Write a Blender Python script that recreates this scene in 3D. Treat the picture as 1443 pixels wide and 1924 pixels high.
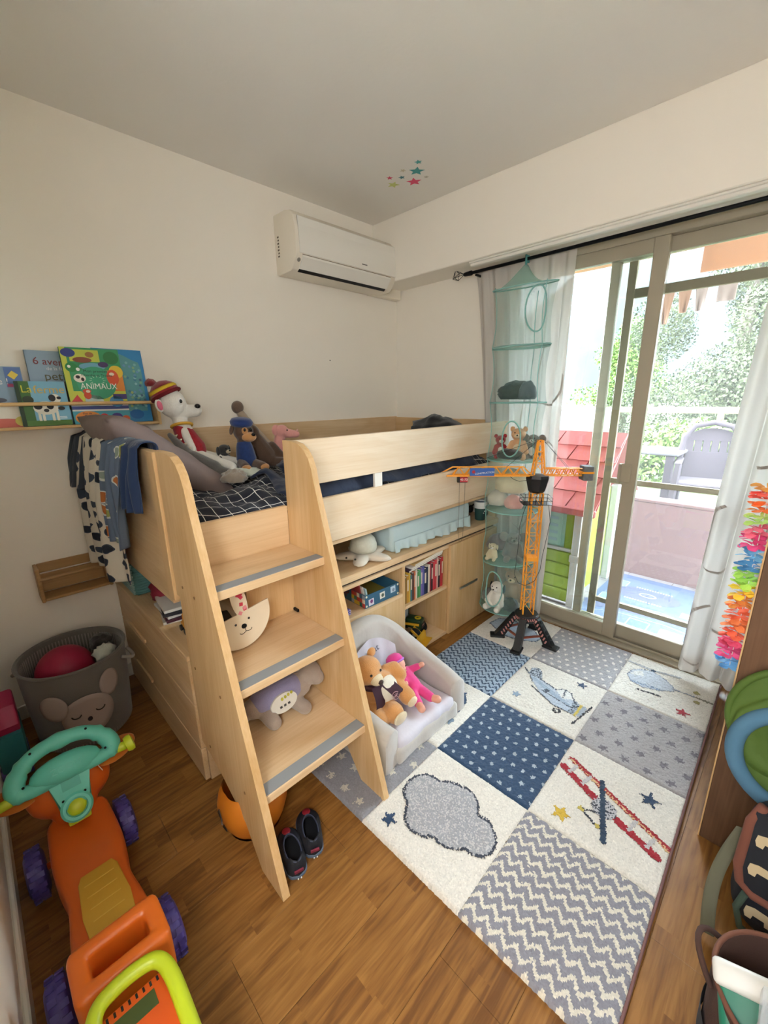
import bpy, bmesh, math, random
import numpy as np
from mathutils import Vector, Matrix, Euler, noise

for _o in list(bpy.data.objects):
    bpy.data.objects.remove(_o, do_unlink=True)
scene = bpy.context.scene
COL = scene.collection
R_ = math.radians
PI = math.pi
H = 2.54                      # ceiling height

# ------------------------------------------------------------------ camera
cam_d = bpy.data.cameras.new('camera')
cam = bpy.data.objects.new('camera', cam_d)
COL.objects.link(cam)
cam_d.sensor_fit = 'HORIZONTAL'
cam_d.sensor_width = 36.0
cam_d.lens = 788.08 * 36.0 / 1443.0
cam_d.clip_start = 0.02
cam_d.clip_end = 200
_R = Vector((0.70600787, 0.70806283, -0.0141393))
_F = Vector((-0.68598102, 0.67875532, -0.2621474))
_U = Vector((-0.17601971, 0.19477741, 0.96492426))
cam.matrix_world = Matrix(((_R.x, _U.x, -_F.x, 2.3466), (_R.y, _U.y, -_F.y, -2.4830), (_R.z, _U.z, -_F.z, 1.4109), (0, 0, 0, 1)))
scene.camera = cam

# ------------------------------------------------------------------ world, sun, exposure
world = bpy.data.worlds.new('world')
scene.world = world
world.use_nodes = True
_nt = world.node_tree
_bg = _nt.nodes['Background']
_bg.inputs['Color'].default_value = (0.79, 0.895, 1.0, 1)
_bg.inputs['Strength'].default_value = 14.0
sun_d = bpy.data.lights.new('sun', 'SUN')
sun_d.energy = 3.0
sun_d.angle = R_(0.6)
sun_d.color = (1.0, 0.93, 0.8)
sun = bpy.data.objects.new('sun', sun_d)
COL.objects.link(sun)
sun.rotation_euler = Vector((0.75, 0.10, -0.95)).to_track_quat('-Z', 'Y').to_euler()   # from high on the left, clear of the door
portal_d = bpy.data.lights.new('window_portal', 'AREA')
portal_d.shape = 'RECTANGLE'
portal_d.size = 1.6
portal_d.size_y = 2.1
portal_d.cycles.is_portal = True
portal = bpy.data.objects.new('window_portal', portal_d)
COL.objects.link(portal)
portal.location = (1.62, 0.17, 1.08)
portal.rotation_euler = (R_(-90), 0, 0)
vs = scene.view_settings
vs.view_transform = 'Standard'
vs.look = 'None'
vs.gamma = 1.0
vs.use_curve_mapping = False
vs.exposure = 1.82
scene.cycles.adaptive_threshold = 0.04
scene.cycles.max_bounces = 12
scene.cycles.diffuse_bounces = 6
scene.cycles.transparent_max_bounces = 16
scene.cycles.sample_clamp_indirect = 8.0

# ------------------------------------------------------------------ materials
def lin(c):
    if isinstance(c, str):
        c = tuple(int(c[i:i + 2], 16) / 255 for i in (0, 2, 4))
    return tuple((x / 12.92 if x <= 0.04045 else ((x + 0.055) / 1.055) ** 2.4) for x in c[:3])

MATS = {}
# outdoor base colours dimmed to offset the strong sky and exposure
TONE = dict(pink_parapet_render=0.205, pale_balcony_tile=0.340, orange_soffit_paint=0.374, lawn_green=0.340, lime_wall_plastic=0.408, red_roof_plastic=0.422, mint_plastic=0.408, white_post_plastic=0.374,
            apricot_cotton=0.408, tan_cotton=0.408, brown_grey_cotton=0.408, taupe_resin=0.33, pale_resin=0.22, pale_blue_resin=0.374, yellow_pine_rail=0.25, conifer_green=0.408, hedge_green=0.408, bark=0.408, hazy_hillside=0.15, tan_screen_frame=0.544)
def P(name, c, rough=0.6, metal=0.0, bump=None, var=None, sheen=0.0, trans=0.0, alpha=1.0, emit=0.0, coat=0.0, spec=None, sub=0.0, ior=None):
    """principled material; bump=(scale, strength, dist), var=(scale, amount)"""
    if name in MATS:
        return MATS[name]
    m = bpy.data.materials.new(name)
    m.use_nodes = True
    nt = m.node_tree
    b = nt.nodes['Principled BSDF']
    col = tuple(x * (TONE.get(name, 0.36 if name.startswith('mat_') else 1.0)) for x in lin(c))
    b.inputs['Base Color'].default_value = (*col, 1)
    b.inputs['Roughness'].default_value = rough
    b.inputs['Metallic'].default_value = metal
    b.inputs['Sheen Weight'].default_value = sheen
    b.inputs['Transmission Weight'].default_value = trans
    b.inputs['Alpha'].default_value = alpha
    b.inputs['Coat Weight'].default_value = coat
    if spec is not None:
        b.inputs['Specular IOR Level'].default_value = spec
    if ior:
        b.inputs['IOR'].default_value = ior
    if emit:
        b.inputs['Emission Color'].default_value = (*col, 1)
        b.inputs['Emission Strength'].default_value = emit
    tc = None
    if bump or var:
        tc = nt.nodes.new('ShaderNodeTexCoord')
    if var:
        n = nt.nodes.new('ShaderNodeTexNoise')
        n.inputs['Scale'].default_value = var[0]
        n.inputs['Detail'].default_value = 4
        nt.links.new(tc.outputs['Object'], n.inputs['Vector'])
        mx = nt.nodes.new('ShaderNodeMix')
        mx.data_type = 'RGBA'
        a = var[1]
        mx.inputs[6].default_value = (*[max(0, x * (1 - a)) for x in col], 1)
        mx.inputs[7].default_value = (*[min(1, x * (1 + a)) for x in col], 1)
        nt.links.new(n.outputs['Fac'], mx.inputs[0])
        nt.links.new(mx.outputs[2], b.inputs['Base Color'])
    if bump:
        n = nt.nodes.new('ShaderNodeTexNoise')
        n.inputs['Scale'].default_value = bump[0]
        n.inputs['Detail'].default_value = 3
        nt.links.new(tc.outputs['Object'], n.inputs['Vector'])
        bp = nt.nodes.new('ShaderNodeBump')
        bp.inputs['Strength'].default_value = bump[1]
        bp.inputs['Distance'].default_value = bump[2] if len(bump) > 2 else 0.002
        nt.links.new(n.outputs['Fac'], bp.inputs['Height'])
        nt.links.new(bp.outputs['Normal'], b.inputs['Normal'])
    MATS[name] = m
    return m

def wood(name, c1, c2, axis='y', rough=0.45, fine=60.0, coarse=9.0):
    """straight grained wood, grain running along the given object axis"""
    if name in MATS:
        return MATS[name]
    m = bpy.data.materials.new(name)
    m.use_nodes = True
    nt = m.node_tree
    b = nt.nodes['Principled BSDF']
    tc = nt.nodes.new('ShaderNodeTexCoord')
    i = 'xyz'.index(axis)
    def noi(s_long, s_across, det, dist=0.0):
        mp = nt.nodes.new('ShaderNodeMapping')
        sc = [s_across] * 3
        sc[i] = s_long
        mp.inputs['Scale'].default_value = sc
        nt.links.new(tc.outputs['Object'], mp.inputs['Vector'])
        n = nt.nodes.new('ShaderNodeTexNoise')
        n.inputs['Scale'].default_value = 1.0
        n.inputs['Detail'].default_value = det
        n.inputs['Distortion'].default_value = dist
        nt.links.new(mp.outputs[0], n.inputs['Vector'])
        return n
    n1 = noi(1.6, coarse, 3, 1.2)
    n2 = noi(4.0, fine * 2.5, 4)
    ad = nt.nodes.new('ShaderNodeMath')
    ad.operation = 'MULTIPLY_ADD'
    ad.inputs[1].default_value = 0.35
    nt.links.new(n2.outputs['Fac'], ad.inputs[0])
    ml = nt.nodes.new('ShaderNodeMath')
    ml.operation = 'MULTIPLY'
    ml.inputs[1].default_value = 0.65
    nt.links.new(n1.outputs['Fac'], ml.inputs[0])
    nt.links.new(ml.outputs[0], ad.inputs[2])
    r = nt.nodes.new('ShaderNodeValToRGB')
    r.color_ramp.elements[0].position = 0.34
    r.color_ramp.elements[1].position = 0.66
    r.color_ramp.elements[0].color = (*lin(c2), 1)
    r.color_ramp.elements[1].color = (*lin(c1), 1)
    nt.links.new(ad.outputs[0], r.inputs[0])
    nt.links.new(r.outputs[0], b.inputs['Base Color'])
    b.inputs['Roughness'].default_value = rough
    bp = nt.nodes.new('ShaderNodeBump')
    bp.inputs['Strength'].default_value = 0.12
    bp.inputs['Distance'].default_value = 0.001
    nt.links.new(n2.outputs['Fac'], bp.inputs['Height'])
    nt.links.new(bp.outputs['Normal'], b.inputs['Normal'])
    MATS[name] = m
    return m

def vcol_mat(name, rough=0.9, sheen=0.0, bump=None, attr='col'):
    """colour straight from a colour attribute holding the thing's own print"""
    m = bpy.data.materials.new(name)
    m.use_nodes = True
    nt = m.node_tree
    b = nt.nodes['Principled BSDF']
    a = nt.nodes.new('ShaderNodeAttribute')
    a.attribute_name = attr
    nt.links.new(a.outputs['Color'], b.inputs['Base Color'])
    b.inputs['Roughness'].default_value = rough
    b.inputs['Sheen Weight'].default_value = sheen
    if bump:
        tc = nt.nodes.new('ShaderNodeTexCoord')
        n = nt.nodes.new('ShaderNodeTexNoise')
        n.inputs['Scale'].default_value = bump[0]
        nt.links.new(tc.outputs['Object'], n.inputs['Vector'])
        bp = nt.nodes.new('ShaderNodeBump')
        bp.inputs['Strength'].default_value = bump[1]
        bp.inputs['Distance'].default_value = bump[2]
        nt.links.new(n.outputs['Fac'], bp.inputs['Height'])
        nt.links.new(bp.outputs['Normal'], b.inputs['Normal'])
    MATS[name] = m
    return m

# ------------------------------------------------------------------ mesh helpers
WM = {}                       # world matrices of things

def tag(o, label=None, cat=None, group=None, kind=None):
    if label: o['label'] = label
    if cat: o['category'] = cat
    if group: o['group'] = group
    if kind: o['kind'] = kind
    return o

def thing(name, label=None, cat=None, loc=(0, 0, 0), rot=(0, 0, 0), group=None, kind=None, parent=None):
    o = bpy.data.objects.new(name, None)
    COL.objects.link(o)
    o.empty_display_size = 0.05
    o.location = loc
    o.rotation_euler = rot
    m = Matrix.Translation(loc) @ Euler(rot).to_matrix().to_4x4()
    if parent is not None:
        o.parent = parent
        m = WM[parent.name] @ m
    WM[o.name] = m
    return tag(o, label, cat, group, kind)

def link(name, me, mat, parent=None, world=False, smooth=None, loc=None, rot=None):
    o = bpy.data.objects.new(name, me)
    COL.objects.link(o)
    if mat is not None:
        me.materials.clear()
        for x in (mat if isinstance(mat, (list, tuple)) else [mat]):
            me.materials.append(x)
    m = Matrix.Identity(4)
    if loc is not None: o.location = loc; m = Matrix.Translation(loc)
    if rot is not None: o.rotation_euler = rot; m = m @ Euler(rot).to_matrix().to_4x4()
    if parent is not None:
        o.parent = parent
        pm = WM[parent.name]
        if world:
            o.matrix_parent_inverse = pm.inverted()
            WM[o.name] = m
        else:
            WM[o.name] = pm @ m
    else:
        WM[o.name] = m
    if smooth is not None:
        me.polygons.foreach_set('use_smooth', [True] * len(me.polygons))
        if smooth < 179:
            me.set_sharp_from_angle(angle=R_(smooth))
    return o

class B:
    """collects shapes into one mesh"""
    def __init__(s):
        s.bm = bmesh.new()
        s.mi = 0
    def _new(s, verts, faces, mtx=None):
        vs = [s.bm.verts.new(mtx @ Vector(v) if mtx is not None else v) for v in verts]
        out = []
        for f in faces:
            try:
                q = s.bm.faces.new([vs[i] for i in f]); q.material_index = s.mi; out.append(q)
            except ValueError:
                pass
        return vs, out
    def box(s, x0, x1, y0, y1, z0, z1, bev=0.0, mtx=None, seg=1):
        v = [(x0, y0, z0), (x1, y0, z0), (x1, y1, z0), (x0, y1, z0), (x0, y0, z1), (x1, y0, z1), (x1, y1, z1), (x0, y1, z1)]
        f = [(3, 2, 1, 0), (4, 5, 6, 7), (0, 1, 5, 4), (1, 2, 6, 5), (2, 3, 7, 6), (3, 0, 4, 7)]
        vs, fs = s._new(v, f, mtx)
        if bev:
            es = list({e for q in fs for e in q.edges})
            r = bmesh.ops.bevel(s.bm, geom=es, offset=bev, segments=seg, profile=0.6, affect='EDGES')
            for q in r['faces']: q.material_index = s.mi
        return s
    def bar(s, a, b, w, h=None, mtx=None):
        """square bar between two points"""
        a, b = Vector(a), Vector(b)
        h = h or w
        d = (b - a)
        q = d.to_track_quat('Z', 'Y').to_matrix().to_4x4()
        m = Matrix.Translation(a) @ q
        if mtx is not None: m = mtx @ m
        return s.box(-w / 2, w / 2, -h / 2, h / 2, 0, d.length, mtx=m)
    def tube(s, pts, r, n=8, closed=False, mtx=None, caps=True):
        pts = [Vector(p) for p in pts]
        N = len(pts)
        rr = r if isinstance(r, (list, tuple)) else [r] * N
        tang = []
        for i in range(N):
            a = pts[(i - 1) % N] if (closed or i > 0) else pts[i]
            b = pts[(i + 1) % N] if (closed or i < N - 1) else pts[i]
            t = (b - a)
            tang.append(t.normalized() if t.length > 1e-9 else Vector((0, 0, 1)))
        up = Vector((0, 0, 1)) if abs(tang[0].z) < 0.9 else Vector((1, 0, 0))
        nrm = (up - tang[0] * up.dot(tang[0])).normalized()
        vs, fs = [], []
        for i in range(N):
            nrm = (nrm - tang[i] * nrm.dot(tang[i]))
            nrm = nrm.normalized() if nrm.length > 1e-6 else Vector((1, 0, 0))
            bn = tang[i].cross(nrm)
            for k in range(n):
                a = 2 * PI * k / n
                vs.append(pts[i] + (nrm * math.cos(a) + bn * math.sin(a)) * rr[i])
        for i in range(N if closed else N - 1):
            j = (i + 1) % N
            for k in range(n):
                l = (k + 1) % n
                fs.append((i * n + k, i * n + l, j * n + l, j * n + k))
        if caps and not closed:
            fs.append(tuple(reversed(range(n))))
            fs.append(tuple((N - 1) * n + k for k in range(n)))
        s._new(vs, fs, mtx)
        return s
    def lathe(s, prof, n=24, mtx=None, a0=0.0, a1=2 * PI, cap=True):
        full = abs(a1 - a0 - 2 * PI) < 1e-6
        m = n if full else n + 1
        vs, fs = [], []
        for (r, z) in prof:
            for k in range(m):
                a = a0 + (a1 - a0) * k / n
                vs.append((r * math.cos(a), r * math.sin(a), z))
        for i in range(len(prof) - 1):
            for k in range(n):
                l = (k + 1) % m
                fs.append((i * m + k, i * m + l, (i + 1) * m + l, (i + 1) * m + k))
        if cap and full:
            if prof[0][0] > 1e-6: fs.append(tuple(reversed(range(m))))
            if prof[-1][0] > 1e-6: fs.append(tuple((len(prof) - 1) * m + k for k in range(m)))
        v, f = s._new(vs, fs, mtx)
        bmesh.ops.remove_doubles(s.bm, verts=v, dist=1e-6)
        return s
    def ell(s, c, r, rot=(0, 0, 0), u=16, v=10, mtx=None):
        if not isinstance(r, (list, tuple)): r = (r, r, r)
        m = Matrix.Translation(c) @ Euler(rot).to_matrix().to_4x4() @ Matrix.Diagonal((*r, 1))
        if mtx is not None: m = mtx @ m
        prof = [(math.sin(PI * i / v), -math.cos(PI * i / v)) for i in range(v + 1)]
        prof[0] = (0, -1); prof[-1] = (0, 1)
        return s.lathe(prof, u, m)
    def cap(s, a, b, ra, rb=None, n=12):
        """rounded capsule from a to b"""
        rb = ra if rb is None else rb
        a, b = Vector(a), Vector(b)
        d = b - a
        L = d.length
        m = Matrix.Translation(a) @ d.to_track_quat('Z', 'Y').to_matrix().to_4x4()
        prof = [(0, -ra)] + [(ra * math.sin(t), -ra * math.cos(t)) for t in (0.5, 1.0)] + [(ra, 0), ((ra + rb) / 2, L / 2), (rb, L)] + [(rb * math.cos(t), L + rb * math.sin(t)) for t in (0.57, 1.07)] + [(0, L + rb)]
        return s.lathe(prof, n, m)
    def prism(s, poly, z0, z1, mtx=None, bev=0.0):
        n = len(poly)
        v = [(x, y, z0) for x, y in poly] + [(x, y, z1) for x, y in poly]
        f = [tuple(reversed(range(n))), tuple(range(n, 2 * n))] + [(i, (i + 1) % n, n + (i + 1) % n, n + i) for i in range(n)]
        vs, fs = s._new(v, f, mtx)
        if bev:
            es = list({e for q in fs[:2] for e in q.edges})
            bmesh.ops.bevel(s.bm, geom=es, offset=bev, segments=2, profile=0.5, affect='EDGES')
        return s
    def grid(s, fn, nu, nv, mtx=None, uv=None, closeu=False):
        vs = [fn(i / nu, j / nv) for j in range(nv + 1) for i in range(nu + (0 if closeu else 1))]
        w = nu if closeu else nu + 1
        fs = [(j * w + i, j * w + (i + 1) % w, (j + 1) * w + (i + 1) % w, (j + 1) * w + i) for j in range(nv) for i in range(nu)]
        s._new(vs, fs, mtx)
        return s
    def mesh(s, name, recalc=True):
        if recalc:
            bmesh.ops.recalc_face_normals(s.bm, faces=s.bm.faces)
        me = bpy.data.meshes.new(name)
        s.bm.to_mesh(me)
        s.bm.free()
        return me
    def build(s, name, mat, parent=None, world=False, smooth=None, loc=None, rot=None, recalc=True):
        return link(name, s.mesh(name, recalc), mat, parent, world, smooth, loc, rot)

def uvgrid(name, fn, nu, nv, mat, parent=None, world=False, su=1.0, sv=1.0, thick=0.0, smooth=180, offset=0.0):
    """grid surface with UVs (u*su, v*sv)"""
    us, vsn = np.linspace(0, 1, nu + 1), np.linspace(0, 1, nv + 1)
    verts = [fn(u, v) for v in vsn for u in us]
    faces = [(j * (nu + 1) + i, j * (nu + 1) + i + 1, (j + 1) * (nu + 1) + i + 1, (j + 1) * (nu + 1) + i) for j in range(nv) for i in range(nu)]
    me = bpy.data.meshes.new(name)
    me.from_pydata(verts, [], faces)
    uvl = me.uv_layers.new(name='UVMap')
    idx = np.empty(len(me.loops), dtype=np.int32)
    me.loops.foreach_get('vertex_index', idx)
    uv = np.stack([(idx % (nu + 1)) / nu * su, (idx // (nu + 1)) / nv * sv], 1)
    uvl.data.foreach_set('uv', uv.astype(np.float32).ravel())
    o = link(name, me, mat, parent, world, smooth)
    if thick:
        md = o.modifiers.new('thickness', 'SOLIDIFY')
        md.thickness = thick
        md.offset = offset
    return o

def blob(name, parts, mat, parent=None, world=False, voxel=0.005, smooth_it=6, extra=None):
    """soft body: overlapping ellipsoids / capsules fused into one skin"""
    b = B()
    for q in parts:
        if q[0] == 'c': b.cap(*q[1:])
        else: b.ell(*q)
    o = b.build(name, mat, parent, world, smooth=180)
    md = o.modifiers.new('fuse', 'REMESH')
    md.mode = 'VOXEL'
    md.voxel_size = voxel
    md.use_smooth_shade = True
    if smooth_it:
        sm = o.modifiers.new('soften', 'SMOOTH')
        sm.iterations = smooth_it
        sm.factor = 0.5
    return o

_fc = 0
def text(name, body, size, mat, parent, mtx, depth=0.0006, align='CENTER', world=False, xs=1.0):
    """raised lettering, in the local xy plane of mtx"""
    cu = bpy.data.curves.new(name, 'FONT')
    cu.body = body
    cu.size = size
    cu.align_x = align
    cu.align_y = 'CENTER'
    cu.extrude = depth
    cu.resolution_u = 3
    o = bpy.data.objects.new(name + '_curve', cu)
    COL.objects.link(o)
    dg = bpy.context.evaluated_depsgraph_get()
    me = bpy.data.meshes.new_from_object(o.evaluated_get(dg))
    bpy.data.objects.remove(o, do_unlink=True)
    me.transform(mtx @ Matrix.Diagonal((xs, 1, 1, 1)))
    me.name = name
    return link(name, me, mat, parent, world)

def dup(o, parent=None, loc=None, rot=None):
    c = o.copy()
    COL.objects.link(c)
    if parent is not None: c.parent = parent
    if loc is not None: c.location = loc
    if rot is not None: c.rotation_euler = rot
    for ch in list(o.children):
        dup(ch, c)
    return c

def star_poly(r, r2=None, n=5, rot=PI / 2):
    r2 = r2 or r * 0.45
    return [((r if k % 2 == 0 else r2) * math.cos(rot + PI * k / n), (r if k % 2 == 0 else r2) * math.sin(rot + PI * k / n)) for k in range(2 * n)]

def TM(loc, rx=0, ry=0, rz=0):
    return Matrix.Translation(loc) @ Euler((rx, ry, rz)).to_matrix().to_4x4()

def frame_m(o, ex, ey):
    """matrix with origin o, local x along ex and y along ey"""
    ex = Vector(ex).normalized(); ey = Vector(ey).normalized(); ez = ex.cross(ey).normalized(); ey = ez.cross(ex)
    return Matrix(((ex.x, ey.x, ez.x, o[0]), (ex.y, ey.y, ez.y, o[1]), (ex.z, ey.z, ez.z, o[2]), (0, 0, 0, 1)))

rnd = random.Random(7)
# ================================================================== the room
m_wall = P('cream_plaster', 'f6efe3', 0.9, bump=(90, 0.08, 0.003), var=(1.5, 0.02))
m_ceil = P('white_ceiling_plaster', 'efebe4', 0.92, bump=(70, 0.12, 0.004))
m_white = P('white_gloss_paint', 'ece8df', 0.4)
m_oak = wood('light_oak_board_along_y', 'e6c9a2', 'd4b083', 'y')
m_oakrail = wood('lit_oak_rail_along_y', 'e9d6bd', 'dcc09c', 'y')  # oak copy paled and cooled, window light put into the colour
m_oakx = wood('light_oak_board_along_x', 'e2c398', 'cfa876', 'x')
m_oakz = wood('light_oak_board_upright', 'dfbe90', 'cba26c', 'z')
m_edge = wood('oak_edge_band', 'e2bf8e', 'd0a56f', 'z', rough=0.4)
m_dark = P('dark_groove', '3a2c1e', 0.7)
m_black = P('black_plastic', '17171a', 0.45)
m_blackmetal = P('black_metal', '15161a', 0.35, metal=0.6)
m_alu = P('bronze_aluminium', 'aaa18e', 0.42, metal=0.12)
m_chrome = P('brushed_metal', 'b9b6ae', 0.3, metal=0.9)

# laminate floor: each plank its own piece, three strips printed per plank
def floor_mat():
    m = bpy.data.materials.new('oak_laminate_three_strip')
    m.use_nodes = True
    nt = m.node_tree
    b = nt.nodes['Principled BSDF']
    geo = nt.nodes.new('ShaderNodeNewGeometry')
    sx = nt.nodes.new('ShaderNodeSeparateXYZ')
    nt.links.new(geo.outputs['Position'], sx.inputs[0])
    def math_(op, a, bb, c=None):
        n = nt.nodes.new('ShaderNodeMath'); n.operation = op
        for i, q in enumerate((a, bb, c)):
            if q is None: continue
            if isinstance(q, (int, float)): n.inputs[i].default_value = q
            else: nt.links.new(q, n.inputs[i])
        return n.outputs[0]
    col_i = math_('FLOOR', math_('DIVIDE', sx.outputs['X'], 0.0633), 0)
    wn0 = nt.nodes.new('ShaderNodeTexWhiteNoise'); wn0.noise_dimensions = '1D'
    nt.links.new(col_i, wn0.inputs['W'])
    row_i = math_('FLOOR', math_('ADD', math_('DIVIDE', sx.outputs['Y'], 0.38), math_('MULTIPLY', wn0.outputs['Value'], 7.0)), 0)
    cmb = nt.nodes.new('ShaderNodeCombineXYZ')
    nt.links.new(col_i, cmb.inputs[0]); nt.links.new(row_i, cmb.inputs[1])
    wn = nt.nodes.new('ShaderNodeTexWhiteNoise'); wn.noise_dimensions = '2D'
    nt.links.new(cmb.outputs[0], wn.inputs['Vector'])
    # grain
    mp = nt.nodes.new('ShaderNodeMapping'); mp.inputs['Scale'].default_value = (70, 3.2, 1)
    off = nt.nodes.new('ShaderNodeVectorMath'); off.operation = 'MULTIPLY_ADD'
    nt.links.new(wn.outputs['Color'], off.inputs[0]); off.inputs[1].default_value = (9, 9, 0)
    nt.links.new(geo.outputs['Position'], off.inputs[2])
    nt.links.new(off.outputs[0], mp.inputs['Vector'])
    n1 = nt.nodes.new('ShaderNodeTexNoise'); n1.inputs['Scale'].default_value = 1.0; n1.inputs['Detail'].default_value = 5
    n1.inputs['Distortion'].default_value = 1.0
    nt.links.new(mp.outputs[0], n1.inputs['Vector'])
    mp2 = nt.nodes.new('ShaderNodeMapping'); mp2.inputs['Scale'].default_value = (26, 3.0, 1)
    nt.links.new(off.outputs[0], mp2.inputs['Vector'])
    n2 = nt.nodes.new('ShaderNodeTexNoise'); n2.inputs['Scale'].default_value = 1.0; n2.inputs['Detail'].default_value = 2; n2.inputs['Distortion'].default_value = 2.5
    nt.links.new(mp2.outputs[0], n2.inputs['Vector'])
    mixv = math_('ADD', math_('MULTIPLY', n1.outputs['Fac'], 0.5), math_('MULTIPLY', n2.outputs['Fac'], 0.5))
    mixv = math_('ADD', mixv, math_('MULTIPLY', math_('SUBTRACT', wn.outputs['Value'], 0.5), 0.15))
    r = nt.nodes.new('ShaderNodeValToRGB')
    e = r.color_ramp.elements
    e[0].position = 0.36; e[0].color = (*lin('6f461f'), 1)
    e[1].position = 0.66; e[1].color = (*lin('9f6f38'), 1)
    q = e.new(0.5); q.color = (*lin('8a5d2b'), 1)
    nt.links.new(mixv, r.inputs[0])
    nt.links.new(r.outputs[0], b.inputs['Base Color'])
    b.inputs['Roughness'].default_value = 0.38
    bp = nt.nodes.new('ShaderNodeBump'); bp.inputs['Strength'].default_value = 0.06; bp.inputs['Distance'].default_value = 0.001
    nt.links.new(n1.outputs['Fac'], bp.inputs['Height'])
    nt.links.new(bp.outputs['Normal'], b.inputs['Normal'])
    return m
m_floor = floor_mat()
fl = B().box(-0.1, 3.0, -2.74, 0.0, -0.12, -0.008).build('floor', P('floor_underlay', '5a3d20', 0.8))
tag(fl, 'warm oak laminate floor', 'floor', kind='structure')
pw, plen = 0.19, 1.21
k = 0
x = 0.0
cache = {}
while x < 2.9:
    y = -2.64 - (0.0, 0.43, 0.82)[k % 3]
    while y < 0.0:
        ya, yb = max(y, -2.64), min(y + plen, 0.0)
        x1 = min(x + pw, 2.9)
        if yb - ya > 0.02:
            B().box(x + 0.0003, x1 - 0.0003, ya + 0.0003, yb - 0.0003, -0.008, 0.0, 0.0005).build('plank', m_floor, fl)
        y += plen
    x += pw
    k += 1

wl = tag(B().box(-0.12, 0.0, -2.76, 0.14, -0.12, H + 0.1).build('wall_left', m_wall), kind='structure')
wb = B().box(0.0, 0.90, 0.0, 0.14, -0.12, H).box(2.42, 2.9, 0.0, 0.14, -0.12, H).box(0.90, 2.42, 0.0, 0.14, 2.185, H).build('wall_back', m_wall)
tag(wb, kind='structure')
tag(B().box(2.9, 3.02, -2.76, 0.14, -0.12, H + 0.1).build('wall_right', m_wall), kind='structure')
tag(B().box(0.0, 1.88, -2.76, -2.64, -0.12, H + 0.1).box(2.78, 2.9, -2.76, -2.64, -0.12, H + 0.1).box(1.88, 2.78, -2.76, -2.64, 2.05, H + 0.1).build('wall_near', m_wall), kind='structure')
# doorway behind the camera and the small hall beyond it
tag(B().box(1.865, 1.885, -2.775, -2.625, 0.0, 2.065, 0.003).box(2.775, 2.795, -2.775, -2.625, 0.0, 2.065, 0.003).box(1.865, 2.795, -2.775, -2.625, 2.045, 2.065, 0.003).build('door_1', m_white), kind='structure')
tag(B().box(1.5, 3.02, -4.0, -2.74, -0.12, 0.0).build('floor_hall', P('hall_floor_board', '8a5d2b', 0.5)), kind='structure')
tag(B().box(1.38, 1.5, -4.0, -2.76, -0.12, 2.54).box(3.02, 3.14, -4.0, -2.76, -0.12, 2.54).box(1.38, 3.14, -4.12, -4.0, -0.12, 2.54).build('wall_hall', m_wall), kind='structure')
tag(B().box(1.38, 3.14, -4.12, -2.76, 2.42, 2.54).build('ceiling_hall', m_ceil), kind='structure')
tag(B().box(-0.12, 3.02, -2.76, 0.14, H, H + 0.12).build('ceiling', m_ceil), kind='structure')
beam = tag(B().box(0.0, 2.9, -0.231, 0.0, 2.161, H, 0.004).build('trim_1', m_wall), kind='structure')
tag(B().box(0.78, 2.9, -0.20, -0.165, 2.140, 2.161, 0.003).box(0.78, 2.9, -0.215, -0.15, 2.153, 2.161, 0.002).build('trim_2', m_white), kind='structure')
tag(B().box(0.0, 1.86, -2.64, -2.626, 0.0, 0.075, 0.004).build('baseboard_near', m_white), kind='structure')
tag(B().box(0.0, 0.012, -2.626, -0.02, 0.0, 0.07, 0.003).build('baseboard_left', m_white), kind='structure')
sk = B().ell((0.001, -0.646, 1.658), (0.003, 0.004, 0.004), u=8, v=6).build('nail', m_black, wl)

# ------------------------------------------------------------------ sliding glass door
m_glass = bpy.data.materials.new('window_glass')
m_glass.use_nodes = True
_n = m_glass.node_tree
_n.nodes.clear()
_o = _n.nodes.new('ShaderNodeOutputMaterial')
_t = _n.nodes.new('ShaderNodeBsdfTransparent'); _t.inputs[0].default_value = (0.94, 0.97, 0.96, 1)
_g = _n.nodes.new('ShaderNodeBsdfGlossy'); _g.inputs['Roughness'].default_value = 0.02
_f = _n.nodes.new('ShaderNodeFresnel'); _f.inputs[0].default_value = 1.5
_m = _n.nodes.new('ShaderNodeMixShader')
_n.links.new(_f.outputs[0], _m.inputs[0]); _n.links.new(_t.outputs[0], _m.inputs[1]); _n.links.new(_g.outputs[0], _m.inputs[2]); _n.links.new(_m.outputs[0], _o.inputs[0])
# fine woven fly screen: partly see-through cloth that scatters daylight
m_screen = bpy.data.materials.new('fly_screen_mesh')
m_screen.use_nodes = True
_n = m_screen.node_tree
_n.nodes.clear()
_o = _n.nodes.new('ShaderNodeOutputMaterial')
_t = _n.nodes.new('ShaderNodeBsdfTransparent')
_d = _n.nodes.new('ShaderNodeBsdfTranslucent'); _d.inputs[0].default_value = (0.86, 0.82, 0.84, 1)
_m = _n.nodes.new('ShaderNodeMixShader'); _m.inputs[0].default_value = 0.014
_n.links.new(_t.outputs[0], _m.inputs[1]); _n.links.new(_d.outputs[0], _m.inputs[2]); _n.links.new(_m.outputs[0], _o.inputs[0])

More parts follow.
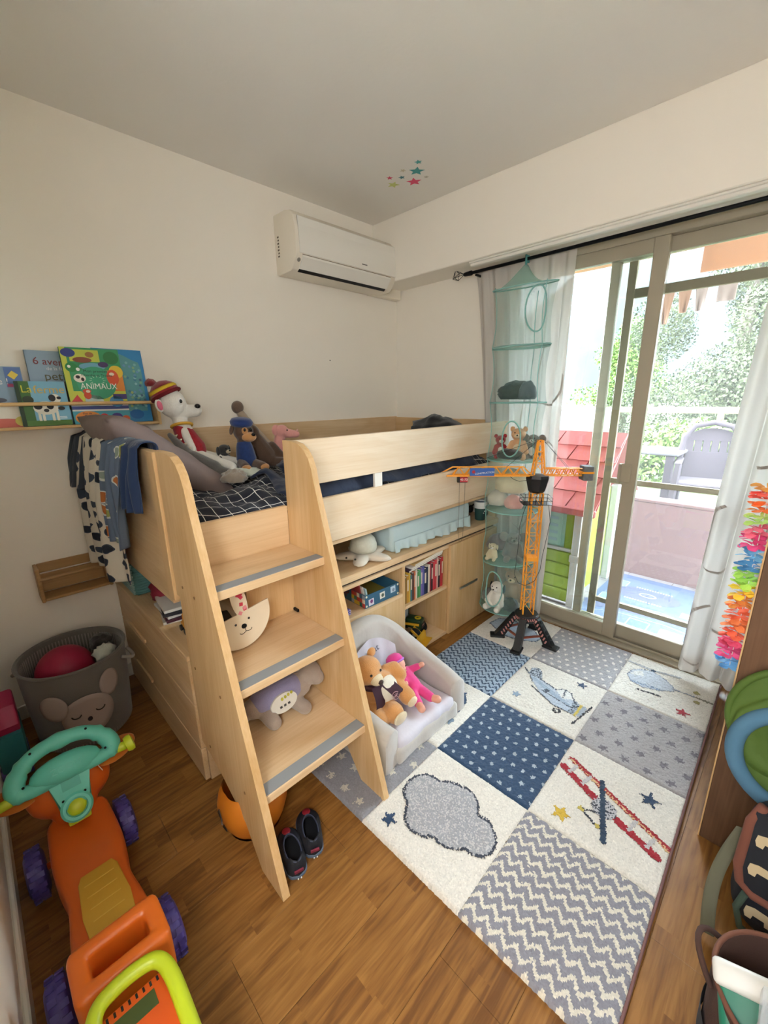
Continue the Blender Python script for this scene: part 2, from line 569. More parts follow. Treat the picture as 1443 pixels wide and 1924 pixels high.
win = thing('window_1', 'wide sliding glass door in a bronze aluminium frame', None, (1.66, 0.05, 0), kind='structure')
def part(name, mat, *boxes, parent=None, bev=0.003, smooth=None):
    b = B()
    for q in boxes: b.box(*q, bev)
    return b.build(name, mat, parent, world=True, smooth=smooth)
part('head_frame', m_alu, (0.90, 2.42, -0.005, 0.13, 2.12, 2.185), parent=win)
part('side_frame', m_alu, (0.90, 0.935, -0.005, 0.13, 0.0, 2.12), parent=win)
part('side_frame', m_alu, (2.385, 2.42, -0.005, 0.13, 0.0, 2.12), parent=win)
part('sill_track', m_alu, (0.90, 2.42, -0.03, 0.13, -0.02, 0.012), (0.935, 2.385, 0.016, 0.022, 0.012, 0.026), (0.935, 2.385, 0.056, 0.062, 0.012, 0.026), parent=win)
def leaf(x0, x1, y0, y1, sl, sr):
    f = part('sash_frame', m_alu, (x0, x0 + sl, y0, y1, 0.026, 2.12), (x1 - sr, x1, y0, y1, 0.026, 2.12), (x0 + sl, x1 - sr, y0, y1, 0.026, 0.105), (x0 + sl, x1 - sr, y0, y1, 2.055, 2.12), parent=win)
    ym = (y0 + y1) / 2
    B().box(x0 + sl, x1 - sr, ym - 0.003, ym + 0.003, 0.105, 2.055).build('pane', m_glass, f, world=True)
    return f
la = leaf(0.937, 1.735, 0.0, 0.036, 0.05, 0.065)
lb = leaf(1.475, 2.383, 0.042, 0.078, 0.045, 0.05)
B().box(1.650, 1.708, -0.012, 0.0, 0.955, 1.055, 0.003).box(1.650, 1.662, -0.028, -0.012, 0.955, 1.055, 0.003).build('handle', m_alu, la, world=True)
m_scrframe = P('tan_screen_frame', 'a8967c', 0.45, metal=0.3)
scr = B().box(1.545, 1.585, 0.09, 0.11, 0.02, 2.12, 0.002).box(2.35, 2.383, 0.09, 0.11, 0.02, 2.12, 0.002)
for z0, z1 in ((0.02, 0.05), (0.185, 0.215), (0.925, 0.955), (1.885, 1.93), (2.09, 2.12)):
    scr.box(1.585, 2.35, 0.092, 0.108, z0, z1, 0.002)
scr = scr.build('screen_frame', m_scrframe, win, world=True)
B().box(1.585, 2.35, 0.0995, 0.1005, 0.05, 2.09).build('screen_mesh', m_screen, scr, world=True)

# ================================================================== balcony and garden
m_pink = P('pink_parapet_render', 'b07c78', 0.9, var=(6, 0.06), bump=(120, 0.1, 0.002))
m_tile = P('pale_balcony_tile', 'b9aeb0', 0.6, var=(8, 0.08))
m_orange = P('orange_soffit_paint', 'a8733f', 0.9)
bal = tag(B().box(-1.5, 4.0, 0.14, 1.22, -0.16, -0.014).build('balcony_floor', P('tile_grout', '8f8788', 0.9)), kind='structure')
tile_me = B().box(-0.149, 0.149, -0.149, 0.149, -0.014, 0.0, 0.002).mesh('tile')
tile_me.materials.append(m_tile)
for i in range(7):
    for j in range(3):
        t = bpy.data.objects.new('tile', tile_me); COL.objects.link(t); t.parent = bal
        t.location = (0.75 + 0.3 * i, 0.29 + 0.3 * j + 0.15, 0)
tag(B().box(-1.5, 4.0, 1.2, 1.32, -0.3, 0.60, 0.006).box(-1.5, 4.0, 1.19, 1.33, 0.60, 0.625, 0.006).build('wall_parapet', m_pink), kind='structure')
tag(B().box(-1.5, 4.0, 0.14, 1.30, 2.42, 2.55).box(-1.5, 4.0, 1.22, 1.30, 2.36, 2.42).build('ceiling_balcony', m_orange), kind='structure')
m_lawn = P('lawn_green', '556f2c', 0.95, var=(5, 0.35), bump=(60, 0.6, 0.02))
tag(B().box(-30, 30, 1.32, 40, -0.4, 0.05).build('lawn', m_lawn), kind='structure')
# ================================================================== mid-height bed
bed = thing('mid_height_bed', 'light oak mid-height bed along the cream wall with a slatted guard rail', 'bed', (0.5, -1.05, 0.83))
BW = dict(parent=bed)
part('headboard', m_oakx, (0.004, 0.905, -2.078, -2.056, 0.74, 1.263), parent=bed, bev=0.002)
part('corner_post', m_edge, (0.907, 0.966, -2.090, -2.048, 0.775, 1.264), parent=bed, bev=0.002)
part('wall_rail', m_oak, (0.003, 0.022, -2.054, -0.024, 0.93, 1.272), parent=bed, bev=0.002)
part('footboard', m_oakx, (0.024, 0.974, -0.046, -0.024, 0.83, 1.266), parent=bed, bev=0.002)
part('guard_rail', m_oakrail, (0.975, 0.996, -1.637, -0.024, 1.085, 1.263), parent=bed, bev=0.002)
part('side_board', m_oakrail, (0.975, 0.996, -1.637, -0.024, 0.827, 1.021), parent=bed, bev=0.002)
part('rail_spacer', m_white, (0.978, 0.990, -1.196, -1.148, 1.018, 1.088), parent=bed, bev=0.001)
for yy in np.linspace(-1.98, -0.12, 14):
    part('bed_slat', m_oakx, (0.024, 0.974, yy - 0.035, yy + 0.035, 0.842, 0.857), parent=bed, bev=0.001)
part('inner_board', m_oak, (0.955, 0.972, -2.046, -0.05, 0.80, 0.842), parent=bed, bev=0.001)
part('bed_leg', m_oakz, (0.004, 0.06, -2.05, -1.99, 0.552, 0.842), parent=bed, bev=0.002)
part('bed_leg', m_oakz, (0.02, 0.075, -0.10, -0.048, 0.0, 0.83), parent=bed, bev=0.002)
part('bed_leg', m_oakz, (0.91, 0.965, -0.085, -0.048, 0.64, 0.80), parent=bed, bev=0.002)

# ------------------------------------------------------------------ stairs
st = thing('bed_steps', 'light oak three-step stair with grey grip strips leaning up to the bed', 'stairs', (1.2, -1.86, 0))
prof = [(0.974, 1.268), (1.055, 1.268), (1.095, 1.261), (1.128, 1.243), (1.152, 1.215), (1.168, 1.178), (1.178, 1.13), (1.503, 0.0), (1.383, 0.0), (1.30, 0.118), (1.156, 0.191), (1.06, 0.225), (1.000, 0.236), (0.998, 0.80), (0.974, 0.80)]
m_xz = Matrix(((1, 0, 0, 0), (0, 0, -1, 0), (0, 1, 0, 0), (0, 0, 0, 1)))    # polygon x,y -> world x,z
for y0, y1 in ((-2.083, -2.060), (-1.662, -1.639)):
    pr = prof if y0 < -2 else [(q[0] if q[0] > 0.99 else 0.997, q[1]) for q in prof]
    s_ = B().prism(pr, -y1, -y0, m_xz).build('stringer', m_oakz, st, world=True)
    if y0 < -2:
        for (sx, sz) in ((1.039, 0.846), (1.13, 0.841), (1.043, 0.555), (1.23, 0.548), (1.076, 0.262), (1.323, 0.257)):
            B().lathe([(0.0, 0.0), (0.0045, 0.0), (0.0052, 0.0012), (0.0052, 0.002), (0, 0.002)], 10, TM((sx, y0 - 0.0015, sz), R_(-90))).build('screw_cap', P('brown_screw_cap', '8a6236', 0.5), s_, world=True)
m_grip = P('grey_grip_tape', '8f9396', 0.85, bump=(900, 0.3, 0.001))
for (zt, xf) in ((0.874, 1.216), (0.591, 1.308), (0.283, 1.406)):
    t_ = part('tread', m_oak, (1.0, xf, -2.060, -1.662, zt - 0.028, zt), parent=st, bev=0.002)
    part('grip_strip', m_grip, (xf - 0.046, xf - 0.004, -2.058, -1.664, zt, zt + 0.0015), parent=t_, bev=0.0)
part('riser_board', m_oak, (0.978, 0.998, -2.056, -1.662, 0.845, 1.024), parent=st, bev=0.002)
part('back_panel', m_oakz, (0.984, 0.999, -1.86, -1.662, 0.05, 0.845), parent=st, bev=0.001)
B().box(0.999, 1.03, -1.672, -1.662, 0.592, 0.604, 0.002).build('bracket', m_blackmetal, st, world=True)

# ------------------------------------------------------------------ dresser at the head end
dr = thing('dresser', 'low oak chest of drawers under the head end of the bed', 'dresser', (0.48, -1.87, 0))
part('body', m_oakx, (0.016, 0.95, -2.056, -1.67, 0.0, 0.532), parent=dr, bev=0.002)
part('top_board', m_oakx, (0.014, 0.953, -2.080, -1.668, 0.534, 0.552), parent=dr, bev=0.002)
for z0, z1, hz in ((0.352, 0.530, 0.386), (0.158, 0.348, 0.182), (0.012, 0.154, None)):
    d_ = part('drawer_front', m_oakx, (0.016, 0.951, -2.077, -2.058, z0, z1), parent=dr, bev=0.002)
    if hz:
        part('handle', m_oakx, (0.20, 0.43, -2.088, -2.078, hz - 0.009, hz + 0.009), parent=d_, bev=0.003)

# ------------------------------------------------------------------ low cabinet and worktop under the bed
cb = thing('low_cabinet', 'long low oak cabinet with open cubbies and one door under the bed', 'cabinet', (0.75, -0.85, 0))
XF, XB = 0.972, 0.46
part('base_board', m_oak, (XB, XF, -1.61, -0.092, 0.0, 0.020), parent=cb, bev=0.001)
part('top_board', m_oak, (XB, XF, -1.61, -0.092, 0.562, 0.582), parent=cb, bev=0.001)
part('back_panel', m_oak, (XB - 0.01, XB, -1.61, -0.092, 0.0, 0.582), parent=cb, bev=0.0)
for yy in (-1.61, -0.992, -0.606, -0.112):
    part('upright', m_oakz, (XB, XF - 0.001, yy, yy + 0.020, 0.020, 0.562), parent=cb, bev=0.001)
part('shelf', m_oak, (XB, XF, -1.59, -0.992, 0.393, 0.413), parent=cb, bev=0.001)
part('shelf', m_oak, (XB, XF, -0.972, -0.606, 0.308, 0.328), parent=cb, bev=0.001)
part('front_panel', m_oakz, (XF - 0.018, XF, -1.59, -0.992, 0.020, 0.393), parent=cb, bev=0.001)
d_ = part('door', m_oakz, (XF + 0.001, XF + 0.019, -0.600, -0.092, 0.006, 0.580), parent=cb, bev=0.002)
B().box(XF + 0.019, XF + 0.030, -0.505, -0.312, 0.272, 0.286, 0.003).build('handle', m_chrome, d_, world=True)
part('groove_rail', m_dark, (XB, XF - 0.012, -1.61, -0.092, 0.582, 0.602), parent=cb, bev=0.0)
wt = tag(B().box(0.36, 0.986, -1.612, -0.052, 0.602, 0.636, 0.002).build('worktop', m_oak), 'continuous oak worktop lying on the low cabinet under the bed', 'worktop')

# ================================================================== bedding
mat_t = B().box(0.03, 0.968, -2.04, -0.055, 0.858, 0.985, 0.03, seg=3).build('mattress', P('white_mattress', 'd9d4c8', 0.9), smooth=40)
tag(mat_t, 'mattress lying on the bed slats under the duvet', 'mattress')

def grid_cloth():
    m = bpy.data.materials.new('navy_cotton_with_white_grid')
    m.use_nodes = True
    nt = m.node_tree
    b = nt.nodes['Principled BSDF']
    uv = nt.nodes.new('ShaderNodeUVMap')
    sp = nt.nodes.new('ShaderNodeSeparateXYZ')
    nt.links.new(uv.outputs[0], sp.inputs[0])
    outs = []
    for ax in ('X', 'Y'):
        f = nt.nodes.new('ShaderNodeMath'); f.operation = 'FRACT'
        nt.links.new(sp.outputs[ax], f.inputs[0])
        l = nt.nodes.new('ShaderNodeMath'); l.operation = 'LESS_THAN'; l.inputs[1].default_value = 0.055
        nt.links.new(f.outputs[0], l.inputs[0])
        outs.append(l.outputs[0])
    mx = nt.nodes.new('ShaderNodeMath'); mx.operation = 'MAXIMUM'
    nt.links.new(outs[0], mx.inputs[0]); nt.links.new(outs[1], mx.inputs[1])
    mix = nt.nodes.new('ShaderNodeMix'); mix.data_type = 'RGBA'
    mix.inputs[6].default_value = (*lin('141a2a'), 1)
    mix.inputs[7].default_value = (*lin('e4e2dc'), 1)
    nt.links.new(mx.outputs[0], mix.inputs[0])
    nt.links.new(mix.outputs[2], b.inputs['Base Color'])
    b.inputs['Roughness'].default_value = 0.85
    b.inputs['Sheen Weight'].default_value = 0.1
    return m
m_grid = grid_cloth()
m_navy = P('navy_cotton', '1b2740', 0.85, sheen=0.15, bump=(25, 0.3, 0.01))

def fbm(x, y, s, seed=0.0):
    return noise.fractal(Vector((x * s, y * s, seed)), 1.0, 2.0, 3)
def duvet_f(u, v):
    x = 0.06 + 0.895 * u
    y = -2.00 + 1.90 * v
    e = min(1.0, min(u, 1 - u) / 0.10)
    z = 0.988 + 0.045 * math.sqrt(max(0, e)) + 0.035 * fbm(x, y, 3.2, 1.3) * e + 0.022 * abs(fbm(x, y, 7.0, 5.0)) * e
    z += 0.018 * math.sin(9 * y + 14 * x + 3 * fbm(x, y, 2.0, 8)) * e
    z += 0.05 * math.exp(-((x - 0.75) ** 2 + (y + 1.25) ** 2) / 0.03) + 0.05 * math.exp(-((x - 0.55) ** 2 + (y + 0.5) ** 2) / 0.08)
    if u > 0.9: z -= 0.02 * ((u - 0.9) / 0.1) ** 2
    return (x + 0.010 * fbm(x, y, 5, 3), y + 0.010 * fbm(x, y, 5, 9), z)
dv = uvgrid('duvet', duvet_f, 110, 220, m_grid, su=17.0, sv=36.0, thick=0.012, offset=-1)
tag(dv, 'rumpled navy duvet with a white line grid spread over the bed', 'duvet')
# plain navy lining turned over near the middle and along the rail
def fold_f(u, v):
    x = 0.56 + 0.395 * u
    y = -1.58 + 1.30 * v + 0.03 * math.sin(6 * u)
    z = duvet_f((x - 0.06) / 0.895, (y + 2.0) / 1.9)[2] + 0.012 + 0.045 * math.sin(PI * min(1, u * 0.75)) * math.sin(PI * v) ** 0.5 + 0.02 * fbm(x, y, 6, 2)
    return (x, y, z)
dl = uvgrid('turned_lining', fold_f, 40, 60, m_navy, thick=0.01, parent=dv, world=True)
# a dark hump of clothes at the foot of the bed
def hump(name, cx, cy, cz, rx, ry, rz, mat, seed, amp=0.25, res=28, parent=None):
    b = B()
    b.ell((0, 0, 0), 1.0, u=res, v=res // 2)
    for v in b.bm.verts:
        n = v.co.normalized()
        d = 1 + amp * noise.fractal(n * 2.2 + Vector((seed, seed * 2, 0)), 1.0, 2.0, 3)
        v.co = Vector((cx + rx * n.x * d, cy + ry * n.y * d, max(cz - rz * 0.55, cz + rz * n.z * d)))
    return b.build(name, mat, parent, world=True, smooth=180)
tag(hump('dark_sweater', 0.62, -0.26, 1.17, 0.20, 0.16, 0.12, P('black_knit', '17181d', 0.95, sheen=0.3, bump=(200, 0.4, 0.002)), 3.0), 'crumpled black sweater heaped at the foot end of the bed', 'sweater')
tag(hump('leopard_cushion', 0.86, -0.50, 1.07, 0.07, 0.11, 0.05, P('mottled_brown_fabric', '6e553a', 0.9, var=(60, 0.8)), 5.0, 0.12), 'small mottled brown cushion showing between the guard rail boards', 'cushion')

# pillow leaning in the corner behind the clothes
def pillow(name, w, h, t, mat, m, label, cat, seed=1.0):
    b = B()
    n = 26
    def f(sgn):
        def g(u, v):
            a, c = 2 * u - 1, 2 * v - 1
            k = max(0.0, (1 - a ** 4)) ** 0.5 * max(0.0, (1 - c ** 4)) ** 0.5
            pin = 1 - 0.06 * (a * a) * (1 - c * c) - 0.0
            return (w / 2 * a * (1 - 0.07 * (1 - c * c) * 0.6), h / 2 * c * (1 - 0.07 * (1 - a * a) * 0.6), sgn * t / 2 * k * (1 + 0.18 * fbm(a, c, 1.7, seed)))
        return g
    b.grid(f(1), n, n, m); b.grid(f(-1), n, n, m)
    bmesh.ops.remove_doubles(b.bm, verts=b.bm.verts, dist=0.0008)
    o = b.build(name, mat, smooth=180)
    return tag(o, label, cat)
pillow('pillow', 0.46, 0.60, 0.15, P('mauve_grey_cotton', '84736f', 0.9, bump=(18, 0.25, 0.01)), frame_m((0.36, -1.885, 1.165), (1, 0.0, 0.0), (0, 0.77, -0.62)), 'mauve-grey pillow leaning against the headboard', 'pillow')

# ================================================================== pyjamas hung over the headboard
def drape(name, x0, x1, zf, zb, mat, seed, label, cat, yf=-2.098, amp=0.011, taper=0.0, lean=0.0, nu=44, nv=70, flare=0.0, parent=None, drop=None):
    """cloth folded over the top edge of the headboard, outer drop to zf, inner drop to zb"""
    ztop = 1.272
    Lf, Lb, Lt = ztop - zf, ztop - zb, 0.05
    tot = Lf + Lb + Lt
    def f(u, v):
        s = v * tot
        w = 1 - taper * (s / tot)
        x = (x0 + x1) / 2 + (x1 - x0) * (u - 0.5) * (w + flare * max(0, (s - Lb) / Lf))
        wav = amp * (0.45 + min(1, abs(s - Lb - Lt / 2) / 0.25)) * (math.sin(u * 11 + seed + 2.0 * noise.noise(Vector((u * 2, s * 2, seed)))) + 0.7 * math.sin(u * 23 + seed * 3 + s * 4))
        if s < Lb:
            y, z = -2.040 + abs(wav) * 0.8, zb + s
        elif s < Lb + Lt:
            a = PI * (s - Lb) / Lt
            y, z = -2.067 + 0.027 * math.cos(a), ztop + 0.014 * math.sin(a) + 0.35 * abs(wav)
        else:
            d = s - Lb - Lt
            dd = (drop(u) if drop else 1.0)
            y, z = yf - abs(wav) * 1.6 - 0.012 * min(1, d / 0.1), ztop - d * dd
            x += lean * d
        return (x, y, z)
    o = uvgrid(name, f, nu, nv, mat, su=(x1 - x0) * 10, sv=tot * 10, thick=0.004, parent=parent, world=parent is not None)
    return tag(o, label, cat) if label else o

def blotch(name, base, cols, scale, lo=0.5, outline=None):
    """printed jersey: base colour with scattered rounded shapes"""
    m = bpy.data.materials.new(name)
    m.use_nodes = True
    nt = m.node_tree
    b = nt.nodes['Principled BSDF']
    uv = nt.nodes.new('ShaderNodeUVMap')
    vo = nt.nodes.new('ShaderNodeTexVoronoi'); vo.inputs['Scale'].default_value = scale
    vo.inputs['Randomness'].default_value = 0.65
    ns = nt.nodes.new('ShaderNodeTexNoise'); ns.inputs['Scale'].default_value = scale * 1.6
    va = nt.nodes.new('ShaderNodeVectorMath'); va.operation = 'MULTIPLY_ADD'; va.inputs[1].default_value = (0.35 / scale * 1.2,) * 3
    nt.links.new(uv.outputs[0], ns.inputs['Vector'])
    nt.links.new(ns.outputs['Color'], va.inputs[0]); nt.links.new(uv.outputs[0], va.inputs[2])
    nt.links.new(va.outputs[0], vo.inputs['Vector'])
    r = nt.nodes.new('ShaderNodeValToRGB'); r.color_ramp.interpolation = 'CONSTANT'
    sep = nt.nodes.new('ShaderNodeSeparateColor')
    nt.links.new(vo.outputs['Color'], sep.inputs[0])
    nt.links.new(sep.outputs[0], r.inputs[0])
    els = r.color_ramp.elements
    n = len(cols)
    els[0].position = 0; els[0].color = (*lin(cols[0]), 1)
    els[1].position = 1.0 / n if n > 1 else 1.0; els[1].color = (*lin(cols[1 % n]), 1)
    for i in range(2, n):
        q = els.new(i / n); q.color = (*lin(cols[i]), 1)
    lt = nt.nodes.new('ShaderNodeMath'); lt.operation = 'LESS_THAN'; lt.inputs[1].default_value = lo
    nt.links.new(vo.outputs['Distance'], lt.inputs[0])
    mix = nt.nodes.new('ShaderNodeMix'); mix.data_type = 'RGBA'
    mix.inputs[6].default_value = (*lin(base), 1)
    nt.links.new(lt.outputs[0], mix.inputs[0]); nt.links.new(r.outputs[0], mix.inputs[7])
    last = mix.outputs[2]
    if outline:
        l2 = nt.nodes.new('ShaderNodeMath'); l2.operation = 'COMPARE'; l2.inputs[1].default_value = lo + 0.02; l2.inputs[2].default_value = 0.03
        nt.links.new(vo.outputs['Distance'], l2.inputs[0])
        m2 = nt.nodes.new('ShaderNodeMix'); m2.data_type = 'RGBA'
        m2.inputs[7].default_value = (*lin(outline), 1)
        nt.links.new(l2.outputs[0], m2.inputs[0]); nt.links.new(last, m2.inputs[6])
        last = m2.outputs[2]
    nt.links.new(last, b.inputs['Base Color'])
    b.inputs['Roughness'].default_value = 0.9
    MATS[name] = m
    return m
m_pj1 = blotch('cream_pyjama_with_navy_blotches', 'cfc8ba', ['28303f', '2f3848', '384252', '222a38'], 1.7, 0.33, '3a4454')
m_pj2 = blotch('grey_blue_pyjama_with_patches', '5f6f86', ['8b9a86', '9aa05a', '7d8d9a', 'b56a35', '88988e'], 1.3, 0.30, 'c9cdc8')
p1 = drape('spotted_pyjama_top', 0.05, 0.50, 0.70, 1.10, m_pj1, 1.0, 'cream fleece pyjama with navy blotches hanging lowest over the headboard', 'pyjamas', amp=0.016, lean=0.05)
drape('cuff_hem', 0.16, 0.46, 0.655, 0.70, P('dark_jersey', '2b3038', 0.95), 4.0, None, None, parent=p1, nv=6) if False else None
p2 = drape('patchwork_pyjama_top', 0.50, 0.72, 0.895, 1.12, m_pj2, 2.6, 'grey-blue pyjama with green and orange patches over the headboard', 'pyjamas', yf=-2.108, amp=0.010, lean=-0.12)
p3 = drape('navy_pyjama_bottoms', 0.70, 0.855, 1.06, 1.14, P('royal_navy_jersey', '1e3358', 0.9, sheen=0.2), 4.1, 'plain navy pyjama garment hanging beside the bed corner post', 'pyjamas', amp=0.010, lean=0.02, flare=0.05)
p4 = drape('charcoal_jersey', 0.02, 0.14, 1.05, 1.13, P('charcoal_jersey', '3d444e', 0.95, sheen=0.2), 5.5, 'charcoal jersey at the wall end of the headboard', 'clothes', amp=0.02, yf=-2.105, flare=0.25)
# ================================================================== patchwork rug
RX, RY, RA, CX, CY = 2.2499, -0.0505, 0.0161, 0.3941, 0.425
rug = thing('patchwork_rug', 'pale patchwork rug with aeroplanes, clouds, dots and zigzags on the floor', 'rug', (RX, RY, 0), (0, 0, RA))
m_rug = vcol_mat('tufted_wool', 0.98, 0.25, bump=(420, 0.5, 0.004))
m_bind = P('mauve_rug_binding', '7d5a58', 0.95)
B().box(-3 * CX + 0.004, -0.004, -4 * CY + 0.004, -0.004, 0.0, 0.008).build('backing', P('jute_backing', '8a7a66', 0.95), rug)
B().box(-0.004, 0.004, -4 * CY, 0.0, 0.0, 0.013, 0.002).build('binding', m_bind, rug)
C_CREAM, C_GREY, C_NAVY, C_LBLUE, C_DG = '#e4dfd6', '#9a989d', '#2f4a6b', '#93a5b8', '#7c7d88'
def L_(h): return np.array(lin(h.strip('#')))
def inpoly(S, T, poly):
    c = np.zeros(S.shape, bool)
    n = len(poly)
    for i in range(n):
        x1, y1 = poly[i]; x2, y2 = poly[(i + 1) % n]
        if y1 == y2: continue
        hit = ((y1 > T) != (y2 > T)) & (S < (x2 - x1) * (T - y1) / (y2 - y1) + x1)
        c ^= hit
    return c
def seg(S, T, a, b, w):
    ax, ay = a; bx, by = b
    dx, dy = (bx - ax) * CX, (by - ay) * CY
    px_, py_ = (S - ax) * CX, (T - ay) * CY
    t = np.clip((px_ * dx + py_ * dy) / (dx * dx + dy * dy + 1e-12), 0, 1)
    return np.hypot(px_ - t * dx, py_ - t * dy) < w / 2
def starm(S, T, c, r, rot=PI / 2, r2=0.42):
    return inpoly((S - c[0]) * CX, (T - c[1]) * CY, star_poly(r, r * r2, 5, rot))
def disc(S, T, c, r):
    return np.hypot((S - c[0]) * CX, (T - c[1]) * CY) < r
NPR = np.random.default_rng(3)
def make_panel(i, j):
    nu, nv = 98, 106
    # wobbly sampling so motif borders look tufted, not drawn
    sc = (np.arange(nu) + 0.5) / nu; tc_ = (np.arange(nv) + 0.5) / nv
    S, T = np.meshgrid(sc, tc_)
    S = S + NPR.normal(0, 0.003, S.shape); T = T + NPR.normal(0, 0.003, T.shape)
    col = np.zeros(S.shape + (3,)); lab = np.zeros(S.shape, int); names = ['rug_panel']
    def fill(mask, c, name=None):
        col[mask] = L_(c)
        if name:
            if name not in names: names.append(name)
            lab[mask] = names.index(name)
    key = (i, j)
    if key in ((0, 0), (1, 1), (2, 0), (0, 2), (2, 2), (1, 3)): col[:] = L_(C_CREAM)
    if key == (1, 0):
        col[:] = L_('#a3a1a5')
        u, v = S * 9.0, T * 9.5
        m = np.hypot((u + 0.5 * (np.floor(v) % 2)) % 1 - 0.5, v % 1 - 0.5) < 0.2
        fill(m, '#ded9d2')
    if key == (0, 1):
        col[:] = L_('#aaa6a8')
        for a in range(5):
            for b in range(6):
                fill(starm(S, T, ((a + 0.3 + 0.5 * (b % 2)) / 5, (b + 0.5) / 6), 0.021, 1.0, 0.5), '#77737a')
    if key == (2, 3):
        col[:] = L_('#8b8a90')
        for a in range(5):
            for b in range(5):
                fill(starm(S, T, ((a + 0.3 + 0.5 * (b % 2)) / 5, (b + 0.45) / 5), 0.022, 0.4), '#c9c2b5')
    if key == (1, 2):
        col[:] = L_('#2c4868')
        u, v = S * 9.5, T * 8.0
        m = np.hypot((u + 0.5 * (np.floor(v) % 2)) % 1 - 0.5, (v % 1 - 0.5) * 1.2) < 0.19
        fill(m, '#a9b4bf')
    if key in ((2, 1), (0, 3)):
        per = 0.0395 if key == (0, 3) else 0.033
        zig = 0.044 if key == (0, 3) else 0.040
        X, Y = S * CX, T * CY
        tri = np.abs(((X / zig) % 1) * 2 - 1) * zig * 0.62
        ph = ((Y + tri) / per) % 1
        if key == (0, 3):
            col[:] = L_('#8d8c96'); fill(ph < 0.36, '#ddd6c8')
        else:
            col[:] = L_('#9db0c4'); fill(ph < 0.38, '#29425f')
    if key == (1, 3):
        cl = [(0.07, 0.44), (0.05, 0.55), (0.08, 0.64), (0.17, 0.71), (0.27, 0.70), (0.34, 0.77), (0.43, 0.79), (0.53, 0.82), (0.62, 0.79), (0.68, 0.73), (0.72, 0.66), (0.79, 0.69), (0.87, 0.66), (0.94, 0.59), (0.97, 0.51), (0.94, 0.43), (0.86, 0.37), (0.79, 0.38), (0.73, 0.31), (0.63, 0.27), (0.55, 0.29), (0.48, 0.23), (0.39, 0.20), (0.29, 0.22), (0.23, 0.29), (0.20, 0.36), (0.13, 0.38)]
        # smooth outline
        for _ in range(2):
            q = []
            for a, b in zip(cl, cl[1:] + cl[:1]):
                q += [(0.75 * a[0] + 0.25 * b[0], 0.75 * a[1] + 0.25 * b[1]), (0.25 * a[0] + 0.75 * b[0], 0.25 * a[1] + 0.75 * b[1])]
            cl = q
        m = inpoly(S, T, cl)
        fill(m, '#a4a5ab', 'cloud')
        sp = m & (NPR.random(S.shape) < 0.3)
        col[sp] = L_('#c6c4c4')
        o = np.zeros(S.shape, bool)
        for k, (a, b) in enumerate(zip(cl, cl[1:] + cl[:1])):
            o |= seg(S, T, a, b, 0.0085)
        ph = (np.arctan2(T - 0.5, S - 0.5) * 26) % 1
        o2 = o & (NPR.random(S.shape) < 0.85)
        fill(o2, '#3c4250', 'cloud')
        fill(starm(S, T, (0.17, 0.15), 0.030, 0.3), '#2b4566', 'star')
    if key == (0, 2):
        fill(seg(S, T, (0.08, 0.75), (0.99, 0.41), 0.020), '#a3202c', 'biplane')
        sp = seg(S, T, (0.08, 0.74), (0.98, 0.40), 0.009) & (NPR.random(S.shape) < 0.7)
        col[sp] = L_('#e0b98a')
        fill(seg(S, T, (0.05, 0.62), (0.42, 0.47), 0.024), '#a3182a', 'biplane')
        fill(seg(S, T, (0.58, 0.40), (0.93, 0.29), 0.024), '#a3182a', 'biplane')
        for a, b in (((0.12, 0.60), (0.15, 0.70)), ((0.26, 0.55), (0.29, 0.66)), ((0.70, 0.37), (0.73, 0.49)), ((0.85, 0.32), (0.88, 0.43))):
            fill(seg(S, T, a, b, 0.012), '#c3c0c2', 'biplane')
        en = disc(S, T, (0.49, 0.43), 0.040)
        fill(en, '#c0bfc4', 'biplane')
        col[en & (NPR.random(S.shape) < 0.28)] = L_('#3a3f4c')
        fill(seg(S, T, (0.39, 0.68), (0.58, 0.14), 0.017), '#2c4159', 'biplane')
        fill(seg(S, T, (0.46, 0.36), (0.34, 0.30), 0.006) | seg(S, T, (0.34, 0.30), (0.49, 0.24), 0.006), '#3a3f4c', 'biplane')
        fill(disc(S, T, (0.34, 0.30), 0.009) | disc(S, T, (0.50, 0.24), 0.008), '#c9b45a', 'biplane')
        fill(starm(S, T, (0.76, 0.77), 0.038, 0.4, 0.36), '#2c4563', 'blue_star')
        fill(starm(S, T, (0.23, 0.15), 0.034, 0.25, 0.45), '#d3b03c', 'yellow_star')
    if key == (1, 1):
        body = [(0.16, 0.66), (0.30, 0.66), (0.54, 0.60), (0.78, 0.56), (0.86, 0.46), (0.80, 0.34), (0.60, 0.34), (0.40, 0.44), (0.24, 0.57)]
        fill(inpoly(S, T, body), '#b9c4d2', 'aeroplane')
        fill(seg(S, T, (0.24, 0.62), (0.74, 0.44), 0.022), '#9fb0c4', 'aeroplane')
        tail = [(0.14, 0.66), (0.12, 0.80), (0.20, 0.85), (0.26, 0.80), (0.33, 0.66)]
        tm_ = inpoly(S, T, tail); fill(tm_, '#b9c4d2', 'aeroplane'); col[tm_ & (NPR.random(S.shape) < 0.5)] = L_('#40495a')
        fill(inpoly(S, T, [(0.54, 0.59), (0.60, 0.67), (0.69, 0.66), (0.77, 0.56), (0.66, 0.50)]), '#e4e4e2', 'aeroplane')
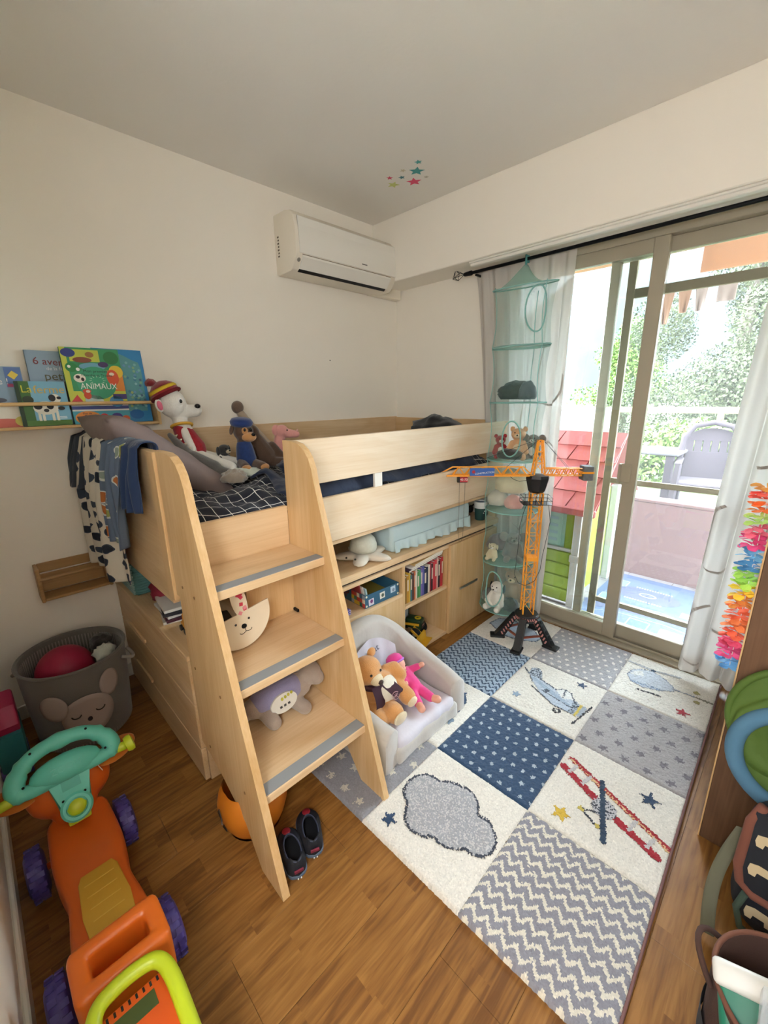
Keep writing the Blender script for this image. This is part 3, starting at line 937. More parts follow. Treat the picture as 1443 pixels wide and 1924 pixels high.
        for a, b in (((0.54, 0.60), (0.61, 0.67)), ((0.61, 0.67), (0.70, 0.65)), ((0.70, 0.65), (0.78, 0.55)), ((0.63, 0.66), (0.66, 0.51)), ((0.28, 0.48), (0.62, 0.33)), ((0.62, 0.33), (0.79, 0.33)), ((0.24, 0.57), (0.16, 0.66)), ((0.30, 0.66), (0.54, 0.60)), ((0.42, 0.48), (0.78, 0.42)), ((0.06, 0.74), (0.15, 0.67))):
            fill(seg(S, T, a, b, 0.006), '#4a5262', 'aeroplane')
        nose = inpoly(S, T, [(0.78, 0.56), (0.88, 0.52), (0.87, 0.34), (0.79, 0.33)])
        fill(nose, '#aab4c2', 'aeroplane'); col[nose & (NPR.random(S.shape) < 0.45)] = L_('#333a48')
        fill(seg(S, T, (0.87, 0.53), (0.87, 0.33), 0.012), '#d8c05a', 'aeroplane')
        fill(seg(S, T, (0.91, 0.51), (0.91, 0.36), 0.020), '#a3acba', 'aeroplane')
        fill(seg(S, T, (0.97, 0.58), (0.90, 0.20), 0.008), '#2a2c34', 'aeroplane')
        fill(disc(S, T, (0.69, 0.27), 0.017), '#2a2c34', 'aeroplane'); fill(disc(S, T, (0.69, 0.27), 0.008), '#d8d4cc', 'aeroplane')
        fill(disc(S, T, (0.46, 0.51), 0.012), '#4a5262', 'aeroplane')
        fill(starm(S, T, (0.21, 0.22), 0.026, 0.4), '#8fa3ba', 'pale_star')
        fill(starm(S, T, (0.74, 0.88), 0.028, 0.4), '#2f4a6b', 'navy_star')
    if key == (0, 0):
        body = [(0.09, 0.47), (0.11, 0.60), (0.20, 0.69), (0.33, 0.72), (0.46, 0.66), (0.58, 0.56), (0.60, 0.48), (0.46, 0.38), (0.30, 0.33), (0.16, 0.36)]
        fill(inpoly(S, T, body), '#c3cad4', 'helicopter')
        fill(inpoly(S, T, [(0.11, 0.50), (0.14, 0.60), (0.22, 0.66), (0.26, 0.55)]), '#e2e2e0', 'helicopter')
        for a, b in list(zip(body, body[1:] + body[:1])): fill(seg(S, T, a, b, 0.005) & (NPR.random(S.shape) < 0.8), '#8c9ab0', 'helicopter')
        fill(seg(S, T, (0.16, 0.37), (0.46, 0.40), 0.016) & (NPR.random(S.shape) < 0.7), '#7f93b0', 'helicopter')
        fill(seg(S, T, (0.58, 0.52), (0.95, 0.53), 0.008), '#93a0b4', 'helicopter')
        fill(seg(S, T, (0.03, 0.77), (0.28, 0.75), 0.014) | seg(S, T, (0.36, 0.76), (0.60, 0.81), 0.014), '#b4b7be', 'helicopter')
        fill(disc(S, T, (0.32, 0.75), 0.010), '#32495f', 'helicopter')
        fill(seg(S, T, (0.26, 0.25), (0.49, 0.28), 0.009), '#40444e', 'helicopter')
        fill(seg(S, T, (0.82, 0.53), (0.97, 0.53), 0.010), '#8b8878', 'helicopter')
        fill(disc(S, T, (0.81, 0.62), 0.013) | disc(S, T, (0.84, 0.44), 0.013), '#a89e66', 'helicopter')
        fill(starm(S, T, (0.75, 0.15), 0.034, 0.3, 0.38), '#b0283a', 'star')
    if key == (2, 2):
        fill(inpoly(S, T, [(0.64, 0.80), (0.76, 0.84), (0.86, 0.70), (0.88, 0.52), (0.78, 0.58), (0.72, 0.68)]), '#33506f', 'aeroplane')
        fill(inpoly(S, T, [(0.80, 0.42), (0.92, 0.40), (0.90, 0.30)]), '#7f93a8', 'aeroplane')
    if key == (2, 0):
        ring = [(0.10, 0.40), (0.14, 0.62), (0.34, 0.72), (0.52, 0.62), (0.70, 0.66), (0.90, 0.50), (0.88, 0.38), (0.66, 0.26), (0.48, 0.24), (0.30, 0.30)]
        fill(inpoly(S, T, ring), '#b5c3d2', 'cloud')
        for a, b in zip(ring, ring[1:] + ring[:1]): fill(seg(S, T, a, b, 0.008) & (NPR.random(S.shape) < 0.8), '#5a6c86', 'cloud')
    # colour noise of the yarn
    col *= (1 + NPR.normal(0, 0.06, S.shape + (1,)))
    col = np.clip(col, 0, 1)
    # geometry
    u = np.linspace(0, 1, nu + 1); v = np.linspace(0, 1, nv + 1)
    U, V = np.meshgrid(u, v)
    edge = np.minimum(np.minimum(U, 1 - U) * CX, np.minimum(V, 1 - V) * CY)
    z = 0.015 + NPR.normal(0, 0.0010, U.shape) - 0.007 * np.exp(-(edge / 0.0035) ** 2)
    out = ((i == 0) & (U > 0.999)) | ((i == 2) & (U < 0.001)) | ((j == 0) & (V > 0.999)) | ((j == 3) & (V < 0.001))
    z[out] = 0.0
    X = -i * CX - CX + U * CX + NPR.normal(0, 0.0006, U.shape); Y = -j * CY - CY + V * CY + NPR.normal(0, 0.0006, U.shape)
    verts = np.stack([X, Y, z], -1).reshape(-1, 3)
    w = nu + 1
    jj, ii = np.meshgrid(np.arange(nv), np.arange(nu), indexing='ij')
    quads = np.stack([jj * w + ii, jj * w + ii + 1, (jj + 1) * w + ii + 1, (jj + 1) * w + ii], -1).reshape(-1, 4)
    labf = lab.reshape(-1); colf = col.reshape(-1, 3)
    objs = []
    for k, nm in enumerate(names):
        sel = labf == k
        if not sel.any(): continue
        q = quads[sel]
        uniq, inv = np.unique(q.ravel(), return_inverse=True)
        me = bpy.data.meshes.new(nm)
        vv = verts[uniq].copy()
        if k: vv[:, 2] += 0.0015
        me.from_pydata(vv.tolist(), [], inv.reshape(-1, 4).tolist())
        at = me.color_attributes.new('col', 'FLOAT_COLOR', 'CORNER')
        cc = np.repeat(np.concatenate([colf[sel], np.ones((sel.sum(), 1))], 1), 4, axis=0)
        at.data.foreach_set('color', cc.astype(np.float32).ravel())
        o = link(nm, me, m_rug, rug if k == 0 else objs[0], smooth=180)
        objs.append(o)
for i in range(3):
    for j in range(4):
        make_panel(i, j)

# ================================================================== curtains and rod
m_sheer = bpy.data.materials.new('white_sheer_curtain')
m_sheer.use_nodes = True
_n = m_sheer.node_tree
_n.nodes.clear()
_o = _n.nodes.new('ShaderNodeOutputMaterial')
_d = _n.nodes.new('ShaderNodeBsdfDiffuse'); _d.inputs[0].default_value = (*lin('cdc6bf'), 1)
_t = _n.nodes.new('ShaderNodeBsdfTranslucent'); _t.inputs[0].default_value = (*lin('f2efe9'), 1)
_x = _n.nodes.new('ShaderNodeBsdfTransparent')
_m1 = _n.nodes.new('ShaderNodeMixShader'); _m1.inputs[0].default_value = 0.14
_m2 = _n.nodes.new('ShaderNodeMixShader'); _m2.inputs[0].default_value = 0.008
_n.links.new(_d.outputs[0], _m1.inputs[1]); _n.links.new(_t.outputs[0], _m1.inputs[2])
_n.links.new(_m1.outputs[0], _m2.inputs[1]); _n.links.new(_x.outputs[0], _m2.inputs[2]); _n.links.new(_m2.outputs[0], _o.inputs[0])
m_band = m_sheer.copy(); m_band.name = 'grey_woven_swirl'
for nd in m_band.node_tree.nodes:
    if nd.type in ('BSDF_DIFFUSE', 'BSDF_TRANSLUCENT'): nd.inputs[0].default_value = (*lin('b9b0a8'), 1)

rod = thing('curtain_rod', 'black curtain rod with a wire diamond finial under the white beam', 'curtain rod', (1.55, -0.10, 2.135))
B().tube([(0.70, -0.10, 2.135), (2.86, -0.10, 2.135)], 0.009, 12).build('pole', m_blackmetal, rod, world=True, smooth=40)
B().lathe([(0.0, 0), (0.013, 0), (0.014, 0.006), (0.012, 0.045), (0.010, 0.055), (0, 0.055)], 14, TM((0.725, -0.10, 2.135), 0, R_(-90))).build('finial_collar', m_blackmetal, rod, world=True, smooth=40)
fin = B()
tip, base = (0.672, -0.10, 2.137), (0.585, -0.10, 2.125)
ring = [(0.615, -0.10 + 0.030 * math.cos(a), 2.140 + 0.030 * math.sin(a)) for a in (0.6, 0.6 + PI / 2, 0.6 + PI, 0.6 + 1.5 * PI)]
for k in range(4):
    fin.tube([ring[k], ring[(k + 1) % 4]], 0.0018, 5); fin.tube([tip, ring[k]], 0.0018, 5); fin.tube([base, ring[k]], 0.0018, 5)
fin.build('wire_finial', m_blackmetal, rod, world=True)
for xx in (0.76, 2.5):
    B().box(xx - 0.006, xx + 0.006, -0.11, 0.0, 2.110, 2.122, 0.002).build('bracket', m_blackmetal, rod, world=True)

def curtain(name, top, bot, ztop, zbot, folds, amp, y0, label, seed, swirl):
    """top/bot: (x0, x1) at head and hem"""
    def f(u, v):
        t = v ** 0.8
        x = (top[0] * (1 - t) + bot[0] * t) * (1 - u) + (top[1] * (1 - t) + bot[1] * t) * u
        a = amp * (0.35 + 0.65 * min(1, v * 2.5))
        ph = u * folds * 2 * PI + seed + 0.9 * math.sin(u * 5 + seed) + 0.35 * math.sin(v * 4 + u * 6)
        y = y0 + a * math.sin(ph) + 0.3 * a * math.sin(2.3 * ph + v * 3)
        x += 0.35 * a * math.cos(ph)
        return (x, y, ztop + (zbot - ztop) * v + 0.012 * math.sin(u * 9) * v)
    c = uvgrid(name, f, 150, 90, m_sheer, su=1, sv=1)
    tag(c, label, 'curtain')
    # woven swirls carried on the cloth
    for k, (cu, cv, r, a0, a1) in enumerate(swirl):
        b = B()
        pts = []
        for s in range(25):
            a = a0 + (a1 - a0) * s / 24
            uu, vv = cu + r * 0.30 * math.cos(a), cv + r * 0.16 * math.sin(a)
            pts.append((min(0.99, max(0.01, uu)), min(0.995, max(0.01, vv))))
        vs, fs = [], []
        for s, (uu, vv) in enumerate(pts):
            n_ = 0.005
            p0, p1 = Vector(f(uu - n_, vv - n_ * 0.6)), Vector(f(uu + n_, vv + n_ * 0.6))
            for q in (p0, p1):
                q.y -= 0.0025
                vs.append(q)
        for s in range(24): fs.append((2 * s, 2 * s + 1, 2 * s + 3, 2 * s + 2))
        b._new(vs, fs)
        b.build('woven_swirl', m_band, c)
    return c
curtain('sheer_curtain', (0.722, 1.335), (0.93, 1.31), 2.152, 0.05, 6, 0.022, -0.060, 'white sheer curtain bunched left of the glass door behind the hanging net', 0.4,
        [(0.86, 0.30, 0.5, 0, 4.5), (0.62, 0.42, 0.4, 1, 5), (0.90, 0.55, 0.45, 2, 6), (0.55, 0.68, 0.4, 0, 4), (0.8, 0.8, 0.5, 1, 5)])
curtain('sheer_curtain', (2.155, 2.80), (2.075, 2.56), 2.152, 0.035, 6, 0.030, -0.072, 'white sheer curtain with grey swirls right of the glass door', 1.9,
        [(0.20, 0.42, 0.5, -1.5, 1.6), (0.25, 0.56, 0.55, -1.6, 1.5), (0.10, 0.66, 0.5, 1.2, 4.4), (0.22, 0.80, 0.5, -1.5, 1.7), (0.12, 0.90, 0.5, 1.5, 4.6)])

# ================================================================== air conditioner
m_ac = P('ivory_plastic', 'ece3d3', 0.35)
ac = thing('air_conditioner', 'ivory wall-mounted air conditioner high on the cream wall', 'air conditioner', (0.1, -0.60, 2.1))
def yprism(prof, y0, y1, bev=0.0):
    return B().prism(prof, -y1, -y0, m_xz, bev)
acp = [(0.0, 2.405), (0.11, 2.405), (0.165, 2.392), (0.195, 2.365), (0.208, 2.30), (0.212, 2.20), (0.204, 2.165), (0.165, 2.112), (0.145, 2.102), (0.02, 2.098), (0.0, 2.105)]
yprism(acp, -1.005, -0.225, 0.006).build('housing', m_ac, ac, world=True, smooth=35)
yprism([(0.197, 2.366), (0.2105, 2.30), (0.2145, 2.20), (0.2125, 2.183), (0.206, 2.183), (0.206, 2.36)], -0.985, -0.232, 0.002).build('front_panel', m_white, ac, world=True, smooth=35)
lv = yprism([(0.2065, 2.172), (0.209, 2.176), (0.2105, 2.165), (0.172, 2.112), (0.166, 2.114)], -0.965, -0.275, 0.0).build('louver', m_white, ac, world=True, smooth=35)
yprism([(0.167, 2.1135), (0.170, 2.1115), (0.155, 2.100), (0.15, 2.103)], -0.965, -0.285, 0.0).build('outlet_slot', m_black, ac, world=True)
B().box(0.2072, 0.2095, -0.965, -0.275, 2.1755, 2.1785).build('panel_gap', P('brown_shadow_gap', '6e5b4a', 0.8), ac, world=True)
B().box(0.2140, 0.2152, -0.53, -0.488, 2.205, 2.211).build('logo', P('grey_print', '77716a', 0.5), ac, world=True)
B().lathe([(0, 0), (0.010, 0), (0.011, 0.002), (0.008, 0.004), (0, 0.004)], 16, TM((0.1975, -0.985, 2.15), 0, R_(125))).build('sensor_button', P('grey_plastic', '8c877e', 0.4), ac, world=True, smooth=40)
B().box(0.0, 0.0, 0, 0, 0, 0) if False else None
lab = B()
for k in range(7):
    lab.box(0.030 + 0.004 * (k % 2), 0.045, -1.0065, -1.0055, 2.19 + 0.016 * k, 2.198 + 0.016 * k)
lab.build('rating_label', P('brown_print', '6d5f50', 0.6), ac, world=True)
tag(B().box(0.0, 0.058, -0.30, -0.012, 2.098, 2.165, 0.004).build('pipe_trunking', m_ac), 'ivory pipe duct running from the air conditioner to the corner', 'duct')

# ================================================================== star stickers on the ceiling
for (x, y, r, c, rot, lab_) in ((0.732, -0.61, 0.020, '3f9a98', 0.2, 'small teal star sticker on the ceiling nearest the camera end of the cluster'), (0.670, -0.55, 0.042, '3f9a98', 0.5, 'large teal star sticker on the ceiling'), (0.625, -0.606, 0.016, 'cfc3a8', 0.9, 'small beige star sticker beside the large teal star'),
                                (0.573, -0.559, 0.018, '4a8a92', 0.1, 'small dark teal star sticker above the pink star'), (0.666, -0.468, 0.014, 'c3bcae', 0.6, 'tiny pale star sticker right of the pink star'), (0.525, -0.602, 0.018, 'd9486a', 0.4, 'small pink star sticker at the left of the cluster'),
                                (0.487, -0.534, 0.034, 'c8cf7a', 0.8, 'lime star sticker on the ceiling'), (0.588, -0.477, 0.042, 'e0486e', 0.3, 'large pink star sticker on the ceiling')):
    tag(B().prism(star_poly(r, r * 0.45, 5, rot), H - 0.0012, H - 0.0002, TM((x, y, 0))).build('star_sticker', P('sticker_' + c, c, 0.6)), lab_, 'sticker', 'star stickers on the ceiling')

# ================================================================== wall racks with picture books
m_pine = wood('pale_pine_along_y', 'e2c08c', 'cfa56c', 'y')
def rack(y0, y1, zb, label, back=False, d=0.10):
    m_pine = wood('shaded_pine_along_y', 'b8915f', '9c7548', 'y') if back else MATS['pale_pine_along_y']  # low rack: darker pine copy with its shade in the colour
    r = thing('wall_book_rack', label, 'book rack', (0.05, (y0 + y1) / 2, zb), group='pine wall book racks')
    for yy in (y0, y1 - 0.014):
        part('end_bracket', m_pine, (0.0, d, yy, yy + 0.014, zb, zb + 0.155), parent=r, bev=0.003)
    part('bottom_board', m_pine, (0.0, d, y0 + 0.014, y1 - 0.014, zb + 0.004, zb + 0.016), parent=r, bev=0.002)
    B().tube([(d - 0.006, y0 + 0.007, zb + 0.105), (d - 0.006, y1 - 0.007, zb + 0.105)], 0.0075, 12).build('dowel', m_pine, r, world=True, smooth=40)
    part('back_rail', m_pine, (0.0, 0.010, y0 + 0.014, y1 - 0.014, zb + (0.112 if back else 0.02), zb + 0.155 if back else zb + 0.06), parent=r, bev=0.002)
    if back:
        part('back_rail', m_pine, (0.0, 0.010, y0 + 0.014, y1 - 0.014, zb + 0.02, zb + 0.104), parent=r, bev=0.002)
    return r
rack(-2.62, -1.775, 1.302, 'pine wall rack holding upright picture books above the headboard')
rack(-2.372, -2.10, 0.562, 'empty pine wall rack low on the wall beside the dresser', back=True)

def book(name, y0, y1, z0, z1, xb, xt, th, mat, label, spine=True):
    """book leaning on the wall: bottom front at x=xb, top front at x=xt"""
    Hh = math.hypot(z1 - z0, xb - xt)
    m = frame_m((xb, y0, z0), (0, 1, 0), (xt - xb, 0, z1 - z0))
    t = thing(name, label, 'book', (xb, (y0 + y1) / 2, z0), group='picture books in the wall rack')
    w = y1 - y0
    B().box(0.0015, w - 0.003, 0.002, Hh - 0.002, -th + 0.0015, -0.0015, mtx=m).build('pages', P('page_white', 'e6e0d2', 0.9), t, world=True)
    b = B().box(0, w, 0, Hh, -0.0015, 0.0, mtx=m).box(0, w, 0, Hh, -th, -th + 0.0015, mtx=m).box(0, 0.0018, 0, Hh, -th, 0.0, mtx=m)
    b.build('cover', mat, t, world=True)
    return t, m, w, Hh
def flat(t, m, poly, mat, z=0.0004, name='printed_shape', h=0.0004):
    return B().prism(poly, z, z + h, m).build(name, mat, t, world=True)
def ellp(cx, cy, rx, ry, n=18, rot=0.0):
    return [(cx + rx * math.cos(a) * math.cos(rot) - ry * math.sin(a) * math.sin(rot), cy + rx * math.cos(a) * math.sin(rot) + ry * math.sin(a) * math.cos(rot)) for a in [2 * PI * k / n for k in range(n)]]
def rectp(x0, y0, x1, y1): return [(x0, y0), (x1, y0), (x1, y1), (x0, y1)]
def cp(c): return P('print_' + c, c, 0.45)
# left book
t, m, w, h = book('picture_book', -2.52, -2.262, 1.319, 1.552, 0.070, 0.058, 0.010, cp('8ba3b8'), 'pale blue board book at the left end of the wall rack')
flat(t, m, rectp(0.205, 0.155, 0.256, 0.231), cp('5a78b0')); flat(t, m, [(0.213, 0.200), (0.229, 0.218), (0.247, 0.203), (0.231, 0.184)], cp('e3c84e'), 0.0008)
flat(t, m, rectp(0.207, 0.156, 0.256, 0.168), cp('c04a78'), 0.0008); text('title_lettering', 'encore !', 0.034, cp('e8e6e0'), t, m @ TM((0.155, 0.176, 0.0006)), world=True)
flat(t, m, rectp(0.0, 0.0, 0.25, 0.085), cp('e4dccc')); flat(t, m, ellp(0.17, 0.012, 0.075, 0.022), cp('d06a5a'), 0.0008); flat(t, m, ellp(0.228, 0.022, 0.024, 0.020), cp('d9cc62'), 0.001); flat(t, m, ellp(0.16, 0.105, 0.035, 0.010), cp('53565f'), 0.0008)
flat(t, m, rectp(0.14, 0.198, 0.162, 0.214), cp('9a4a98'))
# bear book behind
t, m, w, h = book('picture_book', -2.236, -2.03, 1.319, 1.622, 0.036, 0.020, 0.012, cp('93a9bd'), 'grey-blue story book with a brown bear behind the animal book')
text('title_lettering', '6 aventures', 0.040, cp('7c2f30'), t, m @ TM((0.022, 0.262, 0.0006), rz=-0.05), align='LEFT', world=True, xs=1.0)
text('title_lettering', 'de la fée', 0.020, cp('dfe4e6'), t, m @ TM((0.062, 0.232, 0.0006)), align='LEFT', world=True)
text('title_lettering', 'petite', 0.048, cp('5c5a3c'), t, m @ TM((0.050, 0.200, 0.0006)), align='LEFT', world=True)
flat(t, m, ellp(0.125, 0.155, 0.024, 0.028), cp('6b4a36')); flat(t, m, ellp(0.13, 0.105, 0.05, 0.045), cp('7a573f'), 0.0006)
flat(t, m, [(0.02, 0.10), (0.035, 0.145), (0.05, 0.10)], cp('3a5560')); flat(t, m, [(0.045, 0.09), (0.058, 0.13), (0.07, 0.09)], cp('3a5560'))
# la ferme
t, m, w, h = book('picture_book', -2.295, -2.130, 1.319, 1.497, 0.088, 0.075, 0.014, cp('7db3cc'), 'light blue farm book with a spotted cow in front')
flat(t, m, rectp(0.0, 0.0, 0.045, h), cp('3f6b2f')); flat(t, m, rectp(0.0, 0.0, w, 0.022), cp('4d7a32'), 0.0008); flat(t, m, rectp(0.0, 0.0, 0.013, h), cp('1f3a1e'), 0.001)
text('title_lettering', 'La', 0.040, cp('d9cf3c'), t, m @ TM((0.034, h - 0.032, 0.0012)), world=True)
text('title_lettering', 'ferme', 0.044, cp('d8b45c'), t, m @ TM((0.108, h - 0.034, 0.0012)), world=True)
flat(t, m, ellp(0.033, 0.105, 0.018, 0.016), cp('2b3a24'), 0.0012)
flat(t, m, ellp(0.085, 0.072, 0.042, 0.027), cp('e8e2d2'), 0.0008)
for a, b in ((0.055, 0.0), (0.068, 0.0), (0.100, 0.0), (0.115, 0.0)): flat(t, m, rectp(a, 0.02, a + 0.009, 0.06), cp('e8e2d2'), 0.0008)
for c_ in ((0.06, 0.078, 0.014, 0.012), (0.10, 0.08, 0.012, 0.014), (0.085, 0.062, 0.009, 0.007), (0.112, 0.112, 0.012, 0.014), (0.135, 0.112, 0.008, 0.006), (0.137, 0.07, 0.012, 0.008)): flat(t, m, ellp(*c_), cp('1e1e22'), 0.0013)
flat(t, m, ellp(0.122, 0.108, 0.018, 0.020), cp('e8e2d2'), 0.0010)
for k in range(2): flat(t, m, rectp(0.125, 0.034 - 0.006 * k, 0.15, 0.037 - 0.006 * k), cp('dfe8ea'))
# animaux
t, m, w, h = book('picture_book', -2.121, -1.902, 1.319, 1.640, 0.082, 0.046, 0.016, cp('3c9a66'), 'large bright green book of animals in the middle of the rack')
flat(t, m, rectp(0.0, 0.0, w, 0.055), cp('4aa0b4')); flat(t, m, ellp(0.055, 0.025, 0.05, 0.030), cp('e08a3a'), 0.0008); text('title_lettering', '50', 0.026, cp('3a2a2a'), t, m @ TM((0.052, 0.028, 0.0014)), world=True)
text('title_lettering', 'Plus de', 0.012, cp('3a2a2a'), t, m @ TM((0.052, 0.045, 0.0014)), world=True)
flat(t, m, rectp(0.0, 0.055, w, 0.088), cp('e3e0da')); flat(t, m, rectp(0.0, 0.062, w, 0.076), cp('3d4a8c'), 0.0008)
flat(t, m, ellp(0.115, 0.028, 0.018, 0.015), cp('d0323a'), 0.0010); flat(t, m, ellp(0.165, 0.028, 0.022, 0.016), cp('4a3a8a'), 0.0010); flat(t, m, ellp(0.20, 0.020, 0.016, 0.012), cp('d8643a'), 0.0010)
for k in range(5): flat(t, m, rectp(0.100 + 0.008 * k, 0.008, 0.103 + 0.008 * k, 0.020), cp('d0323a'), 0.0009)
flat(t, m, rectp(0.0, 0.088, w, 0.14), cp('c9cc4c')); flat(t, m, ellp(0.09, 0.10, 0.035, 0.024), cp('b9d0cf'), 0.0010); flat(t, m, ellp(0.175, 0.095, 0.028, 0.024), cp('4a8fc0'), 0.0010); flat(t, m, [(0.0, 0.09), (0.03, 0.125), (0.05, 0.09)], cp('c8383c'), 0.0010)
flat(t, m, rectp(0.0, 0.09, 0.02, h), cp('c9cf52'), 0.0006); flat(t, m, rectp(0.15, 0.14, w, 0.23), cp('e08a3a'), 0.0006); flat(t, m, rectp(0.165, 0.105, w, 0.128), cp('4a3a7a'), 0.0010)
flat(t, m, ellp(0.112, 0.175, 0.075, 0.070, 26), cp('3fa27a'), 0.0010)
text('title_lettering', 'ANIMAUX', 0.036, cp('eef2ea'), t, m @ TM((0.118, 0.160, 0.0018)), world=True, xs=0.85)
text('title_lettering', 'Mon premier', 0.017, cp('20503c'), t, m @ TM((0.115, 0.225, 0.0018)), world=True)
text('title_lettering', 'Cherche et Trouve', 0.015, cp('20503c'), t, m @ TM((0.118, 0.208, 0.0018)), world=True)
for k in range(12):
    a = 2 * PI * k / 12
    flat(t, m, [(0.116 + 0.022 * math.cos(a - 0.06), 0.186 + 0.014 * math.sin(a - 0.06)), (0.116 + 0.034 * math.cos(a), 0.186 + 0.022 * math.sin(a)), (0.116 + 0.022 * math.cos(a + 0.06), 0.186 + 0.014 * math.sin(a + 0.06))], cp('d8ecd8'), 0.0016)
flat(t, m, rectp(0.03, 0.265, 0.14, 0.315), cp('c9cf52'), 0.0008); flat(t, m, ellp(0.028, 0.30, 0.026, 0.018), cp('2f3f8a'), 0.0012); flat(t, m, ellp(0.075, 0.272, 0.035, 0.012), cp('8a4a34'), 0.0012); flat(t, m, ellp(0.105, 0.295, 0.016, 0.012), cp('9a6a34'), 0.0012)
flat(t, m, ellp(0.185, 0.285, 0.030, 0.028), cp('2f7a44'), 0.0012); flat(t, m, ellp(0.15, 0.255, 0.020, 0.012), cp('4a3a6a'), 0.0012); flat(t, m, ellp(0.108, 0.245, 0.05, 0.016), cp('6fa9bf'), 0.0008)
flat(t, m, ellp(0.195, 0.225, 0.028, 0.028), cp('e8c23c'), 0.0009); flat(t, m, ellp(0.178, 0.20, 0.024, 0.034), cp('d9542f'), 0.0012); flat(t, m, ellp(0.176, 0.215, 0.010, 0.007), cp('f0e0c8'), 0.0016)
flat(t, m, ellp(0.03, 0.24, 0.022, 0.02), cp('2f8a4a'), 0.0012); flat(t, m, ellp(0.052, 0.232, 0.007, 0.007), cp('f0f0ea'), 0.0016); flat(t, m, ellp(0.022, 0.243, 0.006, 0.006), cp('f0f0ea'), 0.0016)
flat(t, m, ellp(0.052, 0.195, 0.022, 0.018), cp('efe9dc'), 0.0012); flat(t, m, ellp(0.046, 0.200, 0.008, 0.007), cp('1e1e22'), 0.0016); flat(t, m, ellp(0.062, 0.190, 0.006, 0.008), cp('1e1e22'), 0.0016)
flat(t, m, ellp(0.068, 0.122, 0.014, 0.016), cp('d8502f'), 0.0014); flat(t, m, ellp(0.068, 0.140, 0.016, 0.010), cp('d8502f'), 0.0014); flat(t, m, ellp(0.072, 0.139, 0.008, 0.006), cp('f0e0c8'), 0.0018)
# blue sound book behind
t, m, w, h = book('picture_book', -2.00, -1.800, 1.319, 1.645, 0.055, 0.020, 0.014, cp('2f86c0'), 'deep blue book at the right end of the wall rack')
flat(t, m, [(0.06, 0.05), (0.185, 0.05), (0.188, 0.24), (0.18, 0.272), (0.15, 0.285), (0.125, 0.30), (0.10, 0.31), (0.06, 0.31)], cp('5a9aa0'), 0.0006)
r2 = random.Random(4)
for k in range(46):
    flat(t, m, ellp(0.112 + 0.07 * r2.random(), 0.06 + 0.21 * r2.random(), 0.006, 0.006, 8), cp(r2.choice(['7fb7b8', '3f7f9a', '86b08a', '4a6f8c', '8fc0c6', 'a3b06a', '6a9ac0'])), 0.0010 + 0.0001 * (k % 3))
flat(t, m, ellp(0.135, 0.035, 0.03, 0.022), cp('1f6ab0'), 0.0012)
# ================================================================== soft toys: materials and helpers
def fur(name, c, s=0.35):
    return P('plush_' + name, c, 0.95, sheen=s, bump=(260, 0.55, 0.004), var=(35, 0.12))
m_eye = P('black_bead', '0c0c0e', 0.15)
def bead(name, c, r, mat, parent, n=10):
    return B().ell(c, r, u=n, v=max(6, n // 2)).build(name, mat, parent, world=True, smooth=180)

def plush(label, loc, rz, s, body, belly=None, ear='round', muzzle=None, tilt=0.0, cat='soft toy', group=None, name='soft_toy', nose=None, arms=True, legs=True, voxel=0.0045, head_r=0.17, ear_mat=None):
    """generic sitting soft toy about s metres tall, facing local +x"""
    t = thing(name, label, cat, loc, (0, 0, rz), group)
    T = TM(loc, 0, 0, rz) @ TM((0, 0, 0), 0, tilt, 0)
    def w(x, y, z): return tuple(T @ Vector((x * s, y * s, z * s)))
    rot = (0, tilt, rz)
    ps = [(w(0, 0, 0.27), (0.20 * s, 0.21 * s, 0.27 * s), rot), (w(0.03, 0, 0.70), (head_r * 1.1 * s, head_r * 1.2 * s, head_r * s), rot), ('c', w(0, 0, 0.4), w(0.01, 0, 0.62), 0.12 * s)]
    if arms:
        for q in (-1, 1): ps.append(('c', w(0.02, 0.17 * q, 0.47), w(0.16, 0.26 * q, 0.22), 0.065 * s, 0.075 * s))
    if legs:
        for q in (-1, 1): ps.append(('c', w(0.04, 0.13 * q, 0.09), w(0.32, 0.19 * q, 0.09), 0.09 * s, 0.10 * s))
    b_ = blob('body', ps, body, t, True, max(voxel, s * 0.018))
    em = ear_mat or body
    for q in (-1, 1):
        if ear == 'round': B().ell(w(-0.01, 0.17 * q, 0.84), (0.035 * s, 0.075 * s, 0.075 * s), rot).build('ear', em, t, True, 180)
        elif ear == 'long': B().ell(w(-0.02, 0.08 * q, 1.02), (0.03 * s, 0.055 * s, 0.20 * s), rot).build('ear', em, t, True, 180)
        elif ear == 'flop': B().ell(w(0.0, 0.22 * q, 0.68), (0.07 * s, 0.035 * s, 0.14 * s), rot).build('ear', em, t, True, 180)
        elif ear == 'big': B().ell(w(-0.02, 0.28 * q, 0.72), (0.03 * s, 0.14 * s, 0.15 * s), rot).build('ear', em, t, True, 180)
        bead('eye', w(0.03 + head_r * 0.95, 0.075 * q, 0.75), 0.020 * s, m_eye, t, 8)
    if muzzle is not None:
        B().ell(w(0.03 + head_r * 0.95, 0, 0.655), (0.075 * s, 0.085 * s, 0.062 * s), rot).build('muzzle', muzzle, t, True, 180)
        bead('nose', w(0.03 + head_r * 0.95 + 0.070, 0, 0.685), (0.022 * s, 0.032 * s, 0.022 * s), nose or m_eye, t)
    if belly is not None:
        B().ell(w(0.075, 0, 0.28), (0.14 * s, 0.145 * s, 0.19 * s), rot).build('belly_patch', belly, t, True, 180)
    return t, w

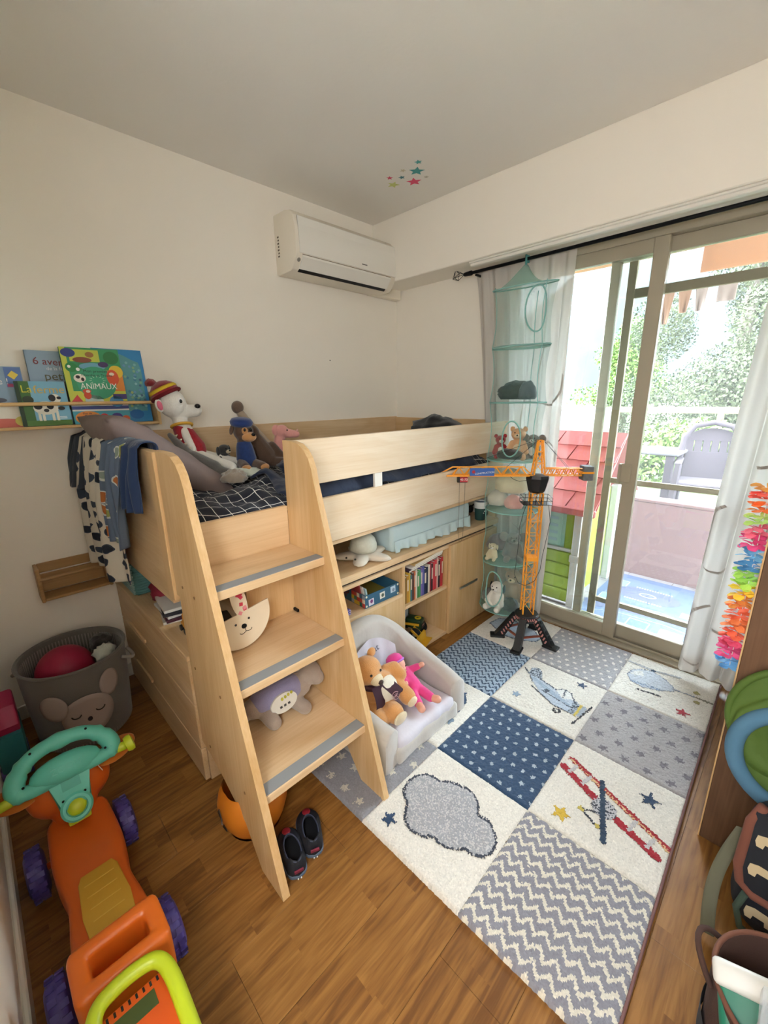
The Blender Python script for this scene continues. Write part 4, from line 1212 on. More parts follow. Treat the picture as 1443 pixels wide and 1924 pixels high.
# ------------------------------------------------------------------ toys sitting along the bed
f_white = fur('white', 'e6e1d8'); f_red = fur('red', '9c1f2b'); f_brown = fur('brown', '5a4334'); f_tan = fur('tan', 'c08a55'); f_cream = fur('cream', 'd8c7a5')
f_grey = fur('grey', '77716d'); f_dgrey = fur('dark_grey', '3a3836'); f_pink = fur('pink', 'dc9a92'); f_blue = fur('royal_blue', '1d3570'); f_beige = fur('beige', 'a3907c'); f_mint = fur('pale_mint', 'c9cfc2')

# tall white dog with a red bobble hat, leaning on the wall
t = thing('plush_dog', 'tall white plush dog in a red knitted bobble hat and red dotted vest', 'soft toy', (0.22, -1.70, 1.06))
hd = Vector((0.20, -1.735, 1.385))
blob('body', [((0.205, -1.752, 1.40), (0.060, 0.062, 0.066)), ('c', (0.205, -1.745, 1.36), (0.22, -1.655, 1.365), 0.035, 0.030), ('c', (0.21, -1.73, 1.32), (0.24, -1.69, 1.17), 0.034, 0.048),
              ('c', (0.27, -1.69, 1.155), (0.42, -1.60, 1.10), 0.030, 0.030), ('c', (0.23, -1.66, 1.155), (0.32, -1.51, 1.10), 0.026, 0.028), ('c', (0.25, -1.73, 1.27), (0.29, -1.72, 1.19), 0.018, 0.02)], f_white, t, True, 0.005)
blob('vest', [('c', (0.215, -1.725, 1.275), (0.24, -1.69, 1.185), 0.043, 0.056)], P('red_dotted_fleece', 'a31e2c', 0.95, sheen=0.3, var=(60, 0.3)), t, True, 0.005)
B().tube([(0.213 + 0.045 * math.cos(a), -1.725 + 0.045 * math.sin(a), 1.297 + 0.014 * math.cos(a)) for a in np.linspace(0, 2 * PI, 20, endpoint=False)], 0.007, 8, True).build('collar', P('yellow_felt', 'd9a53a', 0.9), t, True, 180)
hm = TM((0.195, -1.768, 1.436), R_(22), R_(-14), 0)
B().lathe([(0.064, 0.0), (0.066, 0.010), (0.063, 0.024), (0.055, 0.042), (0.038, 0.058), (0.015, 0.067), (0.0, 0.069)], 28, hm).build('knitted_hat', P('red_knit', '8f1522', 0.95, sheen=0.4, bump=(300, 0.8, 0.004)), t, True, 180)
B().lathe([(0.0645, 0.022), (0.0655, 0.028), (0.0600, 0.038), (0.0585, 0.036), (0.062, 0.022)], 28, hm, cap=False).build('hat_stripe', P('yellow_knit', 'd6b32c', 0.95), t, True, 180)
B().tube([tuple(hm @ Vector((0.065 * math.cos(a), 0.065 * math.sin(a), 0.004))) for a in np.linspace(0, 2 * PI, 28, endpoint=False)], 0.008, 8, True).build('hat_brim', P('dark_red_rib', '6f1019', 0.95), t, True, 180)
hump('bobble', *tuple(hm @ Vector((-0.01, -0.028, 0.074))), 0.024, 0.024, 0.022, P('red_pompom', '8a1420', 1.0, sheen=0.5, bump=(400, 1.0, 0.004)), 2.0, 0.15, 20, t)
B().ell((0.225, -1.815, 1.392), (0.010, 0.020, 0.030), (0.3, 0, 0.3)).build('ear', f_white, t, True, 180)
B().ell((0.232, -1.815, 1.392), (0.006, 0.014, 0.022), (0.3, 0, 0.3)).build('ear_lining', P('pink_felt', 'd96a80', 0.9), t, True, 180)
B().ell((0.245, -1.652, 1.386), (0.012, 0.014, 0.011)).build('nose', m_eye, t, True, 180)
bead('eye', (0.258, -1.735, 1.412), (0.006, 0.012, 0.014), P('white_felt', 'f0f0ee', 0.7), t)
bead('pupil', (0.263, -1.732, 1.410), (0.004, 0.007, 0.009), m_eye, t)
# brown pup with a blue cap
t = thing('plush_puppy', 'small brown plush puppy wearing a royal blue cap and blue jumper', 'soft toy', (0.40, -1.50, 1.06))
blob('body', [((0.39, -1.505, 1.262), (0.044, 0.048, 0.046)), ('c', (0.385, -1.505, 1.23), (0.38, -1.50, 1.12), 0.030, 0.042), ('c', (0.40, -1.535, 1.115), (0.46, -1.545, 1.095), 0.022, 0.026), ('c', (0.40, -1.475, 1.11), (0.48, -1.465, 1.095), 0.022, 0.026)], f_brown, t, True, 0.0045)
blob('jumper', [('c', (0.388, -1.505, 1.19), (0.388, -1.50, 1.13), 0.040, 0.049)], P('blue_dotted_jersey', '1c3468', 0.9, sheen=0.3, var=(70, 0.35)), t, True, 0.0045)
B().ell((0.425, -1.495, 1.238), (0.030, 0.036, 0.024)).build('muzzle', f_tan, t, True, 180)
B().ell((0.428, -1.515, 1.268), (0.010, 0.016, 0.018)).build('face_patch', f_tan, t, True, 180)
bead('nose', (0.452, -1.485, 1.250), (0.008, 0.011, 0.008), m_eye, t)
for q in (-0.016, 0.016): bead('eye', (0.434, -1.503 + q, 1.272), (0.005, 0.007, 0.009), m_eye, t)
cm = TM((0.385, -1.508, 1.290), 0, R_(8), 0)
B().lathe([(0.046, 0), (0.052, 0.008), (0.054, 0.020), (0.045, 0.034), (0.02, 0.041), (0, 0.042)], 24, cm).build('cap', f_blue, t, True, 180)
for q in (-1, 1): B().ell((0.375, -1.505 + 0.050 * q, 1.275), (0.012, 0.010, 0.026), (0.3 * q, 0, 0)).build('ear', f_brown, t, True, 180)
for yy, xx in ((-1.548, 0.475), (-1.462, 0.49)): B().ell((xx, yy, 1.095), (0.022, 0.024, 0.018)).build('paw', f_tan, t, True, 180)
# brown long-armed monkey, one arm raised
t = thing('plush_monkey', 'dark brown plush monkey with one long arm raised against the wall', 'soft toy', (0.30, -1.36, 1.06))
blob('body', [('c', (0.28, -1.39, 1.20), (0.30, -1.35, 1.12), 0.050, 0.062), ((0.27, -1.40, 1.245), (0.042, 0.042, 0.042)), ('c', (0.31, -1.31, 1.17), (0.36, -1.265, 1.09), 0.026, 0.024), ('c', (0.33, -1.33, 1.09), (0.43, -1.26, 1.085), 0.028, 0.026)], f_brown, t, True, 0.005)
blob('raised_arm', [('c', (0.29, -1.325, 1.17), (0.25, -1.375, 1.26), 0.030, 0.024), ('c', (0.25, -1.375, 1.26), (0.22, -1.425, 1.345), 0.023, 0.021)], f_beige, t, True, 0.0045)
blob('paw', [((0.215, -1.435, 1.375), (0.030, 0.032, 0.034))], fur('taupe', '6a5648'), t, True, 0.0045)
# pink toy with horn
t = thing('plush_dinosaur', 'pale pink plush dinosaur peeking over the stair side', 'soft toy', (0.30, -1.24, 1.07))
blob('body', [((0.30, -1.235, 1.245), (0.034, 0.036, 0.034)), ('c', (0.31, -1.21, 1.232), (0.33, -1.165, 1.225), 0.026, 0.020), ('c', (0.29, -1.245, 1.22), (0.28, -1.25, 1.12), 0.026, 0.045), ('c', (0.31, -1.26, 1.13), (0.34, -1.26, 1.085), 0.017, 0.018)], f_pink, t, True, 0.0042)
B().ell((0.29, -1.265, 1.250), (0.012, 0.024, 0.030)).build('neck_frill', f_pink, t, True, 180)
B().lathe([(0.008, 0), (0.005, 0.010), (0, 0.018)], 12, TM((0.335, -1.163, 1.238), -0.3, 0.3, 0)).build('horn', fur('pale_pink', 'e6b3aa'), t, True, 180)
bead('eye', (0.333, -1.222, 1.250), 0.0045, m_eye, t)
# grey crocodile-like toy and fluffy toys in front of the pillow
t = thing('plush_dragon', 'dark grey plush dragon with a spiny tail beside the pillow', 'soft toy', (0.42, -1.75, 1.06))
blob('body', [('c', (0.46, -1.70, 1.11), (0.38, -1.76, 1.16), 0.040, 0.036), ('c', (0.38, -1.76, 1.16), (0.26, -1.80, 1.26), 0.028, 0.012), ('c', (0.47, -1.69, 1.10), (0.52, -1.65, 1.085), 0.03, 0.025)], fur('slate', '5e5954'), t, True, 0.0045)
for k in range(6):
    a = k / 5
    B().lathe([(0.006, 0), (0.003, 0.007), (0, 0.012)], 8, TM((0.40 - 0.12 * a, -1.735 - 0.048 * a + 0.0, 1.165 + 0.09 * a), -0.9, 0.4, 0)).build('spine', f_cream, t, True, 180)
tag(hump('fluffy_toy', 0.60, -1.67, 1.085, 0.05, 0.055, 0.035, fur('fluffy_taupe', '9a8c7c', 0.6), 7.0, 0.35, 26), 'fluffy taupe soft toy lying low on the duvet', 'soft toy')
tag(hump('mint_muslin', 0.47, -1.56, 1.075, 0.07, 0.07, 0.025, f_mint, 9.0, 0.35, 26), 'crumpled pale mint muslin cloth under the puppy', 'cloth')
t, w = plush('small dark and cream plush toy half hidden behind the blue-capped puppy', (0.28, -1.565, 1.06), R_(20), 0.16, f_dgrey, f_cream, 'flop', f_cream)
tag(hump('navy_hood', 0.62, -1.35, 1.10, 0.09, 0.10, 0.045, m_navy, 11.0, 0.25, 26), 'folded navy pyjama hood lying beside the stair side', 'clothes')

# ================================================================== hanging mesh toy net
NX, NY, NR = 1.158, -0.245, 0.150
net = thing('hanging_toy_net', 'tall teal mesh toy organiser hanging from the curtain rod', 'toy organiser', (NX, NY, 0.12))
m_teal = P('teal_ribbon', '86b5ae', 0.8)
m_net = bpy.data.materials.new('teal_see_through_mesh')
m_net.use_nodes = True
_n = m_net.node_tree
_n.nodes.clear()
_o = _n.nodes.new('ShaderNodeOutputMaterial')
_t = _n.nodes.new('ShaderNodeBsdfTransparent')
_d = _n.nodes.new('ShaderNodeBsdfDiffuse'); _d.inputs[0].default_value = (*lin('a3d2c8'), 1)
_l = _n.nodes.new('ShaderNodeBsdfTranslucent'); _l.inputs[0].default_value = (*lin('b5e2d8'), 1)
_a = _n.nodes.new('ShaderNodeMixShader'); _a.inputs[0].default_value = 0.5
_m = _n.nodes.new('ShaderNodeMixShader'); _m.inputs[0].default_value = 0.17
_n.links.new(_d.outputs[0], _a.inputs[1]); _n.links.new(_l.outputs[0], _a.inputs[2]); _n.links.new(_t.outputs[0], _m.inputs[1]); _n.links.new(_a.outputs[0], _m.inputs[2]); _n.links.new(_m.outputs[0], _o.inputs[0])
m_floor_net = m_net.copy(); m_floor_net.name = 'teal_net_floor'
for nd in m_floor_net.node_tree.nodes:
    if nd.type == 'MIX_SHADER' and abs(nd.inputs[0].default_value - 0.17) < 1e-4: nd.inputs[0].default_value = 0.42
ZR = [1.965, 1.668, 1.376, 1.060, 0.765, 0.445, 0.135]
DX = [0.0, 0.0, 0.002, 0.004, 0.008, 0.010, 0.000]
def ringpts(z, r, n=40, cx=NX, cy=NY, tx=0.0, ty=0.0):
    return [(cx + r * math.cos(a), cy + r * math.sin(a), z + tx * math.cos(a) + ty * math.sin(a)) for a in np.linspace(0, 2 * PI, n, endpoint=False)]
TILT = [(0.0, 0.03), (0.004, 0.01), (0.0, 0.0), (0, 0), (0, 0), (0.015, 0), (0, 0)]
for k, z in enumerate(ZR):
    r = NR + (0.012 if k == 0 else 0.0)
    B().tube(ringpts(z, r, cx=NX + DX[k], tx=TILT[k][0], ty=TILT[k][1]), 0.0034, 8, True).build('hoop', m_teal, net, True, 180)
    if k > 0:
        B().lathe([(0, z), (r, z - 0.001)], 40, TM((NX + DX[k], NY, 0))).build('net_floor', m_floor_net, net, True, 180)
B().grid(lambda u, v: ((1.085 + 0.012 * math.cos(2 * PI * u)) * (1 - v) + (NX + (NR + 0.012) * math.cos(2 * PI * u)) * v - 0.02 * math.sin(PI * v), (-0.115 + 0.012 * math.sin(2 * PI * u)) * (1 - v) + (NY + (NR + 0.012) * math.sin(2 * PI * u)) * v, 2.10 * (1 - v) ** 1.0 + (ZR[0] + 0.03 * math.sin(2 * PI * u)) * v - 0.03 * math.sin(PI * v)), 40, 10, closeu=True).build('cone_top', m_floor_net, net, True, 180)
B().tube([(1.085, -0.115, 2.095), (1.083, -0.112, 2.12), (1.083, -0.115, 2.150), (1.083, -0.088, 2.150), (1.083, -0.086, 2.118)], 0.006, 8).build('hanging_loop', P('teal_strap', '4f8f8c', 0.8), net, True, 180)
openings = {0: (R_(-35), 0.55, 0.42, 0.36), 2: (R_(-72), 0.40, 0.36, 0.30), 5: (R_(-95), 0.5, 0.40, 0.36)}
for k in range(6):
    z0, z1 = ZR[k + 1], ZR[k]
    nu, nv = 96, 26
    vs, fs = [], []
    for j in range(nv + 1):
        v = j / nv
        z = z0 + (z1 - z0) * v
        pinch = 1 - 0.10 * math.sin(PI * v) * (1.0 if k < 3 else 0.55) + (0.05 * math.sin(PI * min(1, v * 2)) if k >= 3 else 0)
        for i in range(nu):
            a = 2 * PI * i / nu
            rr = (NR + (0.012 * v if k == 0 else 0)) * pinch
            vs.append((NX + DX[k] * v + DX[k + 1] * (1 - v) + rr * math.cos(a), NY + rr * math.sin(a), z + (TILT[k][0] * math.cos(a) + TILT[k][1] * math.sin(a)) * v))
    op = openings.get(k)
    for j in range(nv):
        for i in range(nu):
            if op:
                a = 2 * PI * (i + 0.5) / nu; v = (j + 0.5) / nv
                da = (a - op[0] + PI) % (2 * PI) - PI
                if (da / op[2]) ** 2 + ((v - op[1]) / op[3]) ** 2 < 1: continue
            fs.append((j * nu + i, j * nu + (i + 1) % nu, (j + 1) * nu + (i + 1) % nu, (j + 1) * nu + i))
    me = bpy.data.meshes.new('mesh_wall'); me.from_pydata(vs, [], fs)
    link('mesh_wall', me, m_net, net, True, 180)
    if op:
        pts = []
        for q in np.linspace(0, 2 * PI, 30, endpoint=False):
            a = op[0] + op[2] * math.cos(q); v = op[1] + op[3] * math.sin(q)
            rr = NR * (1 - 0.10 * math.sin(PI * v) * (1.0 if k < 3 else 0.55) + (0.05 * math.sin(PI * min(1, v * 2)) if k >= 3 else 0)) + 0.001
            pts.append((NX + DX[k] + rr * math.cos(a), NY + rr * math.sin(a), z0 + (z1 - z0) * v))
        B().tube(pts, 0.0040, 8, True).build('opening_rim', m_teal, net, True, 180)
    for a in (R_(-150), R_(-20), R_(90)):
        pts = []
        for v in np.linspace(0, 1, 9):
            pinch = 1 - 0.10 * math.sin(PI * v) * (1.0 if k < 3 else 0.55) + (0.05 * math.sin(PI * min(1, v * 2)) if k >= 3 else 0)
            rr = NR * pinch + 0.001
            pts.append((NX + DX[k] + rr * math.cos(a), NY + rr * math.sin(a), z0 + (z1 - z0) * v))
        B().tube(pts, 0.0022, 6).build('seam_ribbon', m_teal, net, True, 180)
def nt_(label, dx, dy, tier, rz, s, body, belly, ear, muz, **kw):
    return plush(label, (NX + dx, NY + dy, ZR[tier] + 0.004), R_(rz), s, body, belly, ear, muz, group='soft toys in the hanging net', **kw)
tag(hump('plush_bison', NX - 0.02, NY, ZR[2] + 0.052, 0.095, 0.085, 0.062, fur('charcoal_curly', '2b2827', 0.2), 4.0, 0.3, 30), 'curly charcoal soft toy slumped in the upper pocket of the net', 'soft toy', 'soft toys in the hanging net')
tag(hump('plush_ball', NX + 0.075, NY - 0.04, ZR[2] + 0.050, 0.045, 0.05, 0.06, fur('blue_grey', '4a525c', 0.3), 6.0, 0.15, 24), 'blue-grey soft toy beside the charcoal one in the upper pocket', 'soft toy', 'soft toys in the hanging net')
nt_('peach soft toy with a red jumper behind the round net opening', 0.025, -0.01, 3, -70, 0.20, fur('peach', 'd6a67c'), f_cream, 'round', f_cream)
nt_('red and white soft toy at the left of the peach one in the net', -0.075, -0.03, 3, -50, 0.15, f_red, f_white, 'round', f_white)
nt_('grey mouse soft toy at the right of the peach one in the net', 0.095, 0.035, 3, -80, 0.16, f_grey, f_white, 'big', f_white)
tag(hump('plush_penguin', NX + 0.01, NY - 0.07, ZR[3] + 0.030, 0.075, 0.05, 0.036, f_dgrey, 3.3, 0.2, 24), 'dark grey soft toy lying at the front of the fourth net floor', 'soft toy', 'soft toys in the hanging net')
tag(hump('plush_pillow', NX - 0.005, NY + 0.01, ZR[4] + 0.15, 0.10, 0.09, 0.085, f_cream, 2.2, 0.12, 28), 'big cream soft toy filling the fifth net pocket', 'soft toy', 'soft toys in the hanging net')
tag(hump('plush_ball', NX - 0.06, NY - 0.05, ZR[4] + 0.055, 0.06, 0.055, 0.055, fur('off_white', 'd0cabd'), 1.2, 0.06, 24), 'round off-white knitted soft toy low in the fifth net pocket', 'soft toy', 'soft toys in the hanging net')
tag(hump('plush_ball', NX + 0.05, NY - 0.06, ZR[4] + 0.052, 0.055, 0.05, 0.050, f_pink, 1.9, 0.1, 24), 'pink soft toy low in the fifth net pocket behind the crane', 'soft toy', 'soft toys in the hanging net')
nt_('large grey elephant soft toy in the sixth net pocket', 0.035, 0.0, 5, -60, 0.20, f_grey, None, 'big', f_grey)
tag(hump('plush_bundle', NX - 0.07, NY - 0.01, ZR[5] + 0.085, 0.06, 0.06, 0.06, fur('dusty_plum', '6b5557'), 8.2, 0.2, 24), 'dusty plum soft toy left of the elephant in the net', 'soft toy', 'soft toys in the hanging net')
nt_('small cream dog soft toy in front of the elephant in the net', -0.055, -0.075, 5, -85, 0.12, f_cream, None, 'flop', f_white)
nt_('white spotted dog soft toy behind the lowest round opening of the net', -0.01, -0.075, 6, -90, 0.20, f_white, None, 'flop', f_white, ear_mat=P('black_plush_ear', '1c1c1f', 0.95, sheen=0.3))
nt_('brown bear soft toy at the back of the lowest net pocket', 0.03, 0.05, 6, -80, 0.26, f_beige, None, 'round', f_cream)
tag(hump('plush_mouse', NX - 0.085, NY - 0.03, ZR[6] + 0.045, 0.05, 0.055, 0.05, f_grey, 5.2, 0.25, 24), 'grey soft toy at the left of the lowest net pocket', 'soft toy', 'soft toys in the hanging net')
tag(hump('plush_mouse', NX + 0.07, NY - 0.06, ZR[6] + 0.040, 0.05, 0.05, 0.045, f_dgrey, 6.2, 0.25, 24), 'charcoal soft toy at the right of the lowest net pocket', 'soft toy', 'soft toys in the hanging net')

# ================================================================== toy tower crane
CXX, CYY = 1.350, -0.330
cr = thing('toy_crane', 'tall orange toy tower crane on black tripod legs standing on the rug', 'toy crane', (CXX, CYY, 0.016))
m_or = P('orange_plastic', 'fba62e', 0.4)
m_blk = P('black_toy_plastic', '141416', 0.42)
jd = Vector((-0.756, -0.655, 0)).normalized(); jn = Vector((-jd.y, jd.x, 0))
J = Matrix(((jd.x, jn.x, 0, CXX), (jd.y, jn.y, 0, CYY), (0, 0, 1, 0), (0, 0, 0, 1)))     # local x out along the jib
def lat(b, z0, z1, w0, w1, n, post=0.007, br=0.0042):
    cs = [(-1, -1), (1, -1), (1, 1), (-1, 1)]
    def c(k, t): 
        w_ = (w0 + (w1 - w0) * t) / 2
        return (cs[k][0] * w_, cs[k][1] * w_, z0 + (z1 - z0) * t)
    for k in range(4):
        b.bar(c(k, 0), c(k, 1), post, mtx=J)
        for s in range(n):
            a, d = s / n, (s + 1) / n
            k2 = (k + 1) % 4
            b.bar(c(k, d), c(k2, d), br, mtx=J)
            b.bar(c(k, a) if s % 2 else c(k2, a), c(k2, d) if s % 2 else c(k, d), br, mtx=J)
    return b
tw = lat(B(), 0.185, 0.905, 0.058, 0.058, 9, 0.0065, 0.0032)
tw.box(-0.031, 0.031, -0.031, 0.031, 0.515, 0.535, mtx=J)
tw.build('tower', m_or, cr, True)
ap = lat(B(), 1.005, 1.185, 0.056, 0.022, 3, 0.0065, 0.0034)
ap.build('tower_head', m_or, cr, True)
jb = B()
def jx(x, y, z): return (x, y, z)
Lj, zb, zt = 0.535, 1.000, 1.045
for q in (-1, 1):
    jb.bar((0.03, 0.020 * q, zb), (Lj, 0.020 * q, zb), 0.008, mtx=J)
    n = 6
    for s in range(n):
        xa = 0.06 + (Lj - 0.14) * s / n; xb_ = 0.06 + (Lj - 0.14) * (s + 1) / n
        jb.bar((xa, 0.02 * q, zb), ((xa + xb_) / 2, 0, zt), 0.0045, mtx=J); jb.bar(((xa + xb_) / 2, 0, zt), (xb_, 0.02 * q, zb), 0.0045, mtx=J)
for s in range(12):
    xa = 0.05 + (Lj - 0.06) * s / 11
    jb.bar((xa, -0.02, zb), (xa, 0.02, zb), 0.0045, mtx=J)
jb.bar((0.08, 0, zt), (Lj - 0.08, 0, zt), 0.006, mtx=J)
jb.bar((0.03, 0, zb), (0.08, 0, zt), 0.006, mtx=J)
jb.bar((Lj - 0.08, 0, zt), (Lj, 0, zb + 0.002), 0.007, mtx=J)
jb.build('jib', m_or, cr, True)
cj = B()
for q in (-1, 1):
    cj.bar((-0.03, 0.018 * q, zb), (-0.22, 0.018 * q, zb), 0.006, mtx=J); cj.bar((-0.03, 0.018 * q, zt - 0.008), (-0.22, 0.018 * q, zt - 0.008), 0.005, mtx=J)
    for s in range(5):
        xa, xb_ = -0.04 - 0.036 * s, -0.04 - 0.036 * (s + 1)
        cj.bar((xa, 0.018 * q, zb), ((xa + xb_) / 2, 0.018 * q, zt - 0.008), 0.004, mtx=J); cj.bar(((xa + xb_) / 2, 0.018 * q, zt - 0.008), (xb_, 0.018 * q, zb), 0.004, mtx=J)
cj.build('counter_jib', m_or, cr, True)
B().box(-0.275, -0.225, -0.035, 0.035, 0.975, 1.05, 0.003, mtx=J).build('counterweight', P('grey_block', '6c6d70', 0.8, var=(60, 0.3)), cr, True)
B().box(-0.277, -0.215, -0.037, 0.037, 1.012, 1.022, mtx=J).build('counterweight_band', m_or, cr, True)
b = B().lathe([(0.034, 0.905), (0.046, 0.918), (0.062, 0.985), (0.058, 1.0), (0.0, 1.003)], 8, J).build('cabin', m_blk, cr, True)
for a in (-2.2, -1.57, -0.9):
    m_ = J @ TM((0.056 * math.cos(a), 0.056 * math.sin(a), 0.965), 0, 0, a) @ TM((0, 0, 0), 0, R_(12), 0)
    B().box(-0.001, 0.002, -0.010, 0.010, -0.022, 0.020, mtx=m_).build('cabin_window', P('grey_cab_window', '9a9ca0', 0.2), b, True)
cg = B()
for z in (0.845, 0.865, 0.885):
    for q in (-1, 1):
        cg.bar((-0.075, 0.045 * q, z), (0.075, 0.045 * q, z), 0.0025, mtx=J); cg.bar((0.075 * q, -0.045, z), (0.075 * q, 0.045, z), 0.0025, mtx=J)
for x in np.linspace(-0.075, 0.075, 6):
    for q in (-1, 1): cg.bar((x, 0.045 * q, 0.845), (x, 0.045 * q, 0.885), 0.0022, mtx=J)
cg.box(-0.075, 0.075, -0.045, 0.045, 0.843, 0.846, mtx=J)
cg.build('catwalk_cage', m_blk, cr, True)
cab = B()
for a, c_ in (((0.01, 0.008, 1.19), (0.17, 0.008, 1.045)), ((0.01, -0.008, 1.19), (0.40, -0.008, 1.045)), ((-0.01, 0.006, 1.19), (-0.15, 0.01, 1.035)), ((-0.01, -0.006, 1.19), (-0.165, -0.01, 1.035))):
    cab.tube([J @ Vector(a), J @ Vector(c_)], 0.0011, 5)
cab.tube([J @ Vector(q) for q in ((0.15, 0.01, 0.995), (0.13, 0.02, 0.98), (0.10, 0.02, 0.970), (0.06, 0.02, 0.975), (0.045, 0.02, 0.985))], 0.0014, 5)
cab.build('stay_cables', m_blk, cr, True)
pts = [(0.055, 0.03, 0.845), (0.07, 0.035, 0.80), (0.085, 0.035, 0.72), (0.085, 0.035, 0.60), (0.09, 0.035, 0.50), (0.095, 0.035, 0.44), (0.07, 0.035, 0.385), (0.03, 0.035, 0.37), (-0.02, 0.035, 0.40), (-0.045, 0.035, 0.47), (-0.05, 0.035, 0.55), (-0.065, 0.035, 0.66), (-0.075, 0.035, 0.75), (-0.06, 0.035, 0.845)]
B().tube([J @ Vector(q) for q in pts], 0.0016, 6).build('control_cable', m_blk, cr, True, 180)
tr = B().box(0.375, 0.430, -0.020, 0.020, 0.962, 0.994, 0.002, mtx=J).build('trolley', m_blk, cr, True)
B().box(0.374, 0.415, 0.0200, 0.0215, 0.966, 0.992, mtx=J).build('red_plate', P('red_sticker', 'b3232e', 0.5), tr, True)
fm = J @ frame_m((0.3945, 0.0217, 0.979), (-1, 0, 0), (0, 0, 1))
text('plate_lettering', '43-73', 0.017, P('white_print', 'eeeeea', 0.5), tr, fm, world=True)
B().box(0.235, 0.365, 0.0245, 0.0265, 1.000, 1.042, mtx=J).build('blue_banner', P('blue_sticker', '2f5fae', 0.5), cr, True)
text('banner_lettering', 'CONSTRUCTION', 0.013, P('white_print', 'eeeeea', 0.5), cr, J @ frame_m((0.287, 0.0270, 1.016), (-1, 0, 0.10), (0.10, 0, 1)), world=True)
B().prism(ellp(0, 0, 0.009, 0.009), 0, 0.0005, J @ frame_m((0.345, 0.0270, 1.022), (-1, 0, 0), (0, 0, 1))).build('banner_logo', P('red_sticker', 'b3232e', 0.5), cr, True)
hk = B()
for q in (0.385, 0.415): hk.tube([J @ Vector((q, 0.0, 0.962)), J @ Vector((q + (0.002 if q < 0.4 else -0.002), 0, 0.66))], 0.0008, 5)
hk.tube([J @ Vector((0.387, 0, 0.66)), J @ Vector((0.393, 0, 0.625)), J @ Vector((0.400, 0, 0.615)), J @ Vector((0.407, 0, 0.625)), J @ Vector((0.413, 0, 0.66))], 0.0008, 5)
hk.build('hoist_cord', P('brown_cord', '4a3a2c', 0.8), cr, True)
hub = B().lathe([(0.0, 0.135), (0.052, 0.135), (0.066, 0.150), (0.068, 0.176), (0.062, 0.184), (0.0, 0.186)], 28, TM((CXX, CYY, 0))).build('hub', m_blk, cr, True, 35)
for k in range(14):
    a = R_(-120 + 11 * k)
    B().box(0.0675, 0.0688, -0.003, 0.003, -0.009, 0.009, mtx=TM((CXX, CYY, 0.166), 0, 0, a) @ TM((0, 0, 0), R_(30), 0, 0)).build('warning_stripe', P('pale_red_print', 'c98a84', 0.5), hub, True)
feet = [(1.215, -0.425), (1.385, -0.495), (1.515, -0.325), (1.335, -0.165)]
for k, (fx, fy) in enumerate(feet):
    d = Vector((fx - CXX, fy - CYY, 0)); L = d.length; a = math.atan2(d.y, d.x)
    M_ = TM((CXX, CYY, 0), 0, 0, a)
    lg = B().prism([(0.045, 0.172), (0.075, 0.172), (L + 0.012, 0.026), (L - 0.045, 0.026)], -0.020, 0.020, M_ @ m_xz).build('leg', m_blk, cr, True)
    B().box(L - 0.050, L + 0.035, -0.028, 0.028, 0.014, 0.028, 0.004, mtx=M_).build('foot', m_blk, lg, True)
    sl = math.atan2(0.146, -(L - 0.063))
    for s in range(7):
        f_ = (s + 0.8) / 8
        x_, z_ = 0.060 + (L - 0.078) * f_, 0.168 - 0.140 * f_
        B().box(-0.004, 0.004, -0.0215, 0.0215, -0.010, 0.010, mtx=M_ @ TM((x_, 0, z_), 0, R_(25), 0)).build('warning_stripe', P('pale_red_print', 'c98a84', 0.5), lg, True) if k != 1 else None
    if k == 2:
        for s in range(5):
            f_ = (s + 0.7) / 5.4
            x_, z_ = 0.078 + (L - 0.066) * f_ + 0.0, 0.171 - 0.143 * f_
            nx = Vector((0.143, 0, L - 0.063)).normalized()
            B().lathe([(0, 0), (0.011 + 0.001 * s, 0), (0.011 + 0.001 * s, 0.0015), (0, 0.0015)], 12, M_ @ Matrix.Translation((x_ + 0.001, 0, z_)) @ nx.to_track_quat('Z', 'Y').to_matrix().to_4x4()).build('leg_hole', P('hole_black', '050506', 0.9), lg, True)
for k in range(4):
    a, c_ = feet[k], feet[(k + 1) % 4]
    pa = Vector((CXX + (a[0] - CXX) * 0.70, CYY + (a[1] - CYY) * 0.70, 0.075)); pc = Vector((CXX + (c_[0] - CXX) * 0.70, CYY + (c_[1] - CYY) * 0.70, 0.075))
    B().bar(pa, pc, 0.012, 0.008).build('brace', P('rust_red_plastic', '8c4a38', 0.5), cr, True)
# ================================================================== child's armchair with teddy and doll
m_chairf = P('pale_grey_velour', 'b9b3ad', 0.95, sheen=0.5, bump=(14, 0.35, 0.012), var=(5, 0.06))
m_chairw = P('lilac_white_cotton', 'cfcbd6', 0.95, sheen=0.2, bump=(16, 0.3, 0.010))
ch = thing('toddler_armchair', 'small pale grey fabric armchair standing on the rug beside the stairs', 'armchair', (1.22, -1.32, 0.016))
path = [(1.425, -1.115), (1.33, -1.098), (1.20, -1.088), (1.12, -1.10), (1.065, -1.145), (1.04, -1.22), (1.035, -1.325), (1.04, -1.43), (1.065, -1.51), (1.12, -1.555), (1.20, -1.567), (1.33, -1.557), (1.425, -1.540)]
hts = [0.185, 0.200, 0.225, 0.27, 0.34, 0.395, 0.415, 0.395, 0.34, 0.27, 0.225, 0.20, 0.185]
def spl(P_, t):
    n = len(P_) - 1
    x = min(max(t * n, 0), n - 1e-6); i = int(x); f = x - i
    g = lambda k: np.array(P_[min(max(k, 0), n)], float)
    a, b_, c, d = g(i - 1), g(i), g(i + 1), g(i + 2)
    return 0.5 * (2 * b_ + (c - a) * f + (2 * a - 5 * b_ + 4 * c - d) * f * f + (3 * b_ - a - 3 * c + d) * f ** 3)
sec = []
for k in range(17):
    a = PI * k / 16
    sec.append((math.cos(a) * 0.042, math.sin(a)))
